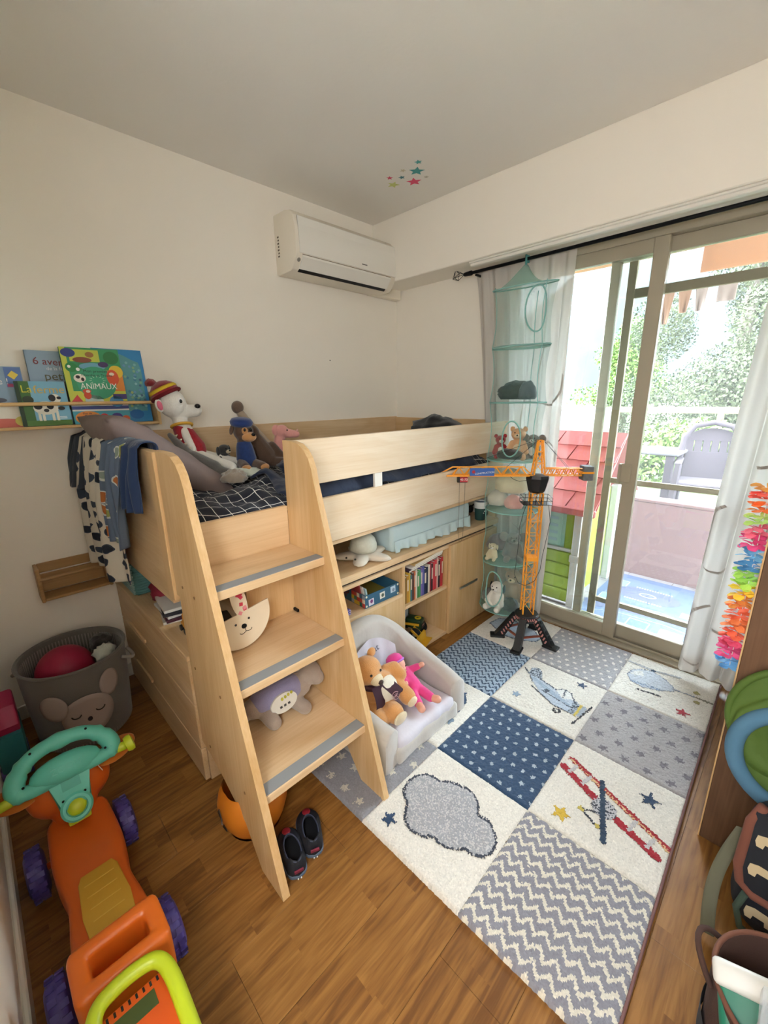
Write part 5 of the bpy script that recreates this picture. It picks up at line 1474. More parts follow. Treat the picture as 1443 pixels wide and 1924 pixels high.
prof_ = [(0.046, 0.0)] + [(0.044, 0.5)] + sec + [(-0.044, 0.5), (-0.046, 0.0)]
nu = 120
vs, fs = [], []
for i in range(nu + 1):
    t_ = i / nu
    p_ = spl(path, t_); q_ = spl(path, min(1, t_ + 0.01)) - spl(path, max(0, t_ - 0.01)); q_ /= np.linalg.norm(q_)
    nrm = np.array([-q_[1], q_[0]])
    hh = float(spl([(h_,) for h_ in hts], t_)[0])
    shrink = min(1.0, min(t_, 1 - t_) * 40 + 0.75)
    for (o_, zz) in prof_:
        z = (hh - 0.05) * zz + 0.016 if zz in (0.0, 0.5) else (hh - 0.045) + 0.045 * zz
        fl_ = 1 + 0.16 * noise.noise(Vector((t_ * 9, zz * 3, o_ * 20))) + 0.10 * math.sin(t_ * 46 + zz * 3) * noise.noise(Vector((t_ * 14, 3.0, 1.0)))
        lean = (hh - 0.2) * 0.10 * (z / 0.4)
        vs.append((p_[0] + nrm[0] * o_ * fl_ * shrink - (lean if 0.2 < t_ < 0.8 else 0), p_[1] + nrm[1] * o_ * fl_ * shrink, z))
w_ = len(prof_)
for i in range(nu):
    for k in range(w_ - 1): fs.append((i * w_ + k, i * w_ + k + 1, (i + 1) * w_ + k + 1, (i + 1) * w_ + k))
fs.append(tuple(range(w_))); fs.append(tuple(nu * w_ + k for k in reversed(range(w_))))
b = B(); b._new(vs, fs); b.build('back_and_arms', m_chairf, ch, True, 60)
def wrinkle(b, amp, seed):
    bmesh.ops.subdivide_edges(b.bm, edges=[e_ for e_ in b.bm.edges if e_.calc_length() > 0.03], cuts=14, use_grid_fill=True)
    for v in b.bm.verts:
        q = Vector((v.co.x * 9, v.co.y * 16, v.co.z * 7 + seed))
        v.co += v.normal * (amp * noise.fractal(q, 1.0, 2.0, 2) + amp * 0.6 * math.sin(40 * (v.co.y + 0.5 * v.co.x) + 4 * noise.noise(q * 0.5)))
    return b
b = B().box(1.07, 1.43, -1.51, -1.145, 0.016, 0.118, 0.025, seg=3)
b.bm.normal_update(); wrinkle(b, 0.004, 1.0).build('seat', m_chairw, ch, True, 180)
b = B().box(1.06, 1.438, -1.52, -1.135, 0.018, 0.085, 0.015, seg=2)
b.bm.normal_update(); wrinkle(b, 0.004, 4.0).build('skirt', m_chairf, ch, True, 180)
bp_ = B().grid(lambda u, v: (1.098 - 0.030 * v + 0.030 * (2 * u - 1) ** 2 + 0.002 * math.sin(u * 22), -1.465 + 0.28 * u, 0.115 + (0.215 - 0.075 * (2 * u - 1) ** 2) * v), 30, 12).build('back_panel', m_chairw, ch, True, 180)
text('embroidery', 'bourat', 0.045, P('grey_thread', '6a6878', 0.9), ch, frame_m((1.086, -1.345, 0.272), (0, 1, 0.22), (-0.16, -0.2, 1)), depth=0.001, world=True)
text('embroidery', 'ID', 0.04, P('grey_thread', '6a6878', 0.9), ch, frame_m((1.094, -1.33, 0.215), (0, 1, 0.2), (-0.16, -0.2, 1)), depth=0.001, world=True)
# teddy
f_teddy = fur('honey', 'c98f55', 0.4)
t = thing('teddy_bear', 'honey brown teddy bear with a cream tummy and plum scarf sitting on the armchair', 'soft toy', (1.24, -1.42, 0.12))
blob('body', [((1.20, -1.465, 0.305), (0.062, 0.066, 0.060)), ((1.22, -1.415, 0.20), (0.070, 0.080, 0.080)), ('c', (1.20, -1.36, 0.25), (1.22, -1.32, 0.255), 0.026, 0.028), ('c', (1.22, -1.32, 0.255), (1.255, -1.315, 0.235), 0.026, 0.028),
              ('c', (1.25, -1.345, 0.21), (1.325, -1.345, 0.175), 0.030, 0.036), ('c', (1.27, -1.42, 0.150), (1.33, -1.435, 0.150), 0.034, 0.044), ('c', (1.25, -1.48, 0.15), (1.31, -1.50, 0.14), 0.034, 0.04)], f_teddy, t, True, 0.0055)
B().ell((1.255, -1.462, 0.288), (0.028, 0.030, 0.024), (0, 0.3, 0)).build('muzzle', f_cream, t, True, 180)
bead('nose', (1.283, -1.462, 0.288), (0.008, 0.013, 0.010), P('brown_stitched_nose', '3a221c', 0.6), t)
for q in (-1, 1):
    bead('eye', (1.254, -1.463 + 0.026 * q, 0.318), 0.006, m_eye, t)
    B().ell((1.175, -1.465 + 0.052 * q, 0.355), (0.014, 0.022, 0.022)).build('ear', f_teddy, t, True, 180)
blob('tummy', [((1.245, -1.410, 0.205), (0.058, 0.068, 0.066))], fur('ivory', 'd9d2c4', 0.3), t, True, 0.005)
for c_, r_ in (((1.372, -1.440, 0.152), (0.010, 0.034, 0.034)), ((1.352, -1.345, 0.165), (0.012, 0.026, 0.026))): B().ell(c_, r_, (0, 0.2, -0.1)).build('paw_pad', f_cream, t, True, 180)
B().tube([(1.205 + 0.055 * math.cos(a), -1.445 + 0.058 * math.sin(a), 0.258 - 0.012 * math.cos(a)) for a in np.linspace(0, 2 * PI, 20, endpoint=False)], 0.013, 8, True).build('scarf', P('plum_cotton', '3a1c2a', 0.9), t, True, 180)
sc_ = B().grid(lambda u, v: (1.262 + 0.052 * math.sin(v * 2.2), -1.452 + 0.062 * u + 0.055 * v, 0.262 - 0.085 * v + 0.02 * (1 - abs(2 * u - 1)) * v), 8, 12).build('scarf_end', P('plum_cotton', '3a1c2a', 0.9), t, True, 180)
B().grid(lambda u, v: (1.262 + 0.030 * math.sin(v * 2.2), -1.495 + 0.050 * u - 0.005 * v, 0.262 - 0.105 * v), 6, 10).build('scarf_end', P('plum_cotton', '3a1c2a', 0.9), t, True, 180)
flow = B()
flow.tube([(1.312, -1.405 + 0.022 * math.cos(a), 0.208 + 0.020 * math.sin(a) - 0.008 * math.cos(a)) for a in np.linspace(0, 2 * PI, 16, endpoint=False)], 0.0012, 5, True)
for k in range(4):
    a = k * PI / 4
    flow.tube([(1.313, -1.405 + 0.013 * math.cos(a), 0.208 + 0.013 * math.sin(a)), (1.313, -1.405 - 0.013 * math.cos(a), 0.208 - 0.013 * math.sin(a))], 0.0012, 5)
flow.build('scarf_motif', P('pale_pink_thread', 'c9a0a8', 0.8), sc_, True)
# doll
m_skin = P('doll_vinyl', 'd79a84', 0.5, sub=0.1)
m_dpink = P('hot_pink_jersey', 'd93f86', 0.9, sheen=0.3, bump=(40, 0.3, 0.004))
t = thing('baby_doll', 'baby doll in a hot pink romper lying back in the armchair', 'doll', (1.27, -1.25, 0.125))
blob('head', [((1.195, -1.275, 0.235), (0.040, 0.038, 0.036)), ((1.222, -1.270, 0.222), (0.020, 0.022, 0.018))], m_skin, t, True, 0.004)
blob('romper', [('c', (1.215, -1.262, 0.200), (1.285, -1.270, 0.168), 0.034, 0.040), ('c', (1.235, -1.235, 0.205), (1.262, -1.205, 0.222), 0.017, 0.016), ('c', (1.235, -1.29, 0.20), (1.27, -1.305, 0.20), 0.017, 0.016), ('c', (1.295, -1.255, 0.160), (1.375, -1.250, 0.145), 0.024, 0.021), ('c', (1.295, -1.29, 0.160), (1.360, -1.315, 0.142), 0.024, 0.020)], m_dpink, t, True, 0.0045)
B().lathe([(0.041, 0.0), (0.0405, 0.012), (0.034, 0.027), (0.018, 0.037), (0, 0.040)], 24, TM((1.185, -1.277, 0.243), 0, R_(-35), 0)).build('bonnet', P('magenta_knit', 'd83a90', 0.9, sheen=0.3), t, True, 180)
B().tube([tuple(TM((1.187, -1.277, 0.243), 0, R_(-35), 0) @ Vector((0.0405 * math.cos(a), 0.0405 * math.sin(a), 0.002))) for a in np.linspace(0, 2 * PI, 24, endpoint=False)], 0.005, 6, True).build('bonnet_band', P('violet_band', 'b87ad0', 0.8), t, True, 180)
B().cap((1.262, -1.205, 0.222), (1.275, -1.193, 0.232), 0.011, 0.012).build('hand', m_skin, t, True, 180)
B().cap((1.27, -1.305, 0.20), (1.283, -1.312, 0.198), 0.011, 0.012).build('hand', m_skin, t, True, 180)
B().cap((1.378, -1.250, 0.145), (1.408, -1.245, 0.150), 0.015, 0.017).build('foot', m_skin, t, True, 180)
B().cap((1.362, -1.317, 0.142), (1.392, -1.332, 0.145), 0.015, 0.017).build('foot', m_skin, t, True, 180)
B().ell((1.243, -1.270, 0.222), (0.006, 0.007, 0.005)).build('nose', m_skin, t, True, 180)
B().ell((1.236, -1.268, 0.209), (0.005, 0.010, 0.004)).build('mouth', P('doll_lips', 'b8564e', 0.5), t, True, 180)
for q in (-1, 1): B().ell((1.232, -1.271 + 0.016 * q, 0.236), (0.003, 0.007, 0.0025)).build('closed_eye', P('doll_lashes', '4a2f28', 0.7), t, True, 180)
B().box(-0.014, 0.014, -0.014, 0.014, 0, 0.0015, 0.0005, mtx=frame_m((1.270, -1.262, 0.2035), (1, -0.1, -0.4), (0.1, 1, 0))).build('chest_patch', P('pale_blue_patch', 'b9c4d6', 0.8), t, True)

# ================================================================== on the worktop
t = thing('star_night_light', 'cream star-shaped plush night light with a speckled dome on the worktop', 'night light', (0.875, -1.175, 0.637)); t.scale = (1.18, 1.18, 1.12)
b = B()
pl = []
for k in range(40):
    a = 2 * PI * k / 40 + 0.35
    rr = 0.094 + 0.036 * math.cos(5 * (a - 0.35))
    pl.append((rr, a))
vs, fs = [], []
NR_ = 9
for lay, sg in ((0, 1), (1, -1)):
    for r_i in range(NR_ + 1):
        f_ = r_i / NR_
        for (rr, a) in pl:
            zz = 0.018 + sg * (0.018 if sg > 0 else 0.016) * math.sqrt(max(0, 1 - f_ ** 3))
            vs.append((rr * f_ * math.cos(a), rr * f_ * math.sin(a), zz))
n_ = 40
for lay in (0, 1):
    o_ = lay * (NR_ + 1) * n_
    for r_i in range(NR_):
        for k in range(n_): fs.append((o_ + r_i * n_ + k, o_ + r_i * n_ + (k + 1) % n_, o_ + (r_i + 1) * n_ + (k + 1) % n_, o_ + (r_i + 1) * n_ + k))
b._new(vs, fs); bmesh.ops.remove_doubles(b.bm, verts=b.bm.verts, dist=1e-5)
b.build('star_cushion', P('cream_muslin', 'd9cfc0', 0.95, sheen=0.3, bump=(30, 0.4, 0.006)), t, False, 180)
B().lathe([(0.0, 0.040), (0.054, 0.042), (0.058, 0.055), (0.057, 0.072), (0.050, 0.095), (0.034, 0.112), (0.015, 0.120), (0, 0.121)], 32).build('dome', P('speckled_grey_dome', 'c2c2b2', 0.45, var=(90, 0.12)), t, False, 180)
bead('eye', (0.005, -0.098, 0.034), 0.0045, m_eye, t).matrix_parent_inverse = Matrix.Identity(4)
bead('eye', (0.045, -0.085, 0.034), 0.0045, m_eye, t).matrix_parent_inverse = Matrix.Identity(4)
t_ = B().box(0.55, 0.935, -1.03, -0.335, 0.638, 0.785, 0.022, seg=3)
for v in t_.bm.verts:
    v.co.x += 0.012 * noise.noise(Vector((0, v.co.y * 9, v.co.z * 9)))
tag(t_.build('folded_cot_mattress', P('pale_aqua_sheet', 'bdd3d8', 0.9, sheen=0.2, bump=(12, 0.4, 0.02)), None, smooth=50), 'pale aqua sheeted cot mattress lying on the worktop', 'mattress')
b = B()
def ruf(u, v):
    return (0.940 + 0.010 * math.sin(u * 60) * v + 0.008 * v, -1.02 + 0.68 * u, 0.70 - 0.060 * v + 0.010 * math.sin(u * 17) * v)
uvgrid('sheet_ruffle', ruf, 80, 8, P('pale_aqua_sheet', 'a9c6c8'), t_ and bpy.data.objects['folded_cot_mattress'], world=True, thick=0.003)
t = thing('tumbler', 'dark green printed tumbler with a white rim at the window end of the worktop', 'cup', (0.915, -0.185, 0.637))
B().lathe([(0, 0), (0.031, 0), (0.033, 0.004), (0.039, 0.082)], 28).build('cup_body', P('deep_green_print', '2a4a46', 0.4), t, False, 40)
B().lathe([(0.040, 0.080), (0.0415, 0.084), (0.042, 0.118), (0.040, 0.122), (0.037, 0.122), (0.036, 0.114)], 28, cap=False).build('rim', P('white_plastic', 'e3e3df', 0.35), t, False, 40)
B().lathe([(0, 0.112), (0.0375, 0.114)], 28).build('inside', P('slate_blue_plastic', '5a7a9c', 0.4), t)
for c_ in ((0.036, -0.006, 0.062), (0.035, 0.012, 0.060), (0.034, -0.014, 0.05)):
    B().ell(c_, (0.003, 0.006, 0.004)).build('print_mark', P('white_print', 'eeeeea', 0.5), t)
t = thing('headphones', 'black headphones lying behind the tumbler', 'headphones', (0.86, -0.092, 0.637))
B().tube([(0.0, -0.025 + 0.0 * a, 0.0) for a in (0,)] + [(0.06 * math.cos(a) - 0.02, 0.0, 0.02 + 0.055 * math.sin(a)) for a in np.linspace(0, PI, 12)], 0.006, 8).build('headband', m_black, t, False, 180)
for q in (-0.08, 0.04): B().ell((q, 0, 0.028), (0.014, 0.028, 0.028)).build('ear_cup', m_black, t, False, 180)

# ================================================================== in the cabinet cubbies
bcol = ['b0343f', '8a6a2c', 'b8862c', 'c9a63c', '3f6f7c', '5a3a30', 'c0623a', 'd8cfc0', '3f8a4a', '4aa060', '7a6aa8', '5a5aa0', '22304f', '1c2740', 'd9cfc0', '8c2530', '2a2228', 'c03a44', 'c8323c', 'd2a9a0', '25232a', 'b02a34', 'c2303a']
names_c = {'b0343f': 'brick red', '8a6a2c': 'ochre', 'b8862c': 'mustard', 'c9a63c': 'yellow', '3f6f7c': 'blue-green', '5a3a30': 'dark brown', 'c0623a': 'orange', 'd8cfc0': 'cream', '3f8a4a': 'dark green', '4aa060': 'bright green', '7a6aa8': 'lilac', '5a5aa0': 'violet-blue', '22304f': 'navy', '1c2740': 'midnight blue', 'd9cfc0': 'ivory', '8c2530': 'maroon', '2a2228': 'black-brown', 'c03a44': 'cherry red', 'c8323c': 'scarlet', 'd2a9a0': 'pale pink', '25232a': 'black', 'b02a34': 'crimson', 'c2303a': 'bright red'}
y = -0.968
for k, c_ in enumerate(bcol):
    th = 0.0125 + 0.004 * ((k * 7) % 3) / 2 + (0.006 if k in (12, 18) else 0)
    hgt = 0.155 + 0.022 * ((k * 5) % 4) / 3 - (0.01 if k < 3 else 0) + (0.014 if k > 14 else 0)
    dep = 0.135
    x1 = 0.955 - 0.008 * ((k * 3) % 3)
    t = thing('storybook', names_c[c_] + ' spined storybook, number %s from the left in the book cubby' % ('one two three four five six seven eight nine ten eleven twelve thirteen fourteen fifteen sixteen seventeen eighteen nineteen twenty twenty-one twenty-two twenty-three'.split()[k]), 'book', (x1 - dep / 2, y + th / 2, 0.3285), group='storybooks standing in the cubby')
    m_ = P('spine_' + c_, c_, 0.5)
    B().box(x1 - dep, x1, y + 0.0003, y + th - 0.0003, 0.3285, 0.3285 + hgt, 0.0012).build('cover', m_, t, True)
    B().box(x1 - dep + 0.002, x1 - 0.002, y + 0.002, y + th - 0.002, 0.3285 + hgt - 0.002, 0.3285 + hgt + 0.0006).build('pages', P('page_white', 'e6e0d2', 0.9), t, True)
    if k % 2 == 0:
        B().box(x1, x1 + 0.0006, y + 0.003, y + th - 0.003, 0.3285 + hgt * 0.45, 0.3285 + hgt * 0.85).build('spine_label', P('spine_pale_print', 'd9cdb8', 0.5), t, True)
    y += th
M_ = TM((0.89, -0.775, 0.520), 0, R_(0), 0) @ TM((0, 0, 0), R_(5.5), 0, 0)
for k, (c_, lab_) in enumerate((('3f2b3f', 'dark plum magazine lying on the standing storybooks'), ('e0ddd8', 'white album lying on top of the storybooks'), ('cfae72', 'tan softcover book topmost on the storybooks'))):
    t = thing('magazine', lab_, 'book', (0.89, -0.775, 0.515 + 0.012 * k), group='books lying flat in the cubby')
    B().box(-0.075, 0.070 + 0.004 * k, -0.155 + 0.02 * k, 0.135, 0.0 + 0.0125 * k, 0.011 + 0.0125 * k, 0.001, mtx=M_).build('cover', P('spine_' + c_, c_, 0.5), t, True)
    B().box(-0.073, 0.0705 + 0.004 * k, -0.152 + 0.02 * k, 0.132, 0.002 + 0.0125 * k, 0.009 + 0.0125 * k, mtx=M_).build('pages', P('page_white', 'e6e0d2', 0.9), t, True)

# toy box tray
t = thing('game_box', 'open blue board-game box with a chequered end in the left cubby', 'box', (0.84, -1.12, 0.414))
MB = TM((0.84, -1.125, 0.414), 0, 0, R_(-2))
bx = B().box(-0.12, 0.12, -0.115, 0.115, 0, 0.004, mtx=MB).box(-0.12, -0.116, -0.115, 0.115, 0.004, 0.068, mtx=MB).box(0.116, 0.12, -0.115, 0.115, 0.004, 0.068, mtx=MB).box(-0.116, 0.116, -0.115, -0.111, 0.004, 0.068, mtx=MB).box(-0.116, 0.116, 0.111, 0.115, 0.004, 0.068, mtx=MB)
bx.build('tray', P('teal_blue_card', '2f5f7a', 0.55), t, True)
B().box(-0.1155, 0.1155, -0.1105, 0.1105, 0.004, 0.0055, mtx=MB).build('lining', P('olive_card', '8a7a2c', 0.8), t, True)
B().box(0.1145, 0.116, -0.111, 0.111, 0.006, 0.067, mtx=MB).build('lining', P('olive_card', '8a7a2c', 0.8), t, True)
chk = ['c0433f', 'd9b53a', 'dcd4c4', '3f7f6a', '9aaabf', 'b04a3f', 'd3b340', '3f6f8a']
for a in range(5):
    for c in range(3):
        B().box(0.118 - 0.021 * (a + 1), 0.118 - 0.021 * a, -0.1158, -0.115, 0.003 + 0.0212 * c, 0.003 + 0.0212 * (c + 1), mtx=MB).build('chequer', P('card_' + chk[(a * 3 + c * 2) % 8], chk[(a * 3 + c * 2) % 8], 0.55), t, True)
text('box_lettering', 'UP', 0.062, P('wine_print', '6a2430', 0.5), t, MB @ frame_m((-0.045, -0.1158, 0.036), (1, 0, 0), (0, 0, 1)), world=True)
for k, (yy, zz, c_) in enumerate(((-0.075, 0.028, 'd8d2de'), (0.0, 0.036, 'dcd8cc'), (0.075, 0.040, 'b8cbd8'))):
    B().box(0.120, 0.1207, yy - 0.017, yy + 0.017, zz - 0.017, zz + 0.017, mtx=MB @ TM((0, 0, 0), R_(3), 0, 0)).build('printed_picture', P('card_' + c_, c_, 0.55), t, True)
    B().prism(ellp(0, 0, 0.009, 0.010), 0, 0.0004, MB @ frame_m((0.1207, yy, zz), (0, 1, 0), (0, 0, 1))).build('printed_picture', P('card_fig%d' % k, ['7a3a7a', '4a5a4a', '7a8aa0'][k], 0.55), t, True)
for yy, zz in ((-0.107, 0.060), (-0.107, 0.010), (0.107, 0.060), (0.107, 0.010)):
    B().prism(ellp(0, 0, 0.006, 0.006, 10), 0, 0.0006, MB @ frame_m((0.120, yy, zz), (0, 1, 0), (0, 0, 1))).build('corner_dot', P('card_cream', 'e6dfc2', 0.55), t, True)
for k, (c_, lab_) in enumerate((('a9c4cc', 'pale blue picture book leaning in the game box'), ('e0d8d4', 'white booklet leaning in the game box'), ('8a2f38', 'dark red booklet furthest back in the game box'))):
    Mk = MB @ TM((0.0 + 0.0, -0.080 - 0.009 * k, 0.012), R_(12), 0, 0)
    tag(B().box(-0.10 - 0.01 * k, 0.105 - 0.012 * k, -0.004, 0.004, 0, 0.085 + 0.010 * k, 0.001, mtx=Mk).build('booklet', P('card_' + c_, c_, 0.5)), lab_, 'book', 'booklets in the game box')
t = thing('purple_toy_box', 'small purple patterned box at the left end of the cubby', 'box', (0.90, -1.37, 0.414))
B().box(0.86, 0.95, -1.41, -1.335, 0.414, 0.448, 0.003).build('base', P('purple_card', '5a4a8c', 0.5), t, True)
for k in range(3): B().box(0.857, 0.953, -1.413, -1.332, 0.420 + 0.010 * k, 0.423 + 0.010 * k, 0.001).build('pale_stripe', P('pale_purple', 'a9a0c8', 0.5), t, True)

# toy tractor
t = thing('toy_tractor', 'dark green toy tractor with a yellow front loader in the lower cubby', 'toy tractor', (0.82, -0.76, 0.021))
mg = P('tractor_green', '1f3d24', 0.35); my = P('tractor_yellow', 'd9a62a', 0.4); mtyre = P('tyre_black', '17181a', 0.75)
T = TM((0.83, -0.775, 0.021), 0, 0, R_(18))
B().box(-0.02, 0.085, -0.032, 0.032, 0.055, 0.118, 0.014, mtx=T, seg=3).build('bonnet', mg, t, True, 40)
B().box(0.080, 0.087, -0.026, 0.026, 0.060, 0.098, 0.003, mtx=T).build('grille', m_black, t, True)
B().lathe([(0, 0), (0.020, 0), (0.020, 0.002), (0, 0.0022)], 20, T @ TM((0.052, 0.0, 0.1178))).build('badge', P('badge_yellow', 'd6bb2a', 0.5), t, True)
bd = B().prism([(-0.010, -0.006), (-0.004, 0.004), (0.006, 0.007), (0.010, 0.002), (0.004, 0.0), (0.0, -0.006)], 0, 0.0005, T @ TM((0.052, 0, 0.1203))).build('badge_deer', P('badge_green', '24462a', 0.5), t, True)
B().box(-0.095, -0.02, -0.042, 0.042, 0.05, 0.075, 0.006, mtx=T).build('chassis', mg, t, True)
cb_ = B()
for a in ((-0.085, -0.036), (-0.085, 0.036), (-0.025, -0.034), (-0.025, 0.034)): cb_.bar((a[0], a[1], 0.07), (a[0], a[1], 0.178), 0.008, mtx=T)
cb_.box(-0.095, -0.015, -0.043, 0.043, 0.178, 0.186, 0.003, mtx=T)
cb_.build('cab_frame', mg, t, True)
B().box(-0.027, -0.024, -0.030, 0.030, 0.10, 0.175, mtx=T).build('windscreen', P('pale_blue_window', 'b9cddc', 0.15), t, True)
text('grille_mark', 'NO 6', 0.012, P('pale_red_print', 'c98a84', 0.5), t, T @ frame_m((0.0872, 0.0, 0.082), (0, 1, 0), (0, 0, 1)), world=True)
for xx, yy, rr, ww in ((-0.06, -0.052, 0.052, 0.034), (-0.06, 0.052, 0.052, 0.034), (0.055, -0.050, 0.036, 0.026), (0.055, 0.050, 0.036, 0.026)):
    wh = B().lathe([(0.012, -ww / 2), (rr * 0.62, -ww / 2), (rr * 0.94, -ww / 2 + 0.002), (rr, -ww / 4), (rr, ww / 4), (rr * 0.94, ww / 2 - 0.002), (rr * 0.62, ww / 2), (0.012, ww / 2)], 22, T @ TM((xx, yy, rr), R_(90))).build('wheel', mtyre, t, True, 40)
    for s in (-1, 1): B().lathe([(0, 0), (rr * 0.36, 0), (rr * 0.30, 0.002), (0, 0.003)], 14, T @ TM((xx, yy + s * ww / 2, rr), R_(-90 * s))).build('hubcap', P('grey_hubcap', '9a9ca0', 0.4), wh, True)
ld = B()
for s in (-1, 1):
    ld.bar((-0.02, 0.040 * s, 0.085), (0.075, 0.040 * s, 0.095), 0.008, 0.012, mtx=T) if s < 0 else None
    ld.bar((0.04, 0.022 * s - 0.055, 0.075), (0.10, 0.022 * s - 0.055, 0.03), 0.008, 0.012, mtx=T)
ld.build('loader_arm', my, t, True)
B().prism([(0.0, 0.0), (0.048, 0.004), (0.052, 0.016), (0.012, 0.012), (0.008, 0.052), (-0.004, 0.055)], -0.012, 0.10, T @ TM((0.098, -0.022, 0.002)) @ m_xz).build('bucket', my, t, True)

# ================================================================== on the steps
t = thing('wooden_bunny', 'flat wooden bunny face with pink paper ears on the middle step', 'craft decoration', (1.10, -1.94, 0.592))
FB = frame_m((1.085, -1.945, 0.712), (0.05, 1, 0.20), (-0.20, -0.2, 1))
m_birch = P('pale_birch_ply', 'e3d3b8', 0.7, var=(12, 0.06))
hd_ = [(0.118 * math.cos(a), 0.118 * math.sin(a)) for a in np.linspace(PI, 2 * PI, 40)]
B().prism(hd_, 0, 0.006, FB).build('face', m_birch, t, True)
for (cx_, rot_) in ((-0.063, 0.10), (0.022, -0.06)):
    E_ = FB @ TM((cx_, 0.0, 0.002), 0, 0, rot_)
    e_ = B().prism([(q[0], q[1] + 0.043) for q in ellp(0, 0.0, 0.026, 0.066, 24)], 0, 0.005, E_).build('ear', m_birch, t, True)
    rr = random.Random(int(cx_ * 1000))
    for k in range(14):
        a_, b2 = rr.uniform(-0.012, 0.012), rr.uniform(-0.005, 0.090)
        q = rr.uniform(0, 1.5)
        B().box(-0.006, 0.006, -0.006, 0.006, 0.005, 0.0056 + 0.0002 * (k % 4), mtx=E_ @ TM((a_, b2, 0), 0, 0, q)).build('paper_scrap', P('tissue_%d' % (k % 3), ['d2405a', 'e08a90', 'c83a4a'][k % 3], 0.8), e_, True)
for q in (-0.024, 0.024): B().ell((q + 0.01, -0.030, 0.0065), (0.004, 0.004, 0.0012), mtx=FB).build('eye', m_eye, t, True, 180)
B().ell((0.01, -0.047, 0.007), (0.0095, 0.0085, 0.004), mtx=FB).build('nose', P('black_pompom', '101012', 0.95), t, True, 180)
mo = B()
mo.tube([FB @ Vector((0.01, -0.052, 0.0066)), FB @ Vector((0.01, -0.066, 0.0066))], 0.0010, 5)
for s in (-1, 1): mo.tube([FB @ Vector((0.01 + s * 0.022 * math.sin(a), -0.066 - 0.006 * math.sin(a * 2) + 0.004 * (a / 1.4), 0.0066)) for a in np.linspace(0, 1.4, 8)], 0.0010, 5)
mo.build('mouth', m_eye, t, True)
tag(hump('dark_pouch', 1.03, -1.985, 0.640, 0.030, 0.060, 0.085, P('charcoal_felt', '2a2826', 0.95), 4.4, 0.2, 20), 'dark pouch standing behind the wooden bunny', 'pouch')
# plush on the lowest step
t = thing('plush_hippo', 'grey and lilac plush with a buttoned white control panel on the lowest step', 'soft toy', (1.12, -1.83, 0.284))
f_hip = fur('warm_grey', 'a39488', 0.4)
blob('body', [('c', (1.11, -1.93, 0.345), (1.12, -1.75, 0.350), 0.040, 0.050), ((1.13, -1.70, 0.385), (0.050, 0.044, 0.046)), ((1.155, -1.69, 0.372), (0.036, 0.032, 0.028)), ('c', (1.14, -1.90, 0.32), (1.185, -1.895, 0.308), 0.028, 0.027), ('c', (1.15, -1.79, 0.32), (1.20, -1.775, 0.308), 0.027, 0.026), ('c', (1.10, -1.965, 0.33), (1.13, -1.985, 0.325), 0.02, 0.018)], f_hip, t, True, 0.005)
blob('jumper', [('c', (1.112, -1.905, 0.352), (1.120, -1.785, 0.356), 0.046, 0.052)], fur('lilac', '8d88a8', 0.3), t, True, 0.005)
PM = frame_m((1.170, -1.842, 0.352), (0.06, 1, 0.10), (-0.25, 0, 1))
pn = B().prism(ellp(0, 0, 0.052, 0.034, 30), -0.01, 0.002, PM).build('control_panel', P('white_fabric_print', 'd9d6cc', 0.7), t, True)
for k, c_ in enumerate(('b9b43c', 'a8a83a', 'c2b84a', 'b0a838')): B().prism(ellp(-0.004 + 0.013 * k, 0.016 + 0.002 * k, 0.0052, 0.006, 12), 0.002, 0.0032, PM).build('button', P('btn_' + c_, c_, 0.5), pn, True)
for k in range(3): B().prism(rectp(-0.02 + 0.016 * k, -0.014, -0.011 + 0.016 * k, -0.006), 0.002, 0.003, PM).build('button', P('btn_dark', '4a4a48', 0.5), pn, True)
for q in (-1, 1): B().ell((1.115, -1.70 + 0.045 * q, 0.420), (0.010, 0.014, 0.016)).build('ear', f_hip, t, True, 180)
bead('eye', (1.163, -1.712, 0.398), 0.005, m_eye, t)

# ================================================================== under the steps
t = thing('pumpkin_bucket', 'orange pumpkin bucket with black cut-out face under the stairs', 'bucket', (1.205, -2.010, 0.0))
m_pk = P('pumpkin_plastic', 'd07a22', 0.45)
bk = B()
def pk(u, v):
    a = 2 * PI * u
    r = (0.062 + 0.050 * math.sin(PI * (0.12 + 0.66 * v))) * (1 + 0.035 * abs(math.sin(4 * a)))
    return (r * math.cos(a), r * math.sin(a), 0.165 * v)
bk.grid(pk, 64, 16, closeu=True)
bk.grid(lambda u, v: tuple(0.955 * q if k < 2 else q + 0.004 for k, q in enumerate(pk(u, v))), 64, 16, closeu=True)
bk.lathe([(0, 0.003), (0.09, 0.003)], 24)
bk.build('bucket_shell', m_pk, t, False, 180)
for (a, z, sx, sz) in ((R_(-120), 0.115, 0.022, 0.016), (R_(-95), 0.105, 0.022, 0.016), (R_(-140), 0.07, 0.014, 0.012), (R_(-108), 0.055, 0.020, 0.010), (R_(-85), 0.062, 0.014, 0.012), (R_(-150), 0.105, 0.012, 0.014)):
    r = 0.062 + 0.050 * math.sin(PI * (0.12 + 0.66 * z / 0.165)) + 0.0025
    B().prism([(-sx, -sz), (sx, -sz), (0, sz)], -0.001, 0.001, TM((r * math.cos(a), r * math.sin(a), z)) @ frame_m((0, 0, 0), (-math.sin(a), math.cos(a), 0), (0, 0, 1))).build('black_face_mark', m_black, t)
for k, (dx, dy, c_, lab_) in enumerate(((0.05, 0.02, '2f8f86', 'teal ball in the pumpkin bucket'), (0.0, 0.055, '5a4a40', 'brown ball in the pumpkin bucket'), (0.02, -0.035, '7a6a5a', 'grey-brown ball in the pumpkin bucket'))):
    tag(B().ell((1.205 + dx, -2.010 + dy, 0.125), 0.026, u=16, v=10).build('toy_ball', P('ball_' + c_, c_, 0.4), smooth=180), lab_, 'ball')
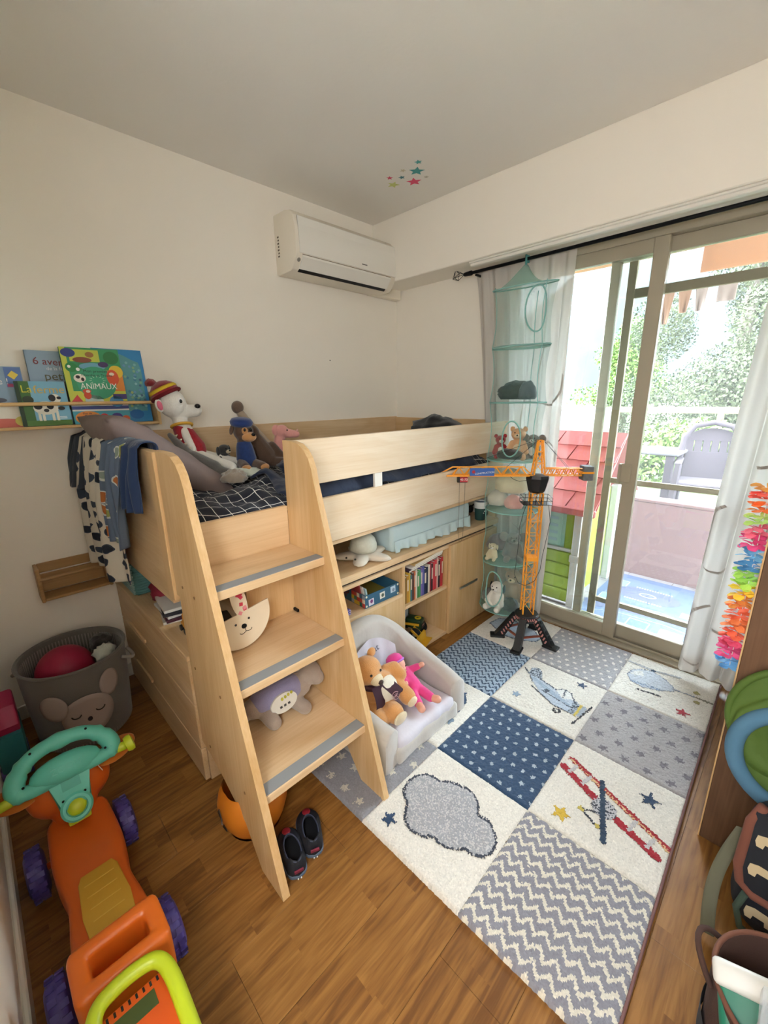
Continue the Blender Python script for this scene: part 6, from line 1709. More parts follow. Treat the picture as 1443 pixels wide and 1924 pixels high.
m_shoe = P('black_navy_canvas', '15161f', 0.75, bump=(300, 0.3, 0.001)); m_sole = P('pale_blue_rubber', '5b6b80', 0.5)
def shoe(label, heel, ang):
    """child slipper; local +x points to the toe, heel at the origin"""
    t = thing('slipper', label, 'shoe', (heel[0], heel[1], 0), (0, 0, ang), group='pair of slippers by the stairs')
    Ls = 0.165
    def outl(u, s=1.0):
        x = Ls * u
        wdt = (0.026 + 0.009 * math.sin(PI * min(1, u * 1.05)) + 0.006 * math.exp(-((u - 0.72) / 0.2) ** 2)) * (max(0, 1 - max(0, (u - 0.78) / 0.22) ** 2.2)) ** 0.5 * (max(0, 1 - max(0, (0.16 - u) / 0.16) ** 2.4)) ** 0.5
        return x, wdt * s
    pts = [outl(u) for u in np.linspace(0, 1, 24)]
    poly = [(x, -w_) for x, w_ in pts] + [(x, w_) for x, w_ in reversed(pts[1:-1])]
    B().prism([(x * 1.02 - 0.0015, w_ * 1.05) for x, w_ in poly], 0, 0.014, None, 0.003).build('sole', m_sole, t, False, 40)
    # upper: rings from sole to opening
    N = len(poly)
    rings = []
    for lv in range(9):
        f_ = lv / 8
        ring = []
        for (x, y) in poly:
            u = x / Ls
            top = 0.052 if u < 0.5 else 0.052 - 0.012 * ((u - 0.5) / 0.5)
            cx_, rx_ = 0.062, 0.052
            # opening ellipse
            a = math.atan2(y / 0.024, (x - cx_) / rx_)
            ox, oy = cx_ + rx_ * math.cos(a), 0.024 * math.sin(a)
            k = f_ ** 1.6
            zz = 0.013 + (top - 0.013) * math.sin(f_ * PI / 2) + (0.010 * f_ if x < 0.02 else 0) - (0.006 * f_ if 0.03 < x < 0.10 else 0)
            ring.append((x * (1 - k) + ox * k, y * (1 - k) * (1 + 0.1 * math.sin(PI * f_)) + oy * k, zz))
        rings.append(ring)
    vs = [q for r_ in rings for q in r_]
    fs = [(i * N + k, i * N + (k + 1) % N, (i + 1) * N + (k + 1) % N, (i + 1) * N + k) for i in range(8) for k in range(N)]
    b = B(); b._new(vs, fs); o = b.build('upper', m_shoe, t, False, 180)
    md = o.modifiers.new('thickness', 'SOLIDIFY'); md.thickness = 0.003; md.offset = -1
    B().prism([(x * 0.95 + 0.004, y * 0.85) for x, y in poly], 0.014, 0.017).build('insole', P('black_insole', '0c0c10', 0.9), t)
    B().tube([(0.062 + 0.052 * math.cos(a), 0.024 * math.sin(a), 0.048 + (0.010 if math.cos(a) < -0.8 else 0)) for a in np.linspace(0, 2 * PI, 30, endpoint=False)], 0.0022, 6, True).build('binding', P('slate_binding', '3a3f55', 0.7), t, False, 180)
    B().ell((0.134, 0, 0.0385), (0.017, 0.014, 0.0045), (0, 0.30, 0)).build('red_patch', P('dark_red_patch', '8c1a28', 0.55), t, False, 180)
    B().box(-0.004, 0.001, -0.014, 0.014, 0.030, 0.040, 0.001).build('heel_stripe', P('wine_stripe', '7a1f38', 0.6), t)
    for q in (-0.005, 0.005): B().ell((-0.004, q, 0.008), (0.002, 0.002, 0.003)).build('heel_mark', P('white_print', 'eeeeea', 0.5), t)
    return t
shoe('black slipper with a red toe patch tucked against the stair side', (1.485, -2.015), R_(164))
shoe('black slipper with a red toe patch standing clear of the stair side', (1.470, -1.945), R_(157))

# ================================================================== on the dresser
t = thing('storage_basket', 'teal woven basket on the dresser against the wall', 'basket', (0.13, -1.96, 0.553))
m_bk = P('teal_woven_cord', '5f8f8a', 0.9)
bb = B()
for k in range(13):
    z = 0.5535 + 0.0065 + 0.0125 * k
    e = 0.006 * k / 12
    x0, x1, y0, y1, r = 0.028 - e * 0, 0.30 + e, -2.055 - 0.0, -1.87 + e, 0.02
    pts = []
    for (cx_, cy_, a0) in ((x1 - r, y1 - r, 0), (x0 + r, y1 - r, PI / 2), (x0 + r, y0 + r, PI), (x1 - r, y0 + r, 1.5 * PI)):
        for s in range(4): pts.append((cx_ + r * math.cos(a0 + s * PI / 6), cy_ + r * math.sin(a0 + s * PI / 6), z))
    bb.tube(pts, 0.0068, 6, True)
bb.box(0.03, 0.30, -2.05, -1.875, 0.5535, 0.558)
bb.build('woven_wall', m_bk, t, True, 180)
uvr = B()
for k in range(13):
    for s in range(22):
        x = 0.04 + 0.0118 * s + 0.006 * (k % 2)
        uvr.box(x, x + 0.005, -2.0635, -2.058, 0.556 + 0.0125 * k, 0.564 + 0.0125 * k)
uvr = uvr.build('weave_stitches', P('pale_weave', '9ab5ae', 0.9), t, True); uvr['kind'] = 'stuff'
tag(hump('red_cloth_bag', 0.47, -1.96, 0.612, 0.09, 0.075, 0.075, P('crimson_fabric', '8f2138', 0.85, bump=(30, 0.5, 0.01), var=(20, 0.5)), 6.0, 0.3, 28), 'crumpled crimson cloth bag beside the teal basket', 'bag')
for k, (c_, lab_) in enumerate((('d8d4cc', 'white magazine at the bottom of the pile on the dresser'), ('4a1f2c', 'wine red magazine second in the pile on the dresser'), ('c9c6be', 'pale grey magazine in the pile on the dresser'), ('26262c', 'black magazine near the top of the pile on the dresser'), ('d9d2c6', 'cream magazine on top of the pile on the dresser'))):
    tag(B().box(-0.085, 0.085, -0.06, 0.06, 0, 0.012, 0.001, mtx=TM((0.60 + 0.012 * (k % 2), -1.985 + 0.008 * ((k * 3) % 3), 0.553 + 0.0125 * k), 0, 0, R_(-12 + 6 * (k % 3)))).build('magazine', P('spine_' + c_, c_, 0.5)), lab_, 'magazine', 'magazine pile on the dresser')
t = thing('toy_digger', 'small orange toy digger at the end of the dresser', 'toy', (0.78, -1.99, 0.553))
B().box(0.745, 0.815, -2.02, -1.965, 0.565, 0.592, 0.006).build('body', P('orange_yellow_toy', 'e09a2a', 0.45), t, True, 40)
B().box(0.75, 0.785, -2.015, -1.97, 0.592, 0.62, 0.004).build('cab', P('orange_yellow_toy', 'e09a2a', 0.45), t, True)
for xx in (0.758, 0.802):
    for yy in (-2.022, -1.963): B().lathe([(0, -0.005), (0.012, -0.005), (0.012, 0.005), (0, 0.005)], 14, TM((xx, yy, 0.565), R_(90))).build('wheel', m_black, t, True)
t = thing('toy_truck', 'small white and black toy truck at the front of the dresser', 'toy', (0.86, -1.90, 0.553))
B().box(0.80, 0.92, -1.93, -1.88, 0.563, 0.585, 0.004).build('bed', P('white_toy', 'd6d4ce', 0.45), t, True)
B().box(0.88, 0.92, -1.928, -1.882, 0.585, 0.612, 0.005).build('cab', m_black, t, True)
for xx in (0.825, 0.895):
    for yy in (-1.933, -1.877): B().lathe([(0, -0.004), (0.011, -0.004), (0.011, 0.004), (0, 0.004)], 14, TM((xx, yy, 0.564), R_(90))).build('wheel', m_black, t, True)
# ================================================================== felt toy basket in the corner
BX, BY = 0.262, -2.325
t = thing('toy_basket', 'round grey felt toy basket with a sleeping animal face in the dark corner', 'basket', (BX, BY, 0))
m_felt = P('grey_felt', '6c6762', 0.98, sheen=0.3, bump=(400, 0.5, 0.002))
B().lathe([(0, 0.004), (0.165, 0.004), (0.172, 0.012), (0.184, 0.19), (0.192, 0.375), (0.188, 0.382), (0.184, 0.376), (0.176, 0.19), (0.165, 0.014), (0, 0.012)], 56, TM((BX, BY, 0))).build('wall', m_felt, t, True, 180)
ln_ = B()
for k in range(90):
    a = 2 * PI * k / 90
    ln_.box(0.170, 0.1722, -0.0022, 0.0022, 0.02, 0.365, mtx=TM((BX, BY, 0), 0, 0, a) @ TM((0, 0, 0), 0, R_(1.5), 0))
ln_ = ln_.build('striped_lining', P('pale_lining_stripe', '9a928a', 0.95), t, True); ln_['kind'] = 'stuff'
B().tube([(BX + 0.193 * math.cos(a), BY + 0.193 * math.sin(a), 0.378) for a in np.linspace(0, 2 * PI, 56, endpoint=False)], 0.006, 8, True).build('rim', m_felt, t, True, 180)
for a0 in (R_(-118), R_(62)):
    B().tube([(BX + (0.196 + 0.028 * math.sin(PI * s)) * math.cos(a0 + 0.38 * (s - 0.5)), BY + (0.196 + 0.028 * math.sin(PI * s)) * math.sin(a0 + 0.38 * (s - 0.5)), 0.335 - 0.025 * math.sin(PI * s)) for s in np.linspace(0, 1, 12)], 0.0075, 8).build('rope_handle', P('cotton_rope', 'a39a8e', 0.95), t, True, 180)
def on_wall(a, z, off=0.0015):
    r = 0.1735 + (0.192 - 0.172) * z / 0.37 + off
    return TM((BX + r * math.cos(a), BY + r * math.sin(a), z)) @ frame_m((0, 0, 0), (-math.sin(a), math.cos(a), 0), (0, 0, 1))
m_face = P('pale_taupe_felt', 'a99a92', 0.95)
def wallpatch(name, ac, zc, ra, rz, mat, off, n=28):
    vs, fs = [], []
    for ring in range(5):
        f_ = ring / 4
        for k in range(n):
            q = 2 * PI * k / n
            a = ac + ra * f_ * math.cos(q); z = zc + rz * f_ * math.sin(q)
            r = 0.1735 + (0.192 - 0.172) * z / 0.37 + off
            vs.append((BX + r * math.cos(a), BY + r * math.sin(a), z))
    for ring in range(4):
        for k in range(n): fs.append((ring * n + k, ring * n + (k + 1) % n, (ring + 1) * n + (k + 1) % n, (ring + 1) * n + k))
    b = B(); b._new(vs, fs); bmesh.ops.remove_doubles(b.bm, verts=b.bm.verts, dist=1e-6)
    o = b.build(name, mat, t, True, 180)
    md = o.modifiers.new('thickness', 'SOLIDIFY'); md.thickness = 0.003; md.offset = 1
    return o
A0 = R_(-2)
wallpatch('felt_face', A0, 0.165, 0.50, 0.095, m_face, 0.003)
wallpatch('felt_ear', A0 - 0.58, 0.235, 0.26, 0.060, m_face, 0.003)
wallpatch('felt_ear', A0 + 0.50, 0.270, 0.22, 0.060, m_face, 0.003)
for s in (-1, 1):
    pts = []
    for q in np.linspace(0.15, PI - 0.15, 10):
        a = A0 + 0.22 * s + 0.085 * math.cos(q); z = 0.185 - 0.014 * math.sin(q)
        r = 0.1735 + (0.192 - 0.172) * z / 0.37 + 0.008
        pts.append((BX + r * math.cos(a), BY + r * math.sin(a), z))
    B().tube(pts, 0.0022, 6).build('closed_eye', m_eye, t, True, 180)
wallpatch('nose', A0, 0.150, 0.045, 0.010, P('dark_felt', '3a3234', 0.95), 0.006, 14)
tag(B().ell((BX - 0.005, BY - 0.035, 0.300), 0.105, u=28, v=18).build('play_ball', P('crimson_rubber', 'a51f42', 0.5), smooth=180), 'large crimson ball lying in the felt basket', 'ball', )
tag(hump('mint_cloth_toy', BX + 0.05, BY + 0.105, 0.345, 0.045, 0.04, 0.035, f_mint, 5.0, 0.4, 24), 'pale mint cloth toy in the felt basket beside the ball', 'soft toy')
tag(hump('black_cloth_toy', BX - 0.05, BY + 0.115, 0.350, 0.055, 0.045, 0.035, f_dgrey, 7.5, 0.35, 24), 'black cloth toy at the back of the felt basket', 'soft toy')
tag(hump('grey_cloth_toy', BX - 0.005, BY + 0.125, 0.315, 0.05, 0.04, 0.04, f_grey, 8.5, 0.3, 24), 'grey cloth toy in the felt basket between the mint and black ones', 'soft toy')

# ================================================================== orange ride-on toy
m_ro = P('orange_toy_plastic', 'c85a1c', 0.33)
m_ro2 = P('bright_orange_toy_plastic', 'd8691f', 0.3)
m_tl = P('teal_toy_plastic', '5fc0b0', 0.38)
m_lime = P('lime_toy_plastic', 'b4c422', 0.38)
m_purple = P('purple_toy_plastic', '4a3f8c', 0.45, bump=(60, 0.3, 0.004))
t = thing('ride_on_toy', 'orange ride-on toy with a teal handlebar, purple wheels and yellow seat', 'ride-on toy', (1.2, -2.455, 0))
YC = -2.455
def body_s(u, v):
    """lofted chassis: u along length, v around section"""
    x = 0.925 + 0.57 * u
    hw = 0.076 + 0.014 * math.sin(PI * u) - 0.018 * math.exp(-((u - 0.52) / 0.16) ** 2) + 0.008 * math.exp(-((u - 0.95) / 0.1) ** 2)
    hw *= (1 - max(0, (0.06 - u) / 0.06) ** 2 * 0.5) * (1 - max(0, (u - 0.95) / 0.05) ** 2 * 0.4)
    zt = 0.195 - 0.012 * math.sin(PI * u) + 0.012 * math.exp(-((u - 0.05) / 0.1) ** 2)
    zb_ = 0.075
    a = 2 * PI * v
    ca, sa = math.cos(a), math.sin(a)
    e = 0.38
    y = hw * math.copysign(abs(ca) ** e, ca)
    z = (zt + zb_) / 2 + (zt - zb_) / 2 * math.copysign(abs(sa) ** e, sa)
    return (x, YC + y, z)
b = B()
nu_, nv_ = 48, 40
vs = [body_s(i / nu_, k / nv_) for i in range(nu_ + 1) for k in range(nv_)]
fs = [(i * nv_ + k, i * nv_ + (k + 1) % nv_, (i + 1) * nv_ + (k + 1) % nv_, (i + 1) * nv_ + k) for i in range(nu_) for k in range(nv_)]
fs += [tuple(range(nv_)), tuple(nu_ * nv_ + k for k in reversed(range(nv_)))]
b._new(vs, fs); b.build('chassis', m_ro, t, True, 50)
sp_ = [(1.195, -0.052), (1.215, -0.046 - 0.008), (1.40, -0.045), (1.405, 0.035), (1.39, 0.042), (1.20, 0.045), (1.18, 0.038), (1.178, -0.04)]
sp_ = [(1.180, -0.036), (1.200, -0.045), (1.30, -0.052), (1.405, -0.046), (1.405, 0.046), (1.30, 0.052), (1.200, 0.045), (1.180, 0.036)]
st_ = B().prism([(x, YC + 0.004 + y) for x, y in sp_], 0.176, 0.1885, None, 0.003).build('seat_panel', P('mustard_soft_plastic', 'c0932c', 0.6, bump=(200, 0.2, 0.001)), t, True, 40)
for k in range(5): B().box(1.215 + 0.035 * k, 1.218 + 0.035 * k, YC - 0.030, YC + 0.038, 0.1885, 0.190, 0.0006).build('seat_rib', P('pale_mustard', 'cfa540', 0.6), st_, True)
hb = B()
hb.box(1.425, 1.462, YC - 0.088, YC + 0.088, 0.15, 0.285, 0.016, seg=3)
hb.box(1.508, 1.545, YC - 0.088, YC + 0.088, 0.15, 0.285, 0.016, seg=3)
for s in (-1, 1): hb.box(1.43, 1.54, YC + 0.072 * s - 0.018, YC + 0.072 * s + 0.018, 0.15, 0.283, 0.014, seg=3)
hb.box(1.43, 1.54, YC - 0.085, YC + 0.085, 0.14, 0.20, 0.012, seg=2)
o = hb.build('push_handle', m_ro2, t, True, 180)
md = o.modifiers.new('fuse', 'REMESH'); md.mode = 'VOXEL'; md.voxel_size = 0.004; md.use_smooth_shade = True
sm = o.modifiers.new('soften', 'SMOOTH'); sm.iterations = 8
for (x, y) in ((0.965, -2.345), (1.382, -2.345), (0.965, -2.575), (1.372, -2.575)):
    r, ww = 0.072, 0.048
    wh = B().lathe([(0, -ww / 2), (r * 0.7, -ww / 2), (r * 0.95, -ww / 2 + 0.008), (r, -ww / 4), (r, ww / 4), (r * 0.95, ww / 2 - 0.008), (r * 0.7, ww / 2), (0, ww / 2)], 28, TM((x, y, r), R_(90))).build('wheel', m_purple, t, True, 50)
    tr_ = B()
    for k in range(16):
        for s in (-1, 1):
            tr_.box(-0.007, 0.007, -0.008, 0.008, r - 0.001, r + 0.0022, mtx=TM((x, y + 0.010 * s, r), 0, 2 * PI * (k + 0.25 * s) / 16, 0))
    tr_ = tr_.build('tread_blocks', m_purple, wh, True); tr_['kind'] = 'stuff'
    B().tube([(x, YC, 0.085), (x, y, 0.072)], 0.010, 8).build('axle', m_ro, t, True, 180)
# animal head behind the handlebar
blob('head', [((0.925, YC, 0.272), (0.062, 0.108, 0.082)), ('c', (0.94, YC, 0.17), (0.93, YC, 0.25), 0.060, 0.060), ((0.865, YC, 0.26), (0.055, 0.055, 0.05))], m_ro, t, True, 0.006)
for s in (-1, 1):
    B().ell((0.925, YC + 0.130 * s, 0.318), (0.036, 0.062, 0.011), (R_(8 * s), R_(25), R_(20 * s))).build('ear', P('tan_orange_felt', 'b5661f', 0.95, sheen=0.3), t, True, 180)
    B().tube([(0.90, YC + 0.075 * s, 0.305), (0.965, YC + 0.155 * s, 0.345)], [0.016, 0.013], 14).build('horn', m_lime, t, True, 180)
    B().lathe([(0, -0.010), (0.022, -0.010), (0.026, 0.0), (0.024, 0.010), (0.014, 0.013), (0, 0.013)], 20, TM((0.966, YC + 0.163 * s, 0.347), R_(-80 * s))).build('horn_tip', m_lime, t, True, 40)
B().box(-0.008, 0.008, -0.001, 0.001, -0.028, 0.0, mtx=TM((0.955, YC + 0.072, 0.325), R_(20), R_(-30), 0)).build('cloth_tag', P('white_tag', 'c9beb0', 0.9), t, True)
# handlebar board
HF = frame_m((0.998, YC + 0.002, 0.268), (0, 1, 0.0), (-0.50, 0.0, 0.86)) @ Matrix.Scale(0.95, 4)
stem = [(-0.040, -0.01), (0.040, -0.01), (0.050, 0.09), (0.066, 0.13), (-0.066, 0.13), (-0.050, 0.09)]
B().prism(stem, -0.010, 0.014, HF, 0.006).build('stem_plate', m_tl, t, True, 40)
B().ell((0, 0.112, 0.006), (0.092, 0.042, 0.032), mtx=HF).build('centre_pad', m_tl, t, True, 180)
ringb = [(0.125 * math.copysign(abs(math.cos(a)) ** 0.75, math.cos(a)), 0.142 + 0.052 * math.sin(a) - 0.030 * (math.cos(a) ** 2), 0.002 - 0.012 * (math.cos(a) ** 2)) for a in np.linspace(0, 2 * PI, 48, endpoint=False)]
rad = [0.0205 + 0.0042 * (1 if (k % 6 == 0 and 2 < k < 24) else 0) + 0.005 * (abs(q[0]) > 0.11) for k, q in enumerate(ringb)]
B().tube([HF @ Vector(q) for q in ringb], rad, 14, True).build('handlebar', m_tl, t, True, 180)
for (x, y) in ((-0.028, 0.02), (0.028, 0.02), (-0.036, 0.10), (0.036, 0.10), (-0.05, 0.135), (-0.105, 0.110), (0.105, 0.110), (-0.072, 0.194), (0.07, 0.194), (0.0, 0.205)):
    zz = 0.0143 if abs(x) < 0.05 and y < 0.12 else (0.0258 if (x == 0 and y < 0.17) else (0.019 if abs(x) < 0.1 else 0.012))
    B().lathe([(0, 0), (0.0038, 0), (0.0038, 0.001), (0, 0.001)], 10, HF @ TM((x, y, zz))).build('screw_hole', P('hole_black', '050506', 0.9), t, True)
text('embossed_lettering', 'ZOOM', 0.026, m_tl, t, HF @ TM((0, 0.112, 0.0365)), depth=0.002, world=True)
B().box(-0.024, 0.024, 0.045, 0.082, 0.014, 0.0146, mtx=HF).build('moulded_label', P('darker_teal', '4fa99b', 0.5), t, True)
B().lathe([(0.040, -0.012), (0.042, 0.010), (0.036, 0.016), (0.028, 0.016), (0.026, 0.006), (0, 0.006)], 28, HF @ TM((0, -0.012, 0.004))).build('pivot_ring', m_tl, t, True, 40)
B().ell((0, -0.012, 0.008), (0.026, 0.026, 0.012), mtx=HF).build('pivot_knob', m_lime, t, True, 180)
B().box(-0.030, 0.030, -0.060, -0.030, -0.030, 0.006, 0.008, mtx=HF, seg=2).build('pivot_block', m_lime, t, True, 40)

# green and orange toy case, nearest the camera
t = thing('toy_case', 'orange toy case with a lime green rounded frame at the bottom edge of the picture', 'toy', (1.70, -2.46, 0))
b = B().box(1.59, 1.86, -2.532, -2.392, 0.10, 0.262, 0.02, seg=2)
b.build('case_body', m_lime, t, True, 40)
B().prism([(1.598, -2.515), (1.605, -2.525), (1.85, -2.525), (1.855, -2.41), (1.605, -2.402), (1.598, -2.41)], 0.255, 0.285, None, 0.004).build('lid', P('coral_orange_plastic', 'd4561f', 0.35), t, True, 40)
B().tube([tuple(spl([(1.86, -2.520, 0.275), (1.70, -2.526, 0.285), (1.62, -2.526, 0.295), (1.585, -2.512, 0.300), (1.575, -2.48, 0.302), (1.575, -2.44, 0.302), (1.585, -2.408, 0.300), (1.62, -2.394, 0.295), (1.70, -2.392, 0.285), (1.86, -2.395, 0.275)], q)) for q in np.linspace(0, 1, 50)], 0.0145, 12).build('green_frame', m_lime, t, True, 180)
B().prism([(1.618, -2.505), (1.648, -2.505), (1.648, -2.425), (1.618, -2.425)], 0.2845, 0.2862, None).build('grip_slot', P('dark_green_recess', '3f4a1c', 0.7), t, True)
for k in range(8): B().box(1.602, 1.611, -2.505 + 0.0125 * k, -2.501 + 0.0125 * k, 0.285, 0.2862).build('vent_slot', m_black, t, True)
for (x, y) in ((1.63, -2.545), (1.63, -2.378), (1.82, -2.545), (1.82, -2.378)):
    B().lathe([(0, -0.014), (0.055, -0.014), (0.055, 0.014), (0, 0.014)], 20, TM((x, y, 0.056), R_(90))).build('wheel', m_purple, t, True, 40)
    B().box(x - 0.01, x + 0.01, min(y, -2.462), max(y, -2.462), 0.05, 0.11).build('axle_block', m_lime, t, True)
# pink and teal toy by the near wall
t = thing('push_along_toy', 'pink and teal plastic push toy half hidden beside the felt basket', 'toy', (0.30, -2.575, 0))
B().box(0.24, 0.42, -2.622, -2.535, 0.03, 0.205, 0.015, seg=2).build('teal_base', P('dark_teal_plastic', '2f7f86', 0.4), t, True, 40)
B().prism([(0.25, 0.20), (0.40, 0.20), (0.41, 0.235), (0.37, 0.30), (0.27, 0.315), (0.24, 0.27)], 2.538, 2.612, m_xz, 0.01).build('pink_seat', P('raspberry_plastic', 'b5295a', 0.4), t, True, 40)
for x in (0.27, 0.39):
    for y in (-2.612, -2.545): B().lathe([(0, -0.012), (0.034, -0.012), (0.034, 0.012), (0, 0.012)], 18, TM((x, y, 0.034), R_(90))).build('wheel', m_purple, t, True, 40)

# ================================================================== right-hand side
m_walnut = wood('dark_brown_wood', '7a5a42', '5a3f2c', 'z', rough=0.5)
t = thing('side_cabinet', 'dark brown wooden cabinet at the right edge beside the curtain', 'cabinet', (2.6, -0.66, 0))
part('side_panel', m_walnut, (2.318, 2.890, -1.012, -0.990, 0.0, 1.30), parent=t, bev=0.002)
part('side_panel', m_walnut, (2.318, 2.890, -0.330, -0.308, 0.0, 1.30), parent=t, bev=0.002)
part('lit_edge_strip', m_oakz, (2.314, 2.318, -1.012, -0.990, 0.0, 1.30), parent=t, bev=0.0005)  # pale oak strip standing in for window light on the cabinet edge
part('top_board', m_walnut, (2.316, 2.892, -1.014, -0.306, 1.30, 1.322), parent=t, bev=0.002)
for z0 in (0.05, 0.45, 0.86): part('shelf', m_walnut, (2.345, 2.890, -0.990, -0.330, z0, z0 + 0.02), parent=t, bev=0.001)
part('back_panel', m_walnut, (2.880, 2.892, -0.990, -0.330, 0.02, 1.30), parent=t, bev=0.0)
# flower garland
cols_g = ['7fc0ee', 'f0609c', 'f4608c', 'ff7a5a', 'ff9a5c', 'ff8258', 'ffae5c', 'ffd84a', 'c8f06a', 'b8ee6c', '62a8d8', '8accf0', 'f25a98', 'ff84a0', 'd0f08a', 'ff9450', 'ff7c6c', 'f0a850']
t = thing('flower_garland', 'rainbow paper flower garland hanging beside the dark cabinet', 'garland', (2.296, -0.975, 0.60))
B().tube([(2.296, -0.985, 0.615), (2.296, -0.985, 1.22), (2.318, -0.985, 1.235)], 0.0012, 5).build('cord', P('white_cord', 'd8d4cc', 0.8), t, True)
rg = random.Random(11)
fl_me = {}
for k in range(34):
    c_ = cols_g[int(k / 34 * len(cols_g))]
    z = 0.622 + 0.0165 * k
    for ly in range(1):
        b = B()
        n_ = 7
        for q in range(n_):
            a = 2 * PI * q / n_ + rg.random()
            zt_ = rg.uniform(-0.006, 0.010); lf = [(0.003, 0.0, 0), (0.012, 0.010, 0.005), (0.022, 0.013, 0.004 + zt_ * 0.5), (0.031, 0.008, zt_), (0.034, 0.0, zt_), (0.031, -0.008, zt_ * 0.8), (0.022, -0.013, 0.002), (0.012, -0.010, 0.003)]
            b._new(lf, [(0, 1, 2, 3, 4, 5, 6, 7)], TM((2.290 - 0.003, -0.985, z), rg.uniform(-0.3, 0.3), rg.uniform(-0.3, 0.3), a))
        b.build('paper_flower', P('petal_' + c_, c_, 0.8), t, True)
# green soft tunnel with padded blue rim
t = thing('fabric_tunnel', 'green fabric play tunnel with a padded blue rim in front of the dark cabinet', 'play tunnel', (2.47, -1.10, 0.30))
m_gf = P('olive_green_fabric', '4f6a26', 0.75, bump=(14, 0.6, 0.015))
TN = Vector((0.03, -0.97, 0.22)).normalized()
TF = Matrix.Translation((2.475, -1.105, 0.465)) @ TN.to_track_quat('Z', 'Y').to_matrix().to_4x4()
def hoop(T_, r, tr, mat, nm, n=48): return B().tube([T_ @ Vector((r * math.cos(a), r * math.sin(a), 0)) for a in np.linspace(0, 2 * PI, n, endpoint=False)], tr, 12, True).build(nm, mat, t, True, 180)
hoop(TF, 0.128, 0.021, P('steel_blue_fabric', '4f7a98', 0.85, bump=(18, 0.4, 0.006)), 'padded_rim')
TF2 = Matrix.Translation((2.468, -1.060, 0.545)) @ TN.to_track_quat('Z', 'Y').to_matrix().to_4x4()
hoop(TF2, 0.150, 0.010, m_gf, 'back_hoop')
B().grid(lambda u, v: (TF @ Vector(((0.128 + 0.012 * math.sin(PI * v) + 0.004 * math.sin(9 * 2 * PI * u + 6 * v)) * math.cos(2 * PI * u), (0.128 + 0.012 * math.sin(PI * v)) * math.sin(2 * PI * u), 0))).lerp(TF2 @ Vector((0.150 * math.cos(2 * PI * u), 0.150 * math.sin(2 * PI * u), 0)), v) + Vector((0, 0, 0.018 * math.sin(3 * PI * v) * (1 - v))), 56, 14, closeu=True).build('fabric_wall', m_gf, t, True, 180)
B().grid(lambda u, v: TF @ Vector((0.126 * v * math.cos(2 * PI * u), 0.126 * v * math.sin(2 * PI * u), -0.022 + 0.016 * math.sin(6 * PI * u + 5 * v) * v * (1 - v) * 4)), 48, 8, closeu=True).build('fabric_back', m_gf, t, True, 180)
# backpack
t = thing('backpack', 'navy backpack printed with cream bears and edged in brown at the right', 'backpack', (2.53, -1.22, 0))
m_bp = P('navy_bear_canvas', '20242c', 0.85, bump=(120, 0.3, 0.002))
m_trim = P('brown_suede_trim', '7a4a3c', 0.9)
blob('main_pocket', [('c', (2.49, -1.20, 0.10), (2.60, -1.20, 0.10), 0.085), ('c', (2.49, -1.20, 0.32), (2.60, -1.20, 0.32), 0.085), ('c', (2.49, -1.20, 0.10), (2.49, -1.20, 0.32), 0.085), ('c', (2.60, -1.20, 0.10), (2.60, -1.20, 0.32), 0.085)], m_bp, t, True, 0.008)
flp = B().box(2.412, 2.68, -1.305, -1.285, 0.20, 0.44, 0.010, mtx=None, seg=2).build('flap', m_bp, t, True, 40)
B().tube([(2.425, -1.29, 0.45), (2.410, -1.296, 0.40), (2.408, -1.298, 0.26), (2.418, -1.300, 0.215), (2.445, -1.302, 0.195), (2.66, -1.302, 0.195)], 0.011, 10).build('flap_trim', m_trim, t, True, 180)
bearp = [(-0.030, 0.0), (-0.028, 0.018), (-0.012, 0.024), (0.016, 0.022), (0.024, 0.026), (0.032, 0.016), (0.024, 0.010), (0.022, -0.014), (0.012, -0.014), (0.010, 0.0), (-0.012, 0.0), (-0.014, -0.014), (-0.026, -0.014)]
for (x, z) in ((2.455, 0.36), (2.455, 0.27), (2.53, 0.315), (2.60, 0.37), (2.60, 0.27), (2.53, 0.23), (2.53, 0.40)):
    B().prism(bearp, 0.0, 0.001, frame_m((x, -1.3058, z), (1, 0, 0), (0, 0, 1))).build('printed_bear', P('cream_print', 'c9b795', 0.8), flp, True)
for (x, z) in ((2.47, 0.12), (2.54, 0.08), (2.58, 0.15)):
    B().prism(bearp, 0.0, 0.002, frame_m((x, -1.2865, z), (1, 0, 0), (0, 0, 1))).build('printed_bear', P('cream_print', 'c9b795', 0.8), t, True)
B().tube([(2.435, -1.285, 0.17), (2.425, -1.292, 0.12), (2.44, -1.295, 0.07), (2.49, -1.295, 0.045), (2.62, -1.295, 0.045)], 0.008, 10).build('pocket_trim', P('dark_green_trim', '3f4f42', 0.9), t, True, 180)
uvgrid('strap', lambda u, v: (2.405 - 0.020 * v - 0.020 * math.sin(PI * v) + 0.030 * (u - 0.5), -1.225 - 0.10 * v + 0.0 * u, 0.30 - 0.292 * v + 0.008 * u), 4, 24, P('grey_green_webbing', '6a6a58', 0.9), t, True, thick=0.003)
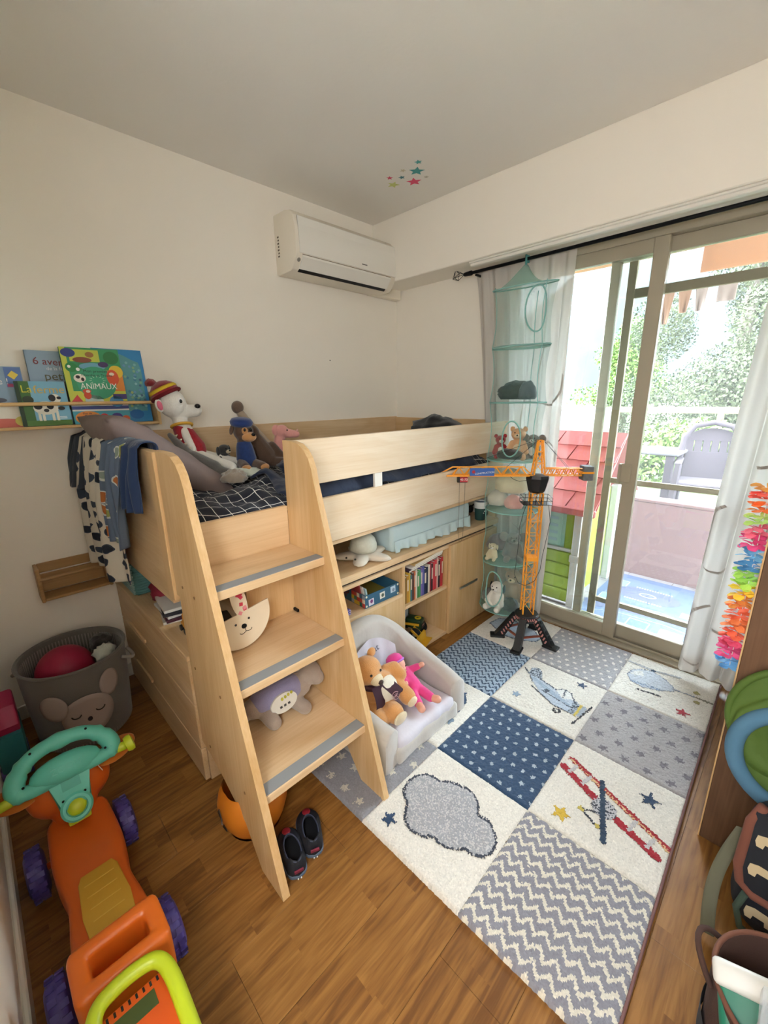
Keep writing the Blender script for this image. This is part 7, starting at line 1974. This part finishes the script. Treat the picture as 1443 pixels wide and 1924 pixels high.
# fabric bin with toys
t = thing('fabric_bin', 'dark brown felt storage bin with a loop handle at the lower right', 'bin', (2.53, -1.545, 0))
m_bin = P('dark_brown_felt', '4a332c', 0.95, bump=(300, 0.4, 0.002))
B().lathe([(0, 0.003), (0.120, 0.003), (0.128, 0.02), (0.134, 0.235), (0.130, 0.240), (0.125, 0.235), (0.120, 0.02), (0, 0.012)], 44, TM((2.53, -1.545, 0))).build('wall', m_bin, t, True, 180)
B().tube([(2.53 + 0.132 * math.cos(a), -1.545 + 0.132 * math.sin(a), 0.238) for a in np.linspace(0, 2 * PI, 44, endpoint=False)], 0.005, 8, True).build('rim', P('rust_felt', '7a5040', 0.95), t, True, 180)
B().lathe([(0.1335, 0.03), (0.1360, 0.105)], 44, TM((2.53, -1.545, 0)), cap=False).build('grey_band', P('charcoal_felt_band', '3c4048', 0.95), t, True, 180)
B().tube([(2.53 + (0.135 + 0.03 * math.sin(PI * s)) * math.cos(R_(150 + 50 * s)), -1.545 + (0.135 + 0.03 * math.sin(PI * s)) * math.sin(R_(150 + 50 * s)), 0.205 + 0.045 * math.sin(PI * s)) for s in np.linspace(0, 1, 12)], 0.006, 8).build('loop_handle', m_bin, t, True, 180)
t = thing('green_toy_case', 'chunky green toy box with a white rim lying on the bin', 'toy', (2.46, -1.60, 0.19))
GF = TM((2.470, -1.610, 0.225), R_(38), R_(-14), R_(8))
B().box(-0.055, 0.055, -0.065, 0.065, -0.025, 0.018, 0.014, mtx=GF, seg=3).build('green_shell', P('emerald_plastic', '1f7a62', 0.4), t, True, 40)
B().box(-0.060, 0.060, 0.030, 0.075, -0.022, 0.026, 0.012, mtx=GF, seg=3).build('white_rim', P('white_plastic', 'e3e3df', 0.35), t, True, 40)
for k in range(3): B().ell((-0.035 + 0.032 * k, -0.045, 0.018), (0.011, 0.011, 0.006), mtx=GF).build('stud', P('emerald_plastic', '1f7a62', 0.4), t, True, 180)
tag(hump('olive_cloth', 2.575, -1.53, 0.225, 0.05, 0.05, 0.04, P('olive_cloth', '7a7a3a', 0.9), 3.0, 0.3, 20), 'olive cloth toy inside the fabric bin', 'soft toy')
t = thing('clear_storage_box', 'clear plastic storage box at the lower right corner', 'storage box', (2.62, -1.80, 0))
m_clear = P('clear_plastic', 'cfd3d8', 0.12, trans=0.0, alpha=0.35)
b = B()
for q in ((2.462, 2.80, -1.915, -1.911), (2.462, 2.80, -1.694, -1.690), (2.462, 2.466, -1.911, -1.694), (2.796, 2.80, -1.911, -1.694)): b.box(q[0], q[1], q[2], q[3], 0.004, 0.40, 0.001)
b.box(2.462, 2.80, -1.915, -1.690, 0.0, 0.004)
b.build('box_wall', m_clear, t, True)
B().box(2.455, 2.807, -1.922, -1.683, 0.40, 0.425, 0.008, seg=2).build('lid', m_clear, t, True, 40)
tag(B().box(2.475, 2.785, -1.90, -1.705, 0.005, 0.20, 0.01).build('folded_cloth', P('grey_brown_cloth', '6a5f58', 0.95, bump=(20, 0.5, 0.01))), 'grey-brown cloths folded in the clear storage box', 'cloth')

# ================================================================== on the balcony
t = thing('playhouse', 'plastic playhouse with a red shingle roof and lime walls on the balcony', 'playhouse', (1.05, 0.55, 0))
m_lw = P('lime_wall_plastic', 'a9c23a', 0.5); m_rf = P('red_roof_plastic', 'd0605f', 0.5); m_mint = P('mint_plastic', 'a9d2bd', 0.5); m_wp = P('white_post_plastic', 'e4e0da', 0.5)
part('front_wall', m_lw, (0.66, 1.352, 0.275, 0.30, 0.02, 0.74), parent=t, bev=0.002)
part('side_wall', m_lw, (1.33, 1.352, 0.30, 0.95, 0.02, 0.74), parent=t, bev=0.002)
for k in range(4): part('wall_board', m_lw, (0.66, 1.352, 0.266, 0.276, 0.03 + 0.09 * k, 0.112 + 0.09 * k), parent=t, bev=0.004)
part('corner_post', m_wp, (1.352, 1.405, 0.25, 0.31, 0.0, 0.76), parent=t, bev=0.006)
part('corner_post', m_wp, (1.352, 1.405, 0.92, 0.98, 0.0, 0.76), parent=t, bev=0.006)
part('post_band', m_wp, (1.346, 1.411, 0.244, 0.316, 0.33, 0.38), parent=t, bev=0.004)
part('ledge', m_wp, (0.66, 1.352, 0.255, 0.277, 0.392, 0.412), parent=t, bev=0.003)
sh = part('shutter', m_mint, (1.12, 1.275, 0.256, 0.266, 0.43, 0.715), parent=t, bev=0.003)
for k in range(5): B().box(1.145, 1.25, 0.2535, 0.2565, 0.455 + 0.05 * k, 0.475 + 0.05 * k, 0.001).build('louvre_slot', P('shutter_slot', '6a7f84', 0.7), sh, True)
part('panel', m_mint, (0.66, 1.295, 0.266, 0.276, 0.415, 0.735), parent=t, bev=0.003)  # tint of curtain and glass reflection put into this panel's colour
# roof: overlapping shingles, eave towards the room
ed = Vector((0, 0.43, 0.44)).normalized()
rf = B().prism([(0.60, 0.0), (1.50, 0.0), (1.50, 0.62), (0.60, 0.62)], -0.012, 0.0, frame_m((0, 0.185, 0.715), (1, 0, 0), ed)).build('roof_slab', m_rf, t, True)
B().prism([(0.60, 0.0), (1.50, 0.0), (1.50, 0.62), (0.60, 0.62)], -0.012, 0.0, frame_m((0, 1.047, 0.715), (1, 0, 0), Vector((0, -0.43, 0.44)).normalized())).build('roof_slab', m_rf, t, True)
for row in range(5):
    x = 0.60 - (0.12 if row % 2 else 0.0)
    while x < 1.50:
        a, c_ = max(x, 0.60), min(x + 0.236, 1.50)
        if c_ - a > 0.02:
            sk_ = 0.025
            B().prism([(a, 0.0), (c_ - 0.006, 0.0), (min(1.50, c_ - 0.006 + sk_), 0.125), (min(1.5, a + sk_), 0.125)], 0.0, 0.014, frame_m((0, 0.185, 0.715), (1, 0, 0), ed) @ TM((0, 0.124 * row, 0.0), R_(-3.5), 0, 0)).build('shingle', m_rf, rf, True)
        x += 0.24
part('eave_board', m_rf, (0.60, 1.50, 0.165, 0.20, 0.675, 0.725), parent=t, bev=0.008)
# play mat
t = thing('road_play_mat', 'blue play mat printed with roads and buildings on the balcony tiles', 'play mat', (1.75, 0.65, 0))
B().box(1.42, 2.30, 0.20, 1.12, 0.0005, 0.004).build('mat_base', P('mat_blue_violet', '5a6f9c', 0.8), t, True)
def onmat(poly, c, z, name='printed_shape'): return B().prism(poly, 0.004 + 0.0003 * z, 0.0044 + 0.0003 * z, None).build(name, P('mat_' + c, c, 0.8), t, True)
def roadl(pts, w, c, z):
    n = len(pts); L, Rr = [], []
    for i in range(n):
        a = np.array(pts[max(0, i - 1)]); d = np.array(pts[min(n - 1, i + 1)]) - a; d = d / np.linalg.norm(d); nn = np.array([-d[1], d[0]])
        L.append(tuple(np.array(pts[i]) + nn * w / 2)); Rr.append(tuple(np.array(pts[i]) - nn * w / 2))
    return onmat(L + Rr[::-1], c, z, 'printed_road')
onmat(ellp(1.72, 0.80, 0.20, 0.13, 36), '5a5f8a', 1); onmat(ellp(1.72, 0.80, 0.055, 0.035, 20), 'd6d8e4', 2); onmat(ellp(1.72, 0.80, 0.045, 0.028, 20), '5a5f8a', 3)
roadl([(1.42, 0.42), (1.6, 0.50), (1.85, 0.52), (2.1, 0.46), (2.3, 0.42)], 0.12, '5a5f8a', 1); roadl([(1.44, 0.30), (1.62, 0.40), (1.9, 0.42), (2.3, 0.33)], 0.004, 'dcdce6', 2); roadl([(1.42, 0.48), (1.6, 0.56), (1.85, 0.585), (2.3, 0.48)], 0.004, 'dcdce6', 2)
for k in range(14): onmat(rectp(1.60 + 0.017 * k, 0.672, 1.609 + 0.017 * k, 0.69), 'dcdce6', 2); onmat(rectp(1.62 + 0.017 * k, 0.905, 1.629 + 0.017 * k, 0.923), 'dcdce6', 2)
for (x0, y0, x1, y1, c) in ((1.46, 0.86, 1.56, 0.98, '7fb0d8'), (1.46, 0.55, 1.56, 0.66, '7fb0d8'), (1.95, 0.60, 2.05, 0.68, 'd8cf8a'), (2.10, 0.62, 2.20, 0.70, 'b48ab0'), (1.90, 0.26, 2.02, 0.36, 'd8d4a8'), (1.72, 0.24, 1.84, 0.38, '4f70a8'), (2.10, 0.86, 2.24, 0.98, 'c8c8dc'), (1.98, 0.94, 2.08, 1.04, 'c0a8b8'), (2.08, 0.25, 2.2, 0.31, '8fb6a8')):
    onmat(rectp(x0, y0, x1, y1), 'dcdce6', 1); onmat(rectp(x0 + 0.006, y0 + 0.006, x1 - 0.006, y1 - 0.006), c, 2)
for (x, y) in ((2.06, 0.33), (2.12, 0.34)): onmat(ellp(x, y, 0.018, 0.014, 14), 'dcdce6', 3); onmat(ellp(x, y, 0.012, 0.009, 14), '6f86b4', 4)
# pink shoes by the parapet
t = thing('flip_flop', 'pink flip-flop left on the balcony tiles by the parapet', 'shoe', (2.02, 1.13, 0))
B().prism(ellp(2.02, 1.145, 0.075, 0.028, 20), 0.0005, 0.014, None).build('sole', P('rose_rubber', 'c48a9a', 0.7), t, True)
B().tube([(2.06, 1.12, 0.012), (2.05, 1.145, 0.035), (2.06, 1.168, 0.012)], 0.005, 6).build('strap', P('rose_rubber', 'c48a9a', 0.7), t, True)

# laundry on a line under the balcony ceiling
ll = thing('washing_line', 'thin washing line strung under the balcony ceiling', 'washing line', (1.8, 1.12, 2.34))
B().tube([(-0.5, 1.12, 2.355), (1.8, 1.12, 2.345), (3.8, 1.12, 2.355)], 0.002, 6).build('cord', P('white_cord', 'd8d4cc', 0.8), ll, True)
B().tube([(-0.5, 1.18, 2.11), (1.8, 1.18, 2.10), (3.8, 1.18, 2.11)], 0.002, 6).build('cord', P('white_cord', 'd8d4cc', 0.8), ll, True)
def hang(label, x0, x1, z0, z1, y, mat, name='hung_garment', poly=None):
    def f(u, v):
        w_ = (0.5 - abs(u - 0.5)) * 0
        x = x0 + (x1 - x0) * u
        if poly: x = (x0 + x1) / 2 + (x1 - x0) * (u - 0.5) * poly(v)
        return (x, y + 0.008 * math.sin(u * 9 + x0 * 30) * v, z1 + (z0 - z1) * v)
    o = uvgrid(name, f, 14, 16, mat, thick=0.003)
    return tag(o, label, 'laundry', 'laundry on the washing line')
m_cl = P('apricot_cotton', 'b5794c', 0.9); m_cl2 = P('tan_cotton', '9a6f50', 0.9); m_cl3 = P('brown_grey_cotton', '9a8478', 0.9)
hang('large apricot sheet hanging on the washing line', 1.655, 2.60, 2.165, 2.343, 1.12, m_cl, 'hung_sheet')
hang('tan sock hanging at the left end of the washing line', 1.445, 1.51, 1.885, 2.098, 1.18, m_cl2, poly=lambda v: 1.3 - 0.9 * v)
hang('narrow tan garment second from the left on the washing line', 1.545, 1.61, 1.945, 2.097, 1.18, m_cl2, poly=lambda v: 1.2 - 0.5 * v)
hang('narrow brown garment third from the left on the washing line', 1.64, 1.70, 1.945, 2.097, 1.18, m_cl3, poly=lambda v: 1.2 - 0.6 * v)
hang('small brown patterned garment fourth on the washing line', 1.755, 1.855, 1.985, 2.096, 1.18, m_cl3)

# ================================================================== garden
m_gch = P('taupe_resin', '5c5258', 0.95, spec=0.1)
t = thing('garden_chair', 'taupe plastic garden chair with a slotted back on the lawn', 'chair', (1.62, 3.15, 0.05))
GC = TM((1.62, 3.15, 0.05), 0, 0, R_(8))
def back_out(v): return 0.235 * (1 - max(0, (v - 0.75) / 0.25) ** 2.4 * 0.45)
xs_ = np.linspace(-1, 1, 12)
for k in range(6):
    xa, xb2 = -0.235 + 0.0783 * k + 0.003, -0.235 + 0.0783 * (k + 1) - 0.003
    hh = 0.98 - 0.10 * abs((xa + xb2) / 2 / 0.2) ** 2
    B().box(xa, xb2, -0.012, 0.012, 0.55, hh, 0.006, mtx=GC @ TM((0, 0.24, 0), R_(-12), 0, 0) @ TM((0, 0.05, 0))).build('back_slat', m_gch, t, True)
B().tube([GC @ Vector(q) for q in ((-0.26, 0.20, 0.40), (-0.27, 0.30, 0.62), (-0.255, 0.38, 0.86), (-0.17, 0.42, 1.00), (0, 0.43, 1.04), (0.17, 0.42, 1.00), (0.255, 0.38, 0.86), (0.27, 0.30, 0.62), (0.26, 0.20, 0.40))], 0.032, 8).build('back_frame', m_gch, t, True, 180)
B().box(-0.235, 0.235, -0.014, 0.014, 0.42, 0.74, 0.01, mtx=GC @ TM((0, 0.24, 0), R_(-12), 0, 0) @ TM((0, 0.05, 0))).build('back_panel', m_gch, t, True)
B().prism([(-0.235, 0.86), (0.235, 0.86), (0.20, 0.95), (0.10, 0.995), (0.0, 1.005), (-0.10, 0.995), (-0.20, 0.95)], -0.014, 0.014, GC @ TM((0, 0.24, 0), R_(-12), 0, 0) @ TM((0, 0.05, 0)) @ m_xz).build('back_crest', m_gch, t, True)
B().box(-0.25, 0.25, -0.24, 0.26, 0.40, 0.435, 0.012, mtx=GC).build('seat', m_gch, t, True)
for s in (-1, 1):
    B().box(0.255 * s - 0.032, 0.255 * s + 0.032, -0.24, 0.30, 0.62, 0.65, 0.01, mtx=GC).build('armrest', m_gch, t, True)
    for (ya, yb2) in ((-0.22, -0.27), (0.24, 0.32)):
        B().bar(GC @ Vector((0.25 * s, ya, 0.63 if ya < 0 else 0.42)), GC @ Vector((0.27 * s, yb2, 0.0)), 0.05, 0.05).build('leg', m_gch, t, True)
t = thing('garden_table', 'grey-white plastic garden table beside the taupe chair', 'table', (0.95, 3.35, 0.05))
B().box(0.70, 1.36, 3.05, 3.75, 0.74, 0.775, 0.01).build('tabletop', P('pale_resin', '8f898d', 0.95, spec=0.1), t, True)
for (x, y) in ((0.76, 3.11), (1.28, 3.11), (0.76, 3.69), (1.28, 3.69)): B().box(x - 0.04, x + 0.04, y - 0.04, y + 0.04, 0.05, 0.74, 0.008).build('leg', m_gch, t, True)
t = thing('storage_chest', 'pale blue-grey outdoor chest behind the playhouse roof', 'storage chest', (0.58, 2.1, 0.05))
B().box(0.30, 0.87, 1.85, 2.35, 0.05, 1.28, 0.01).build('body', P('pale_blue_resin', '84999f', 0.5), t, True)
B().box(0.62, 0.84, 1.835, 1.85, 1.16, 1.19, 0.004).build('handle_rail', P('white_post_plastic', 'e4e0da', 0.5), t, True)
t = thing('garden_fence', 'low yellow wooden rail fence across the lawn', 'fence', (0.8, 6.0, 0.05))
m_yw = P('yellow_pine_rail', 'c9b878', 0.8)
B().box(-6, 7, 5.97, 6.03, 1.10, 1.20, 0.005).build('top_rail', m_yw, t, True)
for x in (-3.5, -1.9, -0.3, 1.3, 2.9, 4.5): B().box(x - 0.04, x + 0.04, 5.96, 6.04, 0.05, 1.12, 0.004).build('post', m_yw, t, True)
def leaves(name, mat, centres, n, size, parent, seed):
    """leaf mass: many small blades around a set of puffs"""
    g = np.random.default_rng(seed)
    cs = np.array([c[:3] for c in centres]); rs = np.array([c[3] for c in centres])
    pick = g.choice(len(centres), n, p=rs ** 2 / (rs ** 2).sum())
    d = g.normal(size=(n, 3)); d /= np.linalg.norm(d, axis=1)[:, None]
    pos = cs[pick] + d * (rs[pick] * g.uniform(0.72, 1.05, n))[:, None]
    a = g.normal(size=(n, 3)); a /= np.linalg.norm(a, axis=1)[:, None]
    b_ = np.cross(a, d + 0.3 * g.normal(size=(n, 3))); b_ /= np.linalg.norm(b_, axis=1)[:, None] + 1e-9
    s = size * g.uniform(0.6, 1.4, n)[:, None]
    v = np.stack([pos - a * s, pos + b_ * s * 0.5, pos + a * s, pos - b_ * s * 0.5], 1).reshape(-1, 3)
    f = np.arange(n * 4).reshape(-1, 4)
    me = bpy.data.meshes.new(name); me.from_pydata(v.tolist(), [], f.tolist())
    o = link(name, me, mat, parent, True); o['kind'] = 'stuff'
    return o
m_leaf1 = P('conifer_green', '474d26', 0.8, var=(1.2, 0.5)); m_leaf2 = P('hedge_green', '6f8a2c', 0.8, var=(2, 0.4)); m_bark = P('bark', '5f5246', 0.95)
def tree(label, x, y, h, r, mat, seed, name='tree', n=9000, low=0.9, size=0.09):
    t = thing(name, label, 'tree', (x, y, 0.05), group='trees beyond the balcony')
    B().tube([(x, y, 0.05), (x + 0.05, y, h * 0.5), (x - 0.05, y + 0.05, h * 0.92)], [0.16, 0.11, 0.03], 10).build('trunk', m_bark, t, True, 180)
    g = random.Random(seed)
    cs = []
    for k in range(46):
        f_ = g.random()
        z = low + (h - low) * f_
        rr = r * (1 - 0.75 * f_ ** 1.3)
        a = g.uniform(0, 2 * PI); q = rr * math.sqrt(g.random())
        cs.append((x + q * math.cos(a), y + q * math.sin(a), z, 0.30 * r * (1 - 0.5 * f_) + 0.12))
    leaves('foliage', mat, cs, n, size, t, seed)
tree('large layered conifer filling the right side of the door view', 0.95, 9.6, 6.8, 2.1, m_leaf1, 5, n=75000, size=0.034)
tree('second conifer further right behind the curtain', 4.2, 11.0, 7.0, 2.3, m_leaf1, 8, n=12000, size=0.08)
tree('small pale tree left of the large conifer', -2.0, 12.5, 3.4, 1.3, m_leaf2, 9, n=14000, size=0.045)
for k in range(6):
    x = -5.2 + 1.9 * k
    g = random.Random(20 + k)
    hd_t = thing('hedge_shrub', ['bright hedge shrub at the far left of the lawn', 'bright hedge shrub left of the playhouse roof', 'bright hedge shrub behind the playhouse', 'bright hedge shrub behind the garden table', 'bright hedge shrub behind the garden chair', 'bright hedge shrub at the right behind the curtain'][k], 'shrub', (x, 5.2, 0.05), group='hedge along the lawn')
    leaves('foliage', m_leaf2, [(x + g.uniform(-0.9, 0.9), 5.2 + g.uniform(-0.3, 0.3), g.uniform(0.2, 0.85), g.uniform(0.28, 0.4)) for _ in range(16)], 5000, 0.045, hd_t, 30 + k)
    B().tube([(x, 5.2, 0.05), (x, 5.2, 0.6)], 0.03, 6).build('stem', m_bark, hd_t, True)
b = B()
def hill_f(u, v):
    x = -70 + 110 * u; y = 45 + 40 * v
    z = (2.0 + 17 * math.exp(-((x + 14) / 16) ** 2) + 9 * math.exp(-((x + 50) / 25) ** 2) + 10 * math.exp(-((x - 22) / 20) ** 2)) * math.sin(PI * min(1, v * 1.1 + 0.02)) + 1.2 * fbm(x, y, 0.12, 1)
    return (x, y, z)
b.grid(hill_f, 70, 24)
tag(b.build('hill', P('hazy_hillside', '4f6064', 0.95, var=(0.9, 0.5)), None, smooth=180), kind='structure')

# ================================================================== added hall lamp, unseen behind the camera, lighting the near faces
t = thing('hall_fill_lamp', 'unseen white paper globe lamp added in the hall behind the doorway', 'lamp', (2.45, -2.98, 1.62))
B().lathe([(0, 2.42), (0.05, 2.42), (0.05, 2.40), (0, 2.395)], 24, TM((2.45, -2.98, 0))).build('ceiling_rose', m_white, t, True, 40)
B().tube([(2.45, -2.98, 1.81), (2.45, -2.98, 2.41)], 0.003, 6).build('cord', m_white, t, True)
B().ell((2.45, -2.98, 1.62), 0.20, u=32, v=20).build('paper_globe', P('lit_paper_globe', 'f2f8ff', 0.8, emit=12.0), t, True, 180)
